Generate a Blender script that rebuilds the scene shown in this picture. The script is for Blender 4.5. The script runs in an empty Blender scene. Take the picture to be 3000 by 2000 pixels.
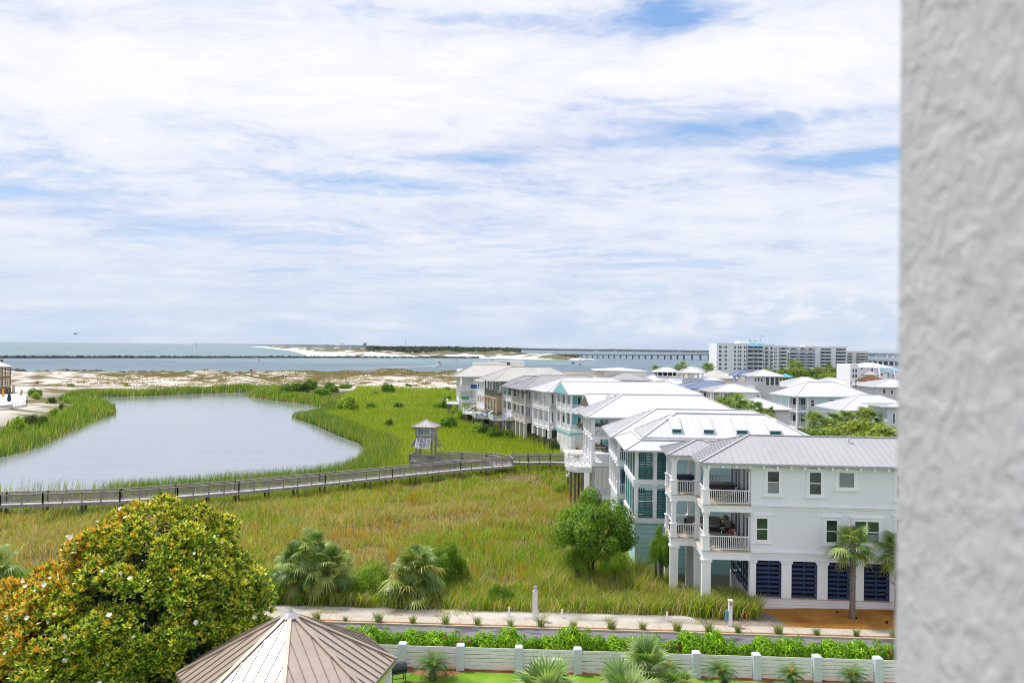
import bpy, bmesh, math, random
import numpy as np
from mathutils import Vector, Matrix, noise as mnoise
R = math.radians
random.seed(7); rng = np.random.default_rng(7)
sc = bpy.context.scene
COL = sc.collection

# ------------------------------------------------------------------ camera
F, HCAM, PITCH, ROLL = 2300.0, 19.0, math.atan(17.7/2300), 0.0128   # focal length in pixels of a 3000 px wide picture
cd = bpy.data.cameras.new('camera'); cam = bpy.data.objects.new('camera', cd); COL.objects.link(cam)
cd.sensor_width = 36; cd.lens = F/3000*36; cd.clip_start = 0.05; cd.clip_end = 60000
CM = Matrix.Rotation(math.pi/2+PITCH, 3, 'X') @ Matrix.Rotation(ROLL, 3, 'Z')
cam.matrix_world = Matrix.Translation((0, 0, HCAM)) @ CM.to_4x4()
cd.dof.use_dof = True; cd.dof.focus_distance = 75; cd.dof.aperture_fstop = 5
sc.camera = cam
sc.cycles.pixel_filter_type = 'BLACKMAN_HARRIS'; sc.cycles.filter_width = 1.05

# ------------------------------------------------------------------ light
SUN_EL, SUN_AZ = 62, 301          # azimuth clockwise from +Y: sun high, ahead and to the left
sl = bpy.data.lights.new('sun', 'SUN'); sl.energy = 2.8; sl.angle = R(6); sl.color = (1.0, 0.955, 0.89)
so = bpy.data.objects.new('sun', sl); COL.objects.link(so)
sd = Vector((math.sin(R(SUN_AZ))*math.cos(R(SUN_EL)), math.cos(R(SUN_AZ))*math.cos(R(SUN_EL)), math.sin(R(SUN_EL))))
so.rotation_euler = sd.to_track_quat('Z', 'Y').to_euler(); so.location = (0, -20, 60)
sc.view_settings.view_transform = 'Standard'; sc.view_settings.look = 'None'
sc.view_settings.exposure = 0.58; sc.view_settings.gamma = 1.0; sc.view_settings.use_curve_mapping = False

def ray(px, py):
    return CM @ Vector(((px-1500)/F, -(py-1000)/F, -1.0))
def P(px, py, h=0.0):
    d = ray(px, py); t = (h-HCAM)/d.z
    return Vector((d.x*t, d.y*t, h))
def Q(px, py, Y):
    d = ray(px, py); t = Y/d.y
    return Vector((d.x*t, Y, HCAM+d.z*t))

# ------------------------------------------------------------------ node helpers
class NT:
    def __init__(s, tree): s.t = tree; s.n = tree.nodes; s.l = tree.links
    def new(s, typ, **kw):
        n = s.n.new(typ)
        for k, v in kw.items():
            if k == 'ins':
                for i, val in v.items():
                    if isinstance(val, tuple) and len(val) == 2 and hasattr(val[0], 'outputs'): s.l.new(val[0].outputs[val[1]], n.inputs[i])
                    elif hasattr(val, 'outputs'): s.l.new(val.outputs[2 if val.bl_idname == 'ShaderNodeMix' else 0], n.inputs[i])
                    else: n.inputs[i].default_value = val
            else: setattr(n, k, v)
        return n
    def m(s, op, a, b=0.0, clamp=False):
        return s.new('ShaderNodeMath', operation=op, use_clamp=clamp, ins={0: a, 1: b})
    def vm(s, op, a, b=(0, 0, 0)):
        return s.new('ShaderNodeVectorMath', operation=op, ins={0: a, 1: b})
    def noise(s, vec, scale, detail=4, rough=.55, dist=0.0):
        return s.new('ShaderNodeTexNoise', ins={'Vector': vec, 'Scale': scale, 'Detail': detail, 'Roughness': rough, 'Distortion': dist})
    def ramp(s, fac, stops, interp='LINEAR'):
        n = s.new('ShaderNodeValToRGB', ins={0: fac}); n.color_ramp.interpolation = interp
        e = n.color_ramp.elements
        while len(e) < len(stops): e.new(0.5)
        for k, (p, c) in enumerate(stops):
            e[k].position = p; e[k].color = (c, c, c, 1) if isinstance(c, (int, float)) else (*c, 1)
        return n
    def mix(s, fac, a, b, mode='MIX'):
        n = s.new('ShaderNodeMix', data_type='RGBA', blend_type=mode)
        for i, v in ((0, fac), (6, a), (7, b)):
            if isinstance(v, tuple) and len(v) == 3: n.inputs[i].default_value = (*v, 1)
            elif isinstance(v, (int, float)): n.inputs[i].default_value = v
            elif isinstance(v, tuple): s.l.new(v[0].outputs[v[1]], n.inputs[i])
            else: s.l.new(v.outputs[2] if v.bl_idname == 'ShaderNodeMix' else v.outputs[0], n.inputs[i])
        return n
def OUT(n): return (n, 2) if n.bl_idname == 'ShaderNodeMix' else (n, 0)

MATS = {}
def newmat(name):
    m = bpy.data.materials.new(name); m.use_nodes = True; m.node_tree.nodes.clear(); MATS[name] = m
    return m, NT(m.node_tree)
def finish(t, col, rough=.5, bump=None, bstr=.2, bdist=.02, metal=0.0, spec=.5, extra=None):
    ins = {'Roughness': rough, 'Metallic': metal, 'Specular IOR Level': spec}
    b = t.new('ShaderNodeBsdfPrincipled', ins={k: v for k, v in ins.items()})
    if isinstance(col, tuple) and len(col) == 3: b.inputs['Base Color'].default_value = (*col, 1)
    else:
        c = OUT(col) if not isinstance(col, tuple) else col
        t.l.new(c[0].outputs[c[1]], b.inputs['Base Color'])
    if bump is not None:
        bn = t.new('ShaderNodeBump', ins={'Strength': bstr, 'Distance': bdist, 'Height': bump})
        t.l.new(bn.outputs[0], b.inputs['Normal'])
    if extra:
        for k, v in extra.items(): b.inputs[k].default_value = v
    o = t.new('ShaderNodeOutputMaterial'); t.l.new(b.outputs[0], o.inputs[0])
    return b

def paint(name, c, rough=.5, var=.06, scale=.6, dirt=.0, metal=0.0, spec=.4, fine=20.0):
    if name in MATS: return MATS[name]
    m, t = newmat(name)
    g = t.new('ShaderNodeNewGeometry')
    n1 = t.noise(g, scale, 5)
    n2 = t.noise(g, fine, 3)
    f = t.m('ADD', t.m('MULTIPLY', n1, .7), t.m('MULTIPLY', n2, .3))
    lo = tuple(max(0, x*(1-var*2)) for x in c); hi = tuple(min(1, x*(1+var)) for x in c)
    col = t.ramp(f, [(.35, lo), (.65, hi)])
    if dirt > 0:
        st = t.new('ShaderNodeVectorMath', operation='MULTIPLY', ins={0: g, 1: (3.0, 3.0, .35)})
        n3 = t.noise(st, 1.0, 5)
        dm = t.m('MULTIPLY', t.ramp(n3, [(.5, 0.0), (.75, 1.0)]), dirt)
        col = t.mix(dm, col, tuple(x*.55 for x in c))
    finish(t, col, rough, n2, .08, .01, metal, spec)
    return m

# position is output 0 of New Geometry
def siding(name, c, pitch=.2, var=.04):
    if name in MATS: return MATS[name]
    m, t = newmat(name); g = t.new('ShaderNodeNewGeometry')
    sx = t.new('ShaderNodeSeparateXYZ', ins={0: g})
    fr = t.m('FRACT', t.m('MULTIPLY', (sx, 2), 1/pitch))
    line = t.ramp(fr, [(0, 0.0), (.05, .0), (.12, 1.0)])
    n1 = t.noise(g, .8, 5)
    lo = tuple(x*(1-var*2) for x in c); hi = tuple(min(1, x*(1+var)) for x in c)
    col = t.ramp(n1, [(.3, lo), (.7, hi)])
    col2 = t.mix(line, tuple(x*.62 for x in c), col)
    finish(t, col2, .5, t.m('ADD', t.m('MULTIPLY', fr, -1.0), line), .5, .03)
    return m

# ------------------------------------------------------------------ world: daylight sky behind a broken sheet of high cloud
w = bpy.data.worlds.new('World'); sc.world = w; w.use_nodes = True; w.node_tree.nodes.clear()
t = NT(w.node_tree)
tc = t.new('ShaderNodeTexCoord')
sky = t.new('ShaderNodeTexSky', sky_type='NISHITA', sun_disc=False, sun_elevation=R(SUN_EL), sun_rotation=R(SUN_AZ), altitude=0, air_density=1.0, dust_density=.6, ozone_density=2.0)
vec = (tc, 0)
sx = t.new('ShaderNodeSeparateXYZ', ins={0: vec})
zc = t.m('MAXIMUM', (sx, 2), 0.0)
den = t.m('ADD', zc, .10)
u = t.m('DIVIDE', (sx, 0), den); v = t.m('DIVIDE', (sx, 1), den)
uv = t.new('ShaderNodeCombineXYZ', ins={0: u, 1: v, 2: 0.3})
warp = t.noise(uv, .55, 3)
uvw = t.vm('ADD', uv, t.vm('MULTIPLY', (warp, 1), (1.1, .8, 0)))
big = t.noise(uvw, .5, 6, .58)
med = t.noise(t.vm('MULTIPLY', uvw, (1.3, 2.0, 1)), 1.3, 9, .62, .3)
fin = t.noise(t.vm('MULTIPLY', uvw, (1, 1.6, 1)), 5.0, 8, .6)
cell = t.noise(t.vm('MULTIPLY', uvw, (1, 1.3, 1)), 9.0, 7, .68, .5)
cov = t.m('ADD', t.m('ADD', t.m('ADD', t.m('MULTIPLY', big, .46), t.m('MULTIPLY', med, .38)), t.m('MULTIPLY', fin, .13)), t.m('MULTIPLY', cell, .09))
# thinner places in the sheet (world directions), and a thicker bank high on the left
def blob(cx, cz, rx, rz, amt):
    c = Vector((cx, 1, cz)).normalized()
    d = t.vm('SUBTRACT', vec, tuple(c))
    d = t.vm('MULTIPLY', (d, 0), (1/rx, .6, 1/rz))
    ln = t.new('ShaderNodeVectorMath', operation='LENGTH', ins={0: d})
    return t.m('MULTIPLY', t.ramp((ln, 1), [(0, 1.0), (1, 0.0)], 'EASE'), amt)
cor = None
for b in [(-.20, .205, .22, .022, -.115), (.33, .29, .20, .035, -.10), (.20, .43, .26, .05, -.13), (-.64, .19, .10, .016, -.11),
          (.46, .25, .16, .02, -.12), (-.10, .42, .16, .03, -.08), (-.02, .24, .16, .012, -.08), (.10, .26, .10, .014, -.07),
          (-.45, .36, .5, .10, .07), (.30, .37, .4, .045, .06), (-.5, .125, .3, .012, -.03), (.1, .105, .3, .01, -.04),
          (-.1, .30, .4, .05, .03), (.3, .17, .5, .05, .04)]:
    x = blob(*b); cor = x if cor is None else t.m('ADD', cor, x)
cov = t.m('ADD', t.m('ADD', cov, t.m('MULTIPLY', cor, 1.1)), -.002)
mask = t.ramp(cov, [(.385, 0.0), (.445, .5), (.51, .93), (.60, 1.0)], 'EASE')
shade = t.noise(t.vm('ADD', t.vm('MULTIPLY', uvw, (1.0, 1.9, 1)), (7.3, 2.1, 0)), 1.5, 10, .66, .4)
ccol = t.ramp(t.m('ADD', t.m('ADD', t.m('MULTIPLY', shade, .82), t.m('MULTIPLY', cell, .18)), t.m('MULTIPLY', t.m('SUBTRACT', cov, .5), .9)), [(.33, (.62, .685, .87)), (.45, (.79, .825, .95)), (.55, (.91, .925, .985)), (.68, (.985, .985, .995))])
bluef = t.m('SUBTRACT', 1.0, mask)
tint = t.mix(t.m('MULTIPLY', zc, 2.2, True), (.37, .60, .94), (.27, .49, .90))
skyc = t.vm('MULTIPLY', sky, (.13, .13, .13))
bl = t.mix(.72, skyc, tint)
cl = t.mix((mask, 0), bl, ccol)
# the sheet thins into pale bluish air towards the horizon, with low cumulus heads on the right
hz = t.ramp(zc, [(0, 1.0), (.04, .85), (.12, .35), (.30, 0.0)])
hn = t.noise(t.vm('MULTIPLY', vec, (5, 5, 34)), 1.6, 6, .55)
hcol = t.ramp(hn, [(.35, (.565, .69, .86)), (.52, (.64, .74, .88)), (.66, (.76, .82, .92))])
c2 = t.mix((hz, 0), cl, hcol)
cum = t.noise(t.vm('MULTIPLY', vec, (13, 13, 30)), 1.5, 7, .6)
band = t.ramp((sx, 2), [(.012, 0.0), (.035, 1.0), (.07, .7), (.105, 0.0)])
side = t.ramp((sx, 0), [(.25, 0.0), (.62, 1.0)])
side = t.ramp(t.m('ADD', t.m('MULTIPLY', (sx, 0), .5), .5), [(.45, .1), (.62, .75), (.75, 1.0)])
cm = t.m('MULTIPLY', t.m('MULTIPLY', t.ramp(cum, [(.5, 0.0), (.60, .9)]), band), side)
c3 = t.mix(cm, c2, (.90, .92, .965))
# below the horizon: dull ground colour
gnd = t.ramp((sx, 2), [(.49, 1.0), (.5, 0.0)])
bg = t.new('ShaderNodeBackground', ins={'Strength': .1})
c4 = t.vm('MULTIPLY', OUT(c3), (6.72, 6.72, 6.82))
t.l.new(c4.outputs[0], bg.inputs[0])
wo = t.new('ShaderNodeOutputWorld'); t.l.new(bg.outputs[0], wo.inputs[0])

# ------------------------------------------------------------------ object helpers
def tag(o, label=None, cat=None, group=None, kind=None):
    if label: o['label'] = label
    if cat: o['category'] = cat
    if group: o['group'] = group
    if kind: o['kind'] = kind
    return o
def empty(name, loc, rz=0.0):
    o = bpy.data.objects.new(name, None); COL.objects.link(o); o.location = loc; o.rotation_euler = (0, 0, rz)
    o.empty_display_size = .3
    return o
def link(name, me, mat, parent=None):
    o = bpy.data.objects.new(name, me); COL.objects.link(o)
    if mat is not None and not me.materials:
        for mm in (mat if isinstance(mat, (list, tuple)) else [mat]): me.materials.append(mm)
    if parent is not None: o.parent = parent
    return o
def copy_tree(o, parent=None):
    c = o.copy(); COL.objects.link(c)
    if parent is not None: c.parent = parent
    for ch in KIDS.get(o.name, []): 
        copy_tree(ch, c)
    return c
KIDS = {}
def reg(o):   # remember a prototype's children so that copies need no lookup in the half-built scene
    KIDS[o.name] = list(o.children)
    for c in o.children: reg(c)
    return o

class MB:
    def __init__(s): s.v = []; s.f = []; s.mi = []; s.cur = 0
    def face(s, pts):
        b = len(s.v); s.v += [tuple(p) for p in pts]; s.f.append(tuple(range(b, b+len(pts)))); s.mi.append(s.cur)
    def box(s, x0, x1, y0, y1, z0, z1):
        b = len(s.v)
        s.v += [(x0, y0, z0), (x1, y0, z0), (x1, y1, z0), (x0, y1, z0), (x0, y0, z1), (x1, y0, z1), (x1, y1, z1), (x0, y1, z1)]
        for q in ((0, 3, 2, 1), (4, 5, 6, 7), (0, 1, 5, 4), (1, 2, 6, 5), (2, 3, 7, 6), (3, 0, 4, 7)):
            s.f.append(tuple(b+i for i in q)); s.mi.append(s.cur)
    def bar(s, a, b_, w, h, up=(0, 0, 1)):
        a = Vector(a); b_ = Vector(b_); d = (b_-a)
        if d.length < 1e-6: return
        d.normalize(); up = Vector(up)
        sd_ = d.cross(up)
        if sd_.length < 1e-4: sd_ = d.cross(Vector((1, 0, 0)))
        sd_.normalize(); u_ = sd_.cross(d).normalized()
        sd_ *= w/2; u_ *= h/2; n = len(s.v)
        for p in (a, b_):
            for q in (-sd_-u_, sd_-u_, sd_+u_, -sd_+u_): s.v.append(tuple(p+q))
        for q in ((0, 1, 2, 3), (7, 6, 5, 4), (0, 4, 5, 1), (1, 5, 6, 2), (2, 6, 7, 3), (3, 7, 4, 0)):
            s.f.append(tuple(n+i for i in q)); s.mi.append(s.cur)
    def tube(s, pts, rad, n=8, cap=True):
        pts = [Vector(p) for p in pts]; base = len(s.v)
        if not isinstance(rad, (list, tuple)): rad = [rad]*len(pts)
        for i, p in enumerate(pts):
            d = (pts[min(i+1, len(pts)-1)]-pts[max(i-1, 0)]).normalized()
            a = d.cross(Vector((0, 0, 1)));
            if a.length < 1e-3: a = Vector((1, 0, 0))
            a.normalize(); b = d.cross(a)
            for k in range(n):
                an = 2*math.pi*k/n
                s.v.append(tuple(p+(a*math.cos(an)+b*math.sin(an))*rad[i]))
        for i in range(len(pts)-1):
            for k in range(n):
                s.f.append((base+i*n+k, base+i*n+(k+1) % n, base+(i+1)*n+(k+1) % n, base+(i+1)*n+k)); s.mi.append(s.cur)
        if cap:
            s.f.append(tuple(base+k for k in range(n))[::-1]); s.mi.append(s.cur)
            s.f.append(tuple(base+(len(pts)-1)*n+k for k in range(n))); s.mi.append(s.cur)
    def prism(s, poly, z0, z1):
        n = len(poly); b = len(s.v)
        s.v += [(p[0], p[1], z0) for p in poly]+[(p[0], p[1], z1) for p in poly]
        s.f.append(tuple(b+i for i in range(n))[::-1]); s.f.append(tuple(b+n+i for i in range(n))); s.mi += [s.cur]*2
        for i in range(n):
            s.f.append((b+i, b+(i+1) % n, b+n+(i+1) % n, b+n+i)); s.mi.append(s.cur)
    def build(s, name, mat, parent=None, smooth=False):
        me = bpy.data.meshes.new(name); me.from_pydata(s.v, [], s.f)
        if isinstance(mat, (list, tuple)):
            for mm in mat: me.materials.append(mm)
            me.polygons.foreach_set('material_index', s.mi)
        if smooth: me.polygons.foreach_set('use_smooth', [True]*len(s.f))
        me.update()
        return link(name, me, mat, parent)

def np_mesh(name, verts, faces, nper, mat, cols=None, parent=None, smooth=False):
    """verts (N,3), faces (M,nper) int, cols (N,3) linear colour attribute 'tint'"""
    me = bpy.data.meshes.new(name); N = len(verts); M = len(faces)
    me.vertices.add(N); me.vertices.foreach_set('co', np.ascontiguousarray(verts, dtype=np.float32).ravel())
    me.loops.add(M*nper); me.loops.foreach_set('vertex_index', np.ascontiguousarray(faces, dtype=np.int32).ravel())
    me.polygons.add(M); me.polygons.foreach_set('loop_start', np.arange(0, M*nper, nper, dtype=np.int32))
    if smooth: me.polygons.foreach_set('use_smooth', np.ones(M, dtype=bool))
    if cols is not None:
        a = me.color_attributes.new('tint', 'FLOAT_COLOR', 'POINT')
        c4 = np.ones((N, 4), dtype=np.float32); c4[:, :3] = cols
        a.data.foreach_set('color', c4.ravel())
    me.update(calc_edges=True)
    return link(name, me, mat, parent)

_grids = {}
def vnoise(x, y, scale, seed=0):
    """smooth value noise in 0..1"""
    if seed not in _grids: _grids[seed] = np.random.default_rng(1000+seed).random((257, 257))
    G = _grids[seed]; X = np.asarray(x)/scale; Y = np.asarray(y)/scale
    xi = np.floor(X).astype(int); yi = np.floor(Y).astype(int); fx = X-xi; fy = Y-yi
    fx = fx*fx*(3-2*fx); fy = fy*fy*(3-2*fy)
    a = G[xi % 256, yi % 256]; b = G[(xi+1) % 256, yi % 256]; c = G[xi % 256, (yi+1) % 256]; d = G[(xi+1) % 256, (yi+1) % 256]
    return (a*(1-fx)+b*fx)*(1-fy)+(c*(1-fx)+d*fx)*fy
def fbm(x, y, scale, seed=0, oct=4):
    s = 0; a = 1; tot = 0
    for k in range(oct):
        s = s+a*vnoise(x, y, scale/2**k, seed+k*7); tot += a; a *= .5
    return s/tot
def sstep(a, b, x):
    q = np.clip((x-a)/(b-a), 0, 1); return q*q*(3-2*q)

def poly_sd(px, py, poly):
    """signed distance, negative inside"""
    px = np.asarray(px, float); py = np.asarray(py, float)
    d = np.full(px.shape, 1e9); inside = np.zeros(px.shape, bool); n = len(poly)
    for i in range(n):
        ax, ay = poly[i]; bx, by = poly[(i+1) % n]
        ex, ey = bx-ax, by-ay; wx, wy = px-ax, py-ay
        q = np.clip((wx*ex+wy*ey)/(ex*ex+ey*ey+1e-12), 0, 1)
        d = np.minimum(d, (wx-q*ex)**2+(wy-q*ey)**2)
        c = ((ay > py) != (by > py)) & (px < (bx-ax)*(py-ay)/(by-ay+1e-12)+ax)
        inside ^= c
    d = np.sqrt(d); return np.where(inside, -d, d)

WL = -1.2            # water level
def PP(px, py, h=WL):
    p = P(px, py, h); return (p.x, p.y)
LAG = [PP(*q) for q in [(-420, 1458), (0, 1448), (300, 1445), (620, 1425), (800, 1411), (930, 1399), (1000, 1384), (1048, 1355), (1074, 1320), (1050, 1298),
    (994, 1278), (924, 1246), (885, 1232), (862, 1226), (868, 1217), (900, 1213), (940, 1204), (944, 1194), (900, 1183), (854, 1178), (787, 1170), (735, 1161), (728, 1155),
    (760, 1149), (700, 1148), (560, 1153), (420, 1159), (290, 1163), (262, 1170), (300, 1178), (328, 1192), (330, 1216), (281, 1231), (235, 1252), (196, 1269), (109, 1311), (50, 1328), (-60, 1352), (-420, 1420)]]
def strip_y(x): return 57.0-.048*(x+9.4)      # front edge of the tall grass, beyond the pavement
def row_x(y):                                  # west edge of the dry house lots
    return np.interp(y, [50, 58, 66, 100, 135, 150, 170, 200, 240, 300, 400], [14, 13, 11, 10, 10, 7, 2, -6, -16, -22, -30])
SHORE_Y = 455.0
def height(x, y):
    x = np.asarray(x, float); y = np.asarray(y, float)
    sd_ = poly_sd(x, y, LAG)
    marsh = -.75+.25*fbm(x, y, 14, 3)
    h = np.where(y < strip_y(x)+.2, 0.0, 0)
    k = sstep(strip_y(x)-.3, strip_y(x)+3.5, y)
    east = sstep(0, 6, x-row_x(y))
    base = marsh*(1-east)+(-.45+.5*sstep(60, 200, y))*east
    h = base*k
    # dunes between lagoon and channel
    dn = sstep(325, 372, y+22*(fbm(x, y, 60, 11)-.5))*(1-sstep(SHORE_Y-26, SHORE_Y+12, y+16*(fbm(x, y, 70, 12)-.5)-0*x))
    ridge = np.abs(fbm(x, y, 44, 21, 5)-.5)*2
    hills = 1.2+8.5*fbm(x, y*1.4, 32, 5, 6)**1.8+2.2*ridge*fbm(x, y, 12, 6)
    crest = np.exp(-((y-418-10*(fbm(x, y, 80, 31)-.5))/16)**2)*(2.1+1.5*fbm(x, x*0, 55, 33))*sstep(-175, -70, x)
    h = h+dn*(hills*.72+.2)+crest*sstep(340, 380, y)*(1-sstep(SHORE_Y-16, SHORE_Y+10, y))
    # sandy rise on the west bank
    wb = sstep(6, 26, sd_)*sstep(-50, -75, x+.12*y)*sstep(100, 130, y)*(1-sstep(300, 345, y))
    h = h+wb*(1.2+1.2*fbm(x, y, 18, 8))
    # basin of the lagoon and of the channel
    h = np.where(sd_ < 3, np.minimum(h, WL+.12*np.maximum(sd_, 0)+np.minimum(sd_, 0)*.18), h)
    h = np.where(sd_ < 3, np.maximum(h, -3.2), h)
    off = sstep(SHORE_Y-6, SHORE_Y+22, y+10*(fbm(x, y, 60, 13)-.5))
    h = h*(1-off)+(-4.0)*off
    return h
# ================================================================== ground, water, far shore
def tint_mat(name, rough=.9, spec=.15, bump=.3, scale=3.0, dark=.35):
    m, t = newmat(name)
    a = t.new('ShaderNodeAttribute', attribute_name='tint'); g = t.new('ShaderNodeNewGeometry')
    n = t.noise(g, scale, 6, .65); n2 = t.noise(g, scale*7, 3)
    f = t.m('ADD', t.m('MULTIPLY', n, .6), t.m('MULTIPLY', n2, .4))
    col = t.mix(t.ramp(f, [(.38, dark), (.62, 0.0)]), (a, 0), t.vm('MULTIPLY', (a, 0), (.45, .42, .36)))
    finish(t, col, rough, f, bump, .1, 0, spec)
    return m
M_terrain = tint_mat('terrain')

def grid_sheet(name, xs, ys, hfun, cfun, mat):
    X, Y = np.meshgrid(xs, ys); Z = hfun(X, Y); V = np.stack([X.ravel(), Y.ravel(), Z.ravel()], 1)
    nx = len(xs); ny = len(ys); i = np.arange(nx-1); j = np.arange(ny-1); I, J = np.meshgrid(i, j); b = (J*nx+I).ravel()
    Fc = np.stack([b, b+1, b+1+nx, b+nx], 1)
    C = cfun(X.ravel(), Y.ravel(), Z.ravel())
    return np_mesh(name, V, Fc, 4, mat, C, None, True)

SAND = np.array([.66, .615, .56]); SANDG = np.array([.40, .35, .29]); SOIL = np.array([.105, .085, .045]); GREEN = np.array([.10, .135, .03])
DUNEV = np.array([.155, .125, .06]); LAWN = np.array([.13, .27, .018])
def terr_col(x, y, z):
    n = fbm(x, y, 7, 41, 5)[:, None]; n2 = fbm(x, y, 2.5, 43, 4)[:, None]
    c = SOIL*(1-n)+GREEN*n
    d = sstep(326, 345, y+16*(fbm(x, y, 60, 11)-.5))[:, None]
    vg = sstep(.445, .505, .50*fbm(x, y*2.0, 24, 51, 6)+.50*fbm(x, y*2.2, 5.5, 52, 4)+.10*sstep(390, 420, y)-.05*sstep(-60, -120, x))[:, None]
    dune = (SAND*(1-.25*n2)+SANDG*.25*n2)*(1-vg)+(DUNEV*(.75+.6*n2))*vg
    c = c*(1-d)+dune*d
    sd_ = poly_sd(x, y, LAG)
    wb = (sstep(6, 24, sd_)*sstep(-50, -75, x+.12*y)*sstep(90, 110, y)*(1-d[:, 0]))[:, None]
    v2 = sstep(.46, .6, fbm(x, y, 9, 61, 5))[:, None]
    c = c*(1-wb)+wb*(SAND*.9*(1-v2)+(DUNEV*1.1)*v2)
    e = (sstep(0, 8, x-row_x(y))*sstep(58, 62, y))[:, None]
    c = c*(1-e)+e*(SANDG*1.0*(1-n*.6)+GREEN*.5*n)
    yard = (y < strip_y(x)+.4)[:, None]
    sand = SAND*.86*(1-.45*sstep(.42, .6, fbm(x, y, 1.6, 71, 5))[:, None])
    sand = sand*(1-sstep(.5, .68, fbm(x, y, 3.0, 73, 4))[:, None]*.7)
    c = np.where(yard, sand, c)
    wet = sstep(WL+.9, WL+.1, z)[:, None]
    c = c*(1-.6*wet*(y < 330)[:, None])
    return c
xs = np.concatenate([np.arange(-420, -210, 3.5), np.arange(-210, 60, 1.0), np.arange(60, 420, 4.0)])
ys = np.concatenate([np.arange(-40, 40, 5.0), np.arange(40, 130, .9), np.arange(130, 330, 1.5), np.arange(330, 490, .95)])
gr = grid_sheet('ground', xs, ys, height, terr_col, M_terrain); tag(gr, kind='structure')

# --- lawn, road, kerb, pavement, mulch (thin sheets, each a little above the one below)
def y_fence(x): return 46.62-.047*(x+6.2)
def y_curb(x): return 53.62-.048*(x+9.4)
def y_pf(x): return 54.25-.048*(x+9.4)
def y_pb(x): return 55.45-.048*(x+9.4)
m, t = newmat('lawn'); g = t.new('ShaderNodeNewGeometry')
n1 = t.noise(g, .7, 5); n2 = t.noise(t.vm('MULTIPLY', g, (9, 30, 1)), 3.0, 4)
col = t.ramp(t.m('ADD', t.m('MULTIPLY', n1, .5), t.m('MULTIPLY', n2, .5)), [(.36, (.08, .18, .015)), (.5, (.15, .28, .02)), (.64, (.25, .38, .04))])
finish(t, col, .8, n2, .5, .03, 0, .1); M_lawn = m
def sheet(name, pts, z, mat, thick=None):
    b = MB()
    if thick: b.prism(pts, z-thick, z)
    else: b.face([(p[0], p[1], z) for p in pts])
    o = b.build(name, mat); tag(o, kind='structure'); return o
def band(f0, f1, x0=-60, x1=60, n=1): return [(x0, f0(x0)), (x1, f0(x1)), (x1, f1(x1)), (x0, f1(x0))]
sheet('lawn', band(lambda x: 8, lambda x: y_fence(x)-.05), .004, M_lawn)
m, t = newmat('asphalt'); g = t.new('ShaderNodeNewGeometry'); n1 = t.noise(g, .5, 5); n2 = t.noise(g, 40, 3)
pud = t.noise(t.vm('MULTIPLY', g, (1, 2.2, 1)), .45, 3)
col = t.ramp(t.m('ADD', t.m('MULTIPLY', n1, .7), t.m('MULTIPLY', n2, .3)), [(.35, (.13, .125, .14)), (.65, (.21, .205, .225))])
pm = t.ramp(pud, [(.53, 0.0), (.57, 1.0)])
b_ = finish(t, t.mix(pm, col, (.08, .08, .095)), .85, n2, .15, .01, 0, .4)
rr = t.m('SUBTRACT', .85, t.m('MULTIPLY', pm, .5)); t.l.new(rr.outputs[0], b_.inputs['Roughness']); M_asph = m
sheet('road', band(lambda x: y_fence(x)+3.0, y_curb), .006, M_asph)
M_conc = paint('kerb_concrete', (.50, .43, .33), .85, .1, 1.5, .3)
m, t = newmat('pavement'); g = t.new('ShaderNodeNewGeometry'); n1 = t.noise(g, 1.1, 6); n2 = t.noise(g, 60, 3)
col = t.ramp(t.m('ADD', t.m('MULTIPLY', n1, .7), t.m('MULTIPLY', n2, .3)), [(.35, (.40, .355, .285)), (.65, (.52, .47, .385))])
finish(t, col, .85, n2, .1, .01, 0, .2); M_pave = m
b = MB()
for k in range(-22, 24):
    x0 = k*1.52-.3; x1 = x0+1.50
    b.face([(x0, y_pf(x0), .06), (x1, y_pf(x1), .06), (x1, y_pb(x1), .06), (x0, y_pb(x0), .06)])
    b.face([(x0, y_pf(x0), .06), (x0, y_pf(x0), -.1), (x1, y_pf(x1), -.1), (x1, y_pf(x1), .06)])
o = b.build('sidewalk', M_pave); tag(o, kind='structure')
sheet('sidewalk_joints', band(y_pf, y_pb, -34, 36), .045, paint('joint_dirt', (.17, .14, .11), .9))
sheet('kerb', band(y_curb, lambda x: y_curb(x)+.16), .13, M_conc, .3)
m, t = newmat('mulch'); g = t.new('ShaderNodeNewGeometry'); n1 = t.noise(t.vm('MULTIPLY', g, (5, 22, 5)), 1.6, 6, .7); n2 = t.noise(g, .6, 4)
col = t.ramp(t.m('ADD', t.m('MULTIPLY', n1, .7), t.m('MULTIPLY', n2, .3)), [(.36, (.20, .085, .025)), (.5, (.46, .20, .04)), (.62, (.62, .32, .08))])
finish(t, col, .9, n1, 1.0, .08, 0, .1); M_mulch = m
m, t = newmat('mulch_brown'); g = t.new('ShaderNodeNewGeometry'); n1 = t.noise(t.vm('MULTIPLY', g, (5, 22, 5)), 1.6, 6, .7); n2 = t.noise(g, .9, 4)
col = t.ramp(t.m('ADD', t.m('MULTIPLY', n1, .6), t.m('MULTIPLY', n2, .4)), [(.36, (.13, .055, .03)), (.5, (.32, .15, .07)), (.62, (.46, .26, .14))])
finish(t, col, .9, n1, 1.0, .06, 0, .1); M_mulchb = m
sheet('mulch_strip', band(lambda x: y_curb(x)+.16, y_pf), .05, M_mulchb)
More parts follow.
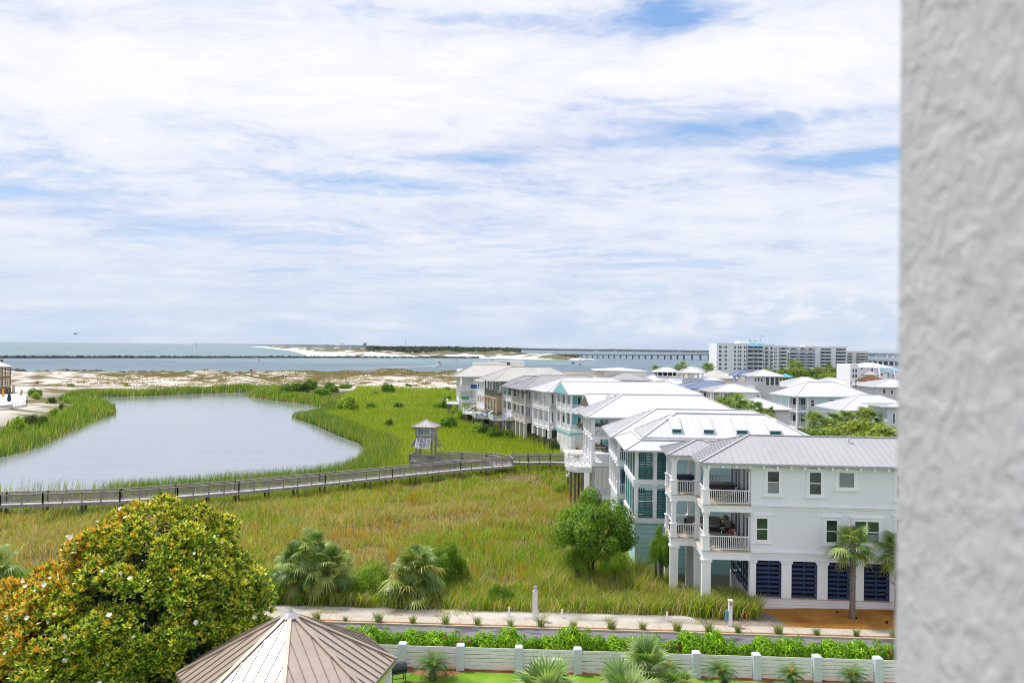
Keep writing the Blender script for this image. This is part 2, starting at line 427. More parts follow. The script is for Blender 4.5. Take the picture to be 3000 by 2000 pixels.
# pine-straw mound against the white house
def hm(X, Y):
    u = sstep(17.2, 19.5, X)
    yb = 58.6-.075*(X-14.5)
    r_ = np.clip((Y-y_pb(X))/(yb-y_pb(X)), 0, 1)
    edge = sstep(0, .06, r_)
    left = 18.3+1.2*np.sin(r_*3.0)-2.3*r_
    lm = sstep(0, 1.0, X-left)
    return -.35+.41*edge*lm+(.12+.022*np.clip(X-19, 0, 12))*np.sin(r_*1.45)*lm*sstep(17, 22, X)+.05*fbm(X, Y, .8, 77)*lm
mo = grid_sheet('pine_straw_bed', np.arange(16.2, 48, .15), np.arange(53.0, 59.4, .12), hm, lambda x, y, z: np.ones((len(x), 3)), M_mulch); tag(mo, kind='structure')
sheet('paver_drive', [(15.6, 54.5), (18.6, 54.2), (19.2, 57.4), (16.2, 57.8)], .03, paint('pavers', (.235, .205, .20), .9, .2, 3))
sheet('gravel_edge', [(13.6, 54.36), (20.5, 54.0), (19.6, 54.9), (14.0, 55.5)], .036, paint('gravel_edge', (.30, .235, .20), .9, .25, 6))

# --- water
def water(name, deep, shallow, rough, bscale, bstr, caps=False, size=None):
    m, t = newmat(name); g = t.new('ShaderNodeNewGeometry')
    s1 = t.vm('MULTIPLY', g, (bscale*.55, bscale*1.3, 1))
    n1 = t.noise(s1, 1.0, 5, .6); n2 = t.noise(t.vm('MULTIPLY', g, (.012, .03, 1)), 1.0, 5, .6)
    sx = t.new('ShaderNodeSeparateXYZ', ins={0: g})
    if caps:
        yb = t.m('ADD', t.m('MULTIPLY', (sx, 1), .001), t.m('MULTIPLY', t.m('SUBTRACT', n2, .5), .45))
        f1 = t.ramp(yb, [(.43, 1.0), (.60, .25), (.80, .10), (1.0, .55)])          # pale green shallows by the near shore
        far = t.ramp(t.m('MULTIPLY', yb, .5), [(.50, 0.0), (.56, .75), (.75, .35), (1.0, .0)])
        lft = t.ramp(t.m('ADD', t.m('MULTIPLY', (sx, 0), .0006), .5), [(.2, .8), (.5, 1.0), (.75, .2)])
        f = t.m('MAXIMUM', t.m('MULTIPLY', f1, .85), t.m('MULTIPLY', far, lft)); f = t.m('MULTIPLY', f, t.ramp(t.m('ADD', t.m('MULTIPLY', (sx, 0), .0008), .5), [(.35, 1.0), (.62, .45)]))
        f = t.m('ADD', f, t.m('MULTIPLY', t.m('SUBTRACT', n2, .5), .8), True)
    else: f = n2
    nr = t.noise(t.vm('MULTIPLY', g, (.014, .055, 1) if caps else (.05, .30, 1)), 1.0, 8, .75)
    col = t.mix(f, deep, shallow)
    col = t.mix(t.ramp(nr, [(.38, .8 if caps else .3), (.56, 0.0)]), col, tuple(c*.55 for c in deep))
    if caps:
        wn = t.noise(t.vm('MULTIPLY', g, (.05, .16, 1)), 1.0, 7, .72)
        wm = t.ramp(wn, [(.665, 0.0), (.70, .9)])
        col = t.mix(wm, col, (.85, .88, .88))
    b = finish(t, col, rough, n1, bstr, 1/bscale*.35, 0, .32 if caps else .5)
    b.inputs['IOR'].default_value = 1.33
    return m
M_sea = water('sea_water', (.085, .14, .20), (.25, .40, .375), .36, .35, .75, True)
M_lag = water('lagoon_water', (.235, .25, .28), (.26, .275, .30), .06, 1.5, .08); M_lag.node_tree.nodes['Principled BSDF'].inputs['IOR'].default_value = 1.62
b = MB(); b.face([(-9000, 300, WL), (9000, 300, WL), (34000, 34000, WL), (-34000, 34000, WL)])
o = b.build('sea', M_sea); tag(o, kind='structure')
b = MB(); b.face([(-300, 90, WL+.02), (6, 90, WL+.02), (6, 345, WL+.02), (-300, 345, WL+.02)])
# the lagoon sheet is cut to the basin so that it never shows through low marsh ground
b = MB(); LG = []
cx, cy = np.mean([p[0] for p in LAG]), np.mean([p[1] for p in LAG])
b.face([(p[0]+(.0), p[1], WL+.03) for p in LAG])
o = b.build('lagoon', M_lag); tag(o, kind='structure')
bm = bmesh.new(); bm.from_mesh(o.data); bmesh.ops.triangulate(bm, faces=bm.faces[:]); 
bm.to_mesh(o.data); bm.free()

# --- rock jetty across the channel mouth, rocks on the near bank
M_rock = paint('jetty_rock', (.085, .083, .088), .9, .35, .35)
M_rock2 = paint('bank_rock', (.17, .165, .17), .9, .3, .5)
def rock_line(name, a, c, n, wid, hgt, size, mat, seed):
    r_ = np.random.default_rng(seed); V = []; Fc = []
    ico = bmesh.new(); bmesh.ops.create_icosphere(ico, subdivisions=1, radius=1); iv = np.array([v.co[:] for v in ico.verts]); ifc = np.array([[v.index for v in f.verts] for f in ico.faces]); ico.free()
    for k in range(n):
        q = r_.random(); off = (r_.random()-.5)*2
        p = np.array([a[0]+(c[0]-a[0])*q, a[1]+(c[1]-a[1])*q+off*wid, WL+hgt*(1-off*off)*(.25+.75*r_.random())])
        s_ = size*(.5+r_.random())*np.array([1.25, 1, .75]); jit = 1+.28*(r_.random((len(iv), 1))-.5)*2
        an = r_.random()*6.28; ca, sa = math.cos(an), math.sin(an); vv = iv*jit*s_
        vv = np.stack([vv[:, 0]*ca-vv[:, 1]*sa, vv[:, 0]*sa+vv[:, 1]*ca, vv[:, 2]], 1)
        Fc.append(ifc+len(V)*len(iv)); V.append(vv+p)
    return np_mesh(name, np.concatenate(V), np.concatenate(Fc), 3, mat)
def ja(px): 
    y_ = np.interp(px, [-300, 0, 600, 1100, 1400], [1049.0, 1048.9, 1048.4, 1047.9, 1048.7]); p = P(px, y_, WL); return (p.x, p.y)
jt = empty('rock_jetty', (*ja(500), WL)); tag(jt, 'long low dark rock jetty crossing the channel water below the horizon', 'jetty')
for k, (pa, pb) in enumerate([(-120, 170), (170, 450), (450, 750), (750, 1050), (1050, 1402)]):
    o = rock_line('rock_section', ja(pa), ja(pb), 560, 4.0, 2.3, 1.5, M_rock, 50+k)
    o.parent = jt; o.location = (-jt.location.x, -jt.location.y, -jt.location.z)
o = rock_line('bank_rocks', (-310, SHORE_Y+4), (-70, SHORE_Y+5), 900, 5.0, 3.4, 1.5, M_rock2, 3)
tag(o, 'grey boulders lining the near bank of the channel behind the left dunes', 'rocks', kind='stuff')

# --- far beach, pine wood, distant shores
M_far = tint_mat('far_ground', .95, .05, .4, .05, .30)
def far_poly(name, pix, hmax, cfun, step, seed, e=12):
    pl = [PP(*q) for q in pix]; X0 = min(p[0] for p in pl); X1 = max(p[0] for p in pl); Y0 = min(p[1] for p in pl); Y1 = max(p[1] for p in pl)
    def hf(X, Y):
        sd_ = poly_sd(X, Y, pl)
        return WL-1.5+sstep(0, e, -sd_)*2.2+sstep(e*.5, e*4, -sd_)*hmax*fbm(X, Y, 60, seed, 5)**1.5
    return grid_sheet(name, np.arange(X0-10, X1+10, step[0]), np.arange(Y0-10, Y1+10, step[1]), hf, cfun, M_far)
FS = np.array([.80, .77, .73]); FV = np.array([.15, .145, .085])
def far_c(x, y, z):
    v = sstep(.44, .53, .6*fbm(x, y, 90, 91, 6)+.4*fbm(x, y, 22, 95, 4)+.05*sstep(2.5, 5, z)+.07*sstep(1700, 2600, y)-.15*(z < WL+1.6))[:, None]
    return FS*(1-v)+FV*v
o = far_poly('far_beach', [(958, 1046.6), (1100, 1047.4), (1400, 1048.3), (1480, 1050.5), (1560, 1053.2), (1640, 1054.6), (1700, 1055.2), (1764, 1053.6), (1700, 1050.5), (1620, 1047.3), (1560, 1041), (1500, 1033), (1300, 1028), (1100, 1024.5),
     (900, 1020), (800, 1016), (760, 1014.2), (800, 1020), (870, 1026), (930, 1032), (985, 1039), (955, 1043)], 14, far_c, (7, 9), 81, 14)
tag(o, kind='structure')
# surf along the far beach
m, t = newmat('surf_foam'); g = t.new('ShaderNodeNewGeometry'); n1 = t.noise(t.vm('MULTIPLY', g, (.02, .012, 1)), 1.0, 6, .7)
bs = t.new('ShaderNodeBsdfDiffuse', ins={'Color': (.88, .89, .87, 1)}); tr = t.new('ShaderNodeBsdfTransparent')
mx = t.new('ShaderNodeMixShader'); rp = t.ramp(n1, [(.40, 0.0), (.50, 1.0)])
t.l.new(rp.outputs[0], mx.inputs[0]); t.l.new(tr.outputs[0], mx.inputs[1]); t.l.new(bs.outputs[0], mx.inputs[2])
o_ = t.new('ShaderNodeOutputMaterial'); t.l.new(mx.outputs[0], o_.inputs[0]); M_foam = m
b = MB(); b.face([(*PP(*q), WL+.10) for q in [(905, 1046.6), (985, 1046.8), (1000, 1040), (945, 1033), (880, 1026), (820, 1020), (765, 1014.5), (730, 1014), (800, 1021), (850, 1027), (880, 1034), (895, 1040)]])
o = b.build('surf', M_foam); tag(o, kind='structure')
def wake(name, pts, w0, w1):
    b = MB(); P_ = [PP(*q) for q in pts]; n = len(P_)
    L_ = [(p[0], p[1]+w0+(w1-w0)*i/(n-1), WL+.12) for i, p in enumerate(P_)]; R_ = [(p[0], p[1]-(w0+(w1-w0)*i/(n-1)), WL+.12) for i, p in enumerate(P_)]
    for i in range(n-1): b.face([R_[i], R_[i+1], L_[i+1], L_[i]])
    o = b.build(name, M_wake); tag(o, kind='structure')
m, t = newmat('wake_foam'); g = t.new('ShaderNodeNewGeometry'); n1 = t.noise(t.vm('MULTIPLY', g, (.06, .25, 1)), 1.0, 6, .7)
bs = t.new('ShaderNodeBsdfDiffuse', ins={'Color': (.90, .92, .92, 1)}); tr = t.new('ShaderNodeBsdfTransparent')
mx = t.new('ShaderNodeMixShader'); rp = t.ramp(n1, [(.36, .15), (.5, 1.0)])
t.l.new(rp.outputs[0], mx.inputs[0]); t.l.new(tr.outputs[0], mx.inputs[1]); t.l.new(bs.outputs[0], mx.inputs[2])
o_ = t.new('ShaderNodeOutputMaterial'); t.l.new(mx.outputs[0], o_.inputs[0]); M_wake = m
wake('boat_wake', [(1000, 1079.5), (1060, 1078), (1120, 1076.5), (1180, 1074.8), (1240, 1073.4), (1278, 1072.6)], 1.5, 7)
wake('boat_wake', [(1345, 1056.7), (1358, 1056.3), (1372, 1056)], 3, .8)
wake('boat_wake', [(1510, 1065.6), (1600, 1066.2), (1660, 1065.6)], .8, 2.2)
wake('boat_wake', [(1712, 1066.6), (1740, 1067.3), (1780, 1067.6)], 2.4, .6)

# leaves as a cloud of small rhombic faces
def leaf_cloud(C, N, size, asp, rg, up=.35):
    """C (n,3) centres, N (n,3) outward directions, size (n,)"""
    n = len(C); d = N+rg.normal(0, .55, (n, 3)); d[:, 2] += up; d /= np.linalg.norm(d, axis=1)[:, None]+1e-9
    a = rg.normal(0, 1, (n, 3)); a -= d*np.sum(a*d, 1)[:, None]; a /= np.linalg.norm(a, axis=1)[:, None]+1e-9
    b = np.cross(d, a); L = size[:, None]*.5; W = L*asp
    V = np.stack([C-a*L, C+b*W-a*L*.1, C+a*L, C-b*W-a*L*.1], 1).reshape(-1, 3)
    Fc = np.arange(4*n).reshape(n, 4)
    return V, Fc
def leaf_mat(name, rough=.5, trans=.3, spec=.3, gain=(1, 1, 1)):
    m, t = newmat(name); a0_ = t.new('ShaderNodeAttribute', attribute_name='tint'); a = t.vm('MULTIPLY', (a0_, 0), gain)
    p = t.new('ShaderNodeBsdfPrincipled', ins={'Roughness': rough, 'Specular IOR Level': spec}); t.l.new(a.outputs[0], p.inputs['Base Color'])
    tl = t.new('ShaderNodeBsdfTranslucent'); tm = t.vm('MULTIPLY', (a, 0), (1.35, 1.25, .55)); t.l.new(tm.outputs[0], tl.inputs[0])
    mx = t.new('ShaderNodeMixShader', ins={0: trans}); t.l.new(p.outputs[0], mx.inputs[1]); t.l.new(tl.outputs[0], mx.inputs[2])
    o = t.new('ShaderNodeOutputMaterial'); t.l.new(mx.outputs[0], o.inputs[0]); return m
M_leaf = leaf_mat('leaves', .55, .35, .25, (1.55, 1.45, 1.4)); M_gloss = leaf_mat('glossy_leaves', .34, .2, .5, (2.15, 2.1, 1.6)); M_grass = leaf_mat('grass_blades', .6, .4, .1, (1.58, 1.54, 1.6)); M_palm = leaf_mat('palm_leaves', .42, .3, .4, (1.35, 1.6, 1.3))
M_farleaf = leaf_mat('far_leaves', .8, .1, .05)

def wood_mass(name, poly, n, hgt, size, c0, c1, seed, base=WL+1):
    rg = np.random.default_rng(seed); pl = np.array(poly); x0, y0 = pl.min(0); x1, y1 = pl.max(0)
    X = rg.uniform(x0, x1, n*3); Y = rg.uniform(y0, y1, n*3); k = poly_sd(X, Y, poly) < 0; X, Y = X[k][:n], Y[k][:n]; n = len(X)
    H = hgt*(.55+.6*fbm(X, Y, size*9, seed % 9, 4)); Z = base+H*(.25+.75*rg.random(n)**.6)
    C = np.stack([X, Y, Z], 1); N = np.tile([0, -.6, .8], (n, 1)).astype(float)
    V, Fc = leaf_cloud(C, N, size*rg.uniform(.7, 1.5, n), .9, rg, .3)
    q = rg.random((n, 1)); col = np.array(c0)*(1-q)+np.array(c1)*q
    return np_mesh(name, V, Fc, 4, M_farleaf, np.repeat(col, 4, 0))
wp = [PP(*q, WL) for q in [(1075, 1036), (1160, 1037.2), (1300, 1040), (1420, 1041.2), (1500, 1037.4), (1528, 1035.2), (1500, 1031), (1400, 1029), (1200, 1027), (1075, 1027)]]
o = wood_mass('pine_wood', wp, 15000, 17, 9, (.020, .038, .018), (.05, .075, .03), 5); tag(o, 'dark green pine wood on the far shore behind the white dunes', 'pine wood', kind='stuff')
wp = [PP(*q, WL) for q in [(1500, 1046), (1600, 1048.4), (1690, 1050), (1700, 1048), (1600, 1044), (1500, 1041)]]
o = wood_mass('shore_scrub', wp, 3000, 5, 5, (.05, .07, .03), (.10, .11, .05), 6); tag(o, 'low green scrub on the sand spit in front of the bridge', 'scrub', kind='stuff')
wp = [PP(*q, WL) for q in [(1000, 1029), (1110, 1030), (1130, 1027), (1010, 1023.5), (900, 1021), (930, 1024)]]
o = wood_mass('far_scrub', wp, 2500, 6, 9, (.06, .075, .04), (.11, .12, .06), 8); tag(o, 'patches of dark scrub on the far peninsula beside the beach', 'scrub', kind='stuff')
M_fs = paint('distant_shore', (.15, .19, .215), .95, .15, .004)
def far_strip(name, pts, hs, depth=260):
    b = MB(); r_ = random.Random(4)
    for i in range(len(pts)-1):
        (xa, ya), (xb, yb) = PP(*pts[i]), PP(*pts[i+1]); n = 40
        for k in range(n):
            u0, u1 = k/n, (k+1)/n; p0 = (xa+(xb-xa)*u0, ya+(yb-ya)*u0); p1 = (xa+(xb-xa)*u1, ya+(yb-ya)*u1); h = hs[i]+(hs[i+1]-hs[i])*u0
            z = WL+h*(.78+.38*vnoise(np.array(p0[0]), np.array(0.), 160, 17))
            b.prism([(p0[0], p0[1]+r_.uniform(0, 40)), (p1[0]+2, p1[1]+r_.uniform(0, 40)), (p1[0], p1[1]+depth), (p0[0], p0[1]+depth)], WL-1, float(z))
    o = b.build(name, M_fs); tag(o, kind='structure'); return o
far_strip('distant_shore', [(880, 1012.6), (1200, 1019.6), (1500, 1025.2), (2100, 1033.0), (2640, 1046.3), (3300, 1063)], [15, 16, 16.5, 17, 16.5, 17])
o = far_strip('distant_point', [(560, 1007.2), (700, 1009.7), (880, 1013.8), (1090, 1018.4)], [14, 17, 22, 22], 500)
# pale houses and bluffs dotting the distant shore
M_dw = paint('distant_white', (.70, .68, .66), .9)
for k, (px, py, w_, h_) in enumerate([(1568, 1025.6, 30, 7), (1652, 1028, 40, 6), (1745, 1029.4, 26, 9), (1862, 1031.8, 40, 7), (1990, 1034, 26, 9), (2570, 1045.2, 34, 8), (2600, 1045.5, 26, 12), (2614, 1046, 15, 10), (2040, 1035, 18, 7), (1800, 1030.4, 14, 8)]):
    p = P(px, py, WL); e = empty('shore_house', (p.x, p.y-30, WL))
    b = MB(); b.box(-w_/2, w_/2, 0, 14, 0, h_*.7); b.build('wall', M_dw, e)
    b = MB(); z_ = h_*.7; b.v = [(-w_/2-1, -1, z_), (w_/2+1, -1, z_), (w_/2+1, 15, z_), (-w_/2-1, 15, z_), (-w_/4, 7, h_*1.15), (w_/4, 7, h_*1.15)]
    b.f = [(0, 1, 5, 4), (1, 2, 5), (2, 3, 4, 5), (3, 0, 4), (0, 3, 2, 1)]; b.build('roof', M_fs, e)
    tag(e, 'tiny pale house on the far shore, number %s from the left' % ['one', 'two', 'three', 'four', 'six', 'eight', 'nine', 'ten', 'seven', 'five'][k], 'house', 'pale houses on the distant shore')
# distant landmarks: tall block, two water towers, masts, blue-roofed pavilions
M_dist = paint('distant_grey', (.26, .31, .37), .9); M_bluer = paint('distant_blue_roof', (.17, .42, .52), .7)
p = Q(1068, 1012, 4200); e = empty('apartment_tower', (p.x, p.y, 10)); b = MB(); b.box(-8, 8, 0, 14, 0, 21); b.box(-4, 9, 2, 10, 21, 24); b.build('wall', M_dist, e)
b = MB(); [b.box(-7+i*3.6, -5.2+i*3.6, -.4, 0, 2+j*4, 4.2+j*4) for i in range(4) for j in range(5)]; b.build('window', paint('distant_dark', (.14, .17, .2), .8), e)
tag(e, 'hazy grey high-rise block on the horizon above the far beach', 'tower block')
for px, lab in ((999, 'left of the pair of bulbous water towers on the hazy horizon'), (1004.5, 'right of the pair of bulbous water towers on the hazy horizon')):
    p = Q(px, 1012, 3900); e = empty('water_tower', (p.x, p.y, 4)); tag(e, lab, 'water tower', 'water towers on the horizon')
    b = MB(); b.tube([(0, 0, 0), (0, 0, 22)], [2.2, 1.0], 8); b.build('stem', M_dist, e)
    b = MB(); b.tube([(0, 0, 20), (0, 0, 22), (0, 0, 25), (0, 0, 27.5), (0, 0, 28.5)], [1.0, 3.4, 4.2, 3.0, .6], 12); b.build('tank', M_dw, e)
for px, y1, nm in ((960, 997, 'second'), (576, 995, 'first'), (1188, 990, 'third')):
    p = Q(px, y1+14, 3600); e = MB(); h_ = Q(px, y1, 3600).z; e.tube([(0, 0, 0), (0, 0, h_)], [.9, .35], 5)
    [e.bar((-.9+.6*(k/8), 0, k*h_/8), (.9-.6*(k/8), 0, (k+1)*h_/8), .3, .3) for k in range(8)]
    o = e.build('radio_mast', M_dist); o.location = (p.x, p.y, 0); tag(o, 'thin grey radio mast on the horizon, %s from the left' % nm, 'mast', 'radio masts on the horizon')
for px, nm in ((1077, 'leftmost'), (1097, 'second'), (1106, 'third'), (1120, 'rightmost')):
    p = P(px, 1029.5, 3.0); e = empty('beach_pavilion', (p.x, p.y, 0)); tag(e, 'small pale blue roofed beach pavilion among far dunes, %s of four' % nm, 'pavilion', 'blue roofed pavilions on the far beach')
    w_ = 6.5; b = MB(); b.box(-w_*.8, w_*.8, -4, 4, 0, 4.4); b.build('wall', M_dist, e)
    b = MB(); b.v = [(-w_, -6, 4.4), (w_, -6, 4.4), (w_, 6, 4.4), (-w_, 6, 4.4), (0, 0, 9.0)]; b.f = [(0, 1, 4), (1, 2, 4), (2, 3, 4), (3, 0, 4), (3, 2, 1, 0)]; b.build('roof', M_bluer, e)

# --- long bridge
M_br = paint('bridge_concrete', (.30, .29, .28), .85, .1, .05); M_brd = paint('bridge_pier', (.17, .18, .20), .9, .1, .05)
bp = []
for px, yd, yb_ in ((1535, 1037.5, 1043.5), (1650, 1037.8, 1046.3), (1800, 1039.0, 1049.5), (1950, 1039.6, 1052.2), (2096, 1036.7, 1055.0), (2330, 1045, 1061), (2540, 1053.2, 1067), (2700, 1059.5, 1073)):
    p = P(px, yb_, WL); bp.append(Vector((p.x, p.y, Q(px, yd, p.y).z)))
br = empty('road_bridge', (bp[0].x, bp[0].y, 0)); tag(br, 'long low concrete road bridge on many piers crossing the pass', 'bridge')
o0 = Vector((bp[0].x, bp[0].y, 0)); b = MB(); b2 = MB(); 
for i in range(len(bp)-1):
    b.bar(bp[i]-o0-Vector((0, 0, .9)), bp[i+1]-o0-Vector((0, 0, .9)), 11, 1.5); 
    for s_ in (-5.2, 5.2): b2.bar(bp[i]-o0+Vector((0, s_, .3)), bp[i+1]-o0+Vector((0, s_, .3)), .4, 1.0)
b.build('deck', M_br, br); b2.build('parapet', M_br, br)
tot = [0]
for i in range(len(bp)-1): tot.append(tot[-1]+(bp[i+1]-bp[i]).length)
d_ = 12; 
while d_ < tot[-1]:
    i = max(k for k in range(len(bp)) if tot[k] <= d_); i = min(i, len(bp)-2); q = bp[i].lerp(bp[i+1], (d_-tot[i])/(tot[i+1]-tot[i]))-o0
    b = MB(); b.box(q.x-.9, q.x+.9, q.y-5.4, q.y+5.4, q.z-2.6, q.z-1.7)
    for s_ in (-4, 0, 4): b.box(q.x-.7, q.x+.7, q.y+s_-.8, q.y+s_+.8, WL-3, q.z-2.6)
    b.build('pier', M_brd, br); d_ += 13.5 if q.z < 9 else 17
cars = paint('far_car_white', (.7, .7, .7), .4), paint('far_car_dark', (.07, .07, .08), .4), paint('far_car_red', (.4, .05, .04), .4)
for k, dd in enumerate((230, 300, 420, 510, 585, 650, 720)):
    i = max(j for j in range(len(bp)) if tot[j] <= dd); q = bp[i].lerp(bp[i+1], (dd-tot[i])/(tot[i+1]-tot[i])); an = math.atan2((bp[i+1]-bp[i]).y, (bp[i+1]-bp[i]).x)
    e = empty('passing_car', (q.x, q.y-2, q.z+.05), an); b = MB(); b.box(-2.2, 2.2, -.9, .9, .3, .95); b.box(-1.3, 1.1, -.8, .8, .95, 1.5); b.build('body', cars[k % 3], e)
    b = MB(); [b.tube([(x_, -.95, .35), (x_, .95, .35)], .34, 8) for x_ in (-1.4, 1.4)]; b.build('wheels', cars[1], e)
    tag(e, 'tiny %s car driving on the far bridge, %s from the left' % (['white', 'dark', 'red'][k % 3], ['first', 'second', 'third', 'fourth', 'fifth', 'sixth', 'seventh'][k]), 'car', 'cars on the bridge')
# ================================================================== houses
def metal_roof(name, c, streak=.18):
    m, t = newmat(name); g = t.new('ShaderNodeNewGeometry'); n1 = t.noise(g, .35, 5); n2 = t.noise(t.vm('MULTIPLY', g, (2.2, .5, .5)), 1.5, 5)
    f = t.m('ADD', t.m('MULTIPLY', n1, .5), t.m('MULTIPLY', n2, .5))
    col = t.ramp(f, [(.36, tuple(x*(1-streak) for x in c)), (.60, c)])
    finish(t, col, .45, n1, .05, .02, .0, .4); return m
M_rW = metal_roof('roof_white', (.62, .625, .645), .09); M_rG = metal_roof('roof_grey', (.37, .37, .39), .15); M_rL = metal_roof('roof_light_grey', (.40, .40, .42), .10)
M_rB = metal_roof('roof_weathered', (.52, .51, .48), .15); M_rS = paint('roof_slate', (.17, .225, .35), .7, .22, 5, 0, 0, .3, 9)
M_W = paint('white_paint', (.79, .80, .86), .5, .02, .8, .0); M_wall = siding('white_board', (.80, .81, .86), .22, .01)
M_trim = paint('trim_white', (.86, .86, .88), .5, .02, .8); M_grey = paint('grey_trim', (.62, .62, .64), .6, .03)
M_aqua = siding('pale_aqua_siding', (.58, .80, .82), .20, .03); M_aqua2 = siding('aqua_siding', (.46, .72, .74), .42, .05); M_turq = siding('turquoise_siding', (.20, .57, .57), .2, .03)
M_seag = siding('sea_green_siding', (.29, .47, .43), .24, .04); M_wgrey = siding('light_grey_siding', (.57, .58, .60), .22, .03); M_tan = paint('tan_stucco', (.60, .43, .27), .8, .05)
M_cream = paint('cream_paint', (.68, .65, .58), .7, .04, .8, .15); M_olive = paint('olive_trim', (.26, .29, .23), .6, .05); M_pblue = siding('pale_blue_siding', (.60, .68, .72), .2, .02)
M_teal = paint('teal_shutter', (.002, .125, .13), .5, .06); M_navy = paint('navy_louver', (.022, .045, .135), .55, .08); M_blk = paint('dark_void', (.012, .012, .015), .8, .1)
M_sill = paint('wood_sill', (.42, .26, .12), .7, .15, 3); M_deckw = paint('pale_deck', (.55, .47, .36), .8, .08, 2); M_woodg = paint('grey_wood', (.19, .17, .155), .9, .2, 2, .2)
M_blue = paint('blue_frame', (.10, .19, .32), .5, .05); M_brown = paint('brown_post', (.13, .09, .065), .8, .1)
def glass(name, c, rough=.08):
    m, t = newmat(name); g = t.new('ShaderNodeNewGeometry'); n = t.noise(g, .9, 3)
    col = t.ramp(n, [(.35, tuple(x*.5 for x in c)), (.65, tuple(x*1.4 for x in c))]); finish(t, col, rough, n, .03, .01, 0, .6); return m
M_glass = glass('window_glass', (.035, .055, .055)); M_gl2 = glass('window_glass_blue', (.05, .08, .11)); M_blind = siding('window_blind', (.22, .26, .26), .07, .02)

def roof_planes(b, x0, x1, y0, y1, z0, slope, gables='', rib=.5, cap=True, ribw=.035, ribh=.04, th=.16, soff=True):
    dx, dy = x1-x0, y1-y0; L = 'L' in gables; Rr = 'R' in gables
    if dx >= dy: h = dy/2; ra = (x0+(0 if L else h), (y0+y1)/2); rb = (x1-(0 if Rr else h), (y0+y1)/2)
    else: h = dx/2; ra = ((x0+x1)/2, y0+h); rb = ((x0+x1)/2, y1-h)
    zr = z0+h*slope; A, B_, C_, D = (x0, y0, z0), (x1, y0, z0), (x1, y1, z0), (x0, y1, z0); ra = (*ra, zr); rb = (*rb, zr)
    if dx >= dy: b.face([A, B_, rb, ra]); b.face([C_, D, ra, rb]); b.face([D, A, ra]); b.face([B_, C_, rb])
    else: b.face([A, B_, ra]); b.face([C_, D, rb]); b.face([D, A, ra, rb]); b.face([B_, C_, rb, ra])
    # fascia and soffit
    for p, q in ((A, B_), (B_, C_), (C_, D), (D, A)):
        b.face([(p[0], p[1], z0-th), (q[0], q[1], z0-th), q, p])
    if soff: b.face([(x0, y0, z0-th), (x0, y1, z0-th), (x1, y1, z0-th), (x1, y0, z0-th)])
    if rib:
        def ribs(p, q, inw, hp, hq):
            p = Vector(p); q = Vector(q); d = q-p; ln = d.length; d.normalize(); inw = Vector(inw); n = int(ln/rib); off = (ln-n*rib)/2
            for k in range(n+1):
                s = off+k*rib; lim = h
                if hp: lim = min(lim, s)
                if hq: lim = min(lim, ln-s)
                if lim < .15: continue
                a = p+d*s; e = a+inw*lim+Vector((0, 0, slope*lim)); up = (Vector((0, 0, 1))-inw*slope).normalized()*ribh; w = d*ribw/2; b_ = len(b.v)
                b.v += [tuple(a-w), tuple(a+w), tuple(a+w+up), tuple(a-w+up), tuple(e-w), tuple(e+w), tuple(e+w+up), tuple(e-w+up)]
                for f in ((0, 1, 2, 3), (3, 2, 6, 7), (0, 3, 7, 4), (1, 5, 6, 2)): b.f.append(tuple(b_+i for i in f)); b.mi.append(b.cur)
        ribs(A, B_, (0, 1, 0), not L, not Rr); ribs(D, C_, (0, -1, 0), not L, not Rr)
        if not L: ribs(A, D, (1, 0, 0), True, True)
        if not Rr: ribs(B_, C_, (-1, 0, 0), True, True)
    if cap:
        def cp(p, q): b.bar(Vector(p)+Vector((0, 0, .03)), Vector(q)+Vector((0, 0, .03)), .22, .07)
        cp(ra, rb)
        if not L: cp(A, ra); cp(D, ra if dx >= dy else rb)
        if not Rr: cp(B_, rb if dx >= dy else ra); cp(C_, rb)
    return zr, ra, rb

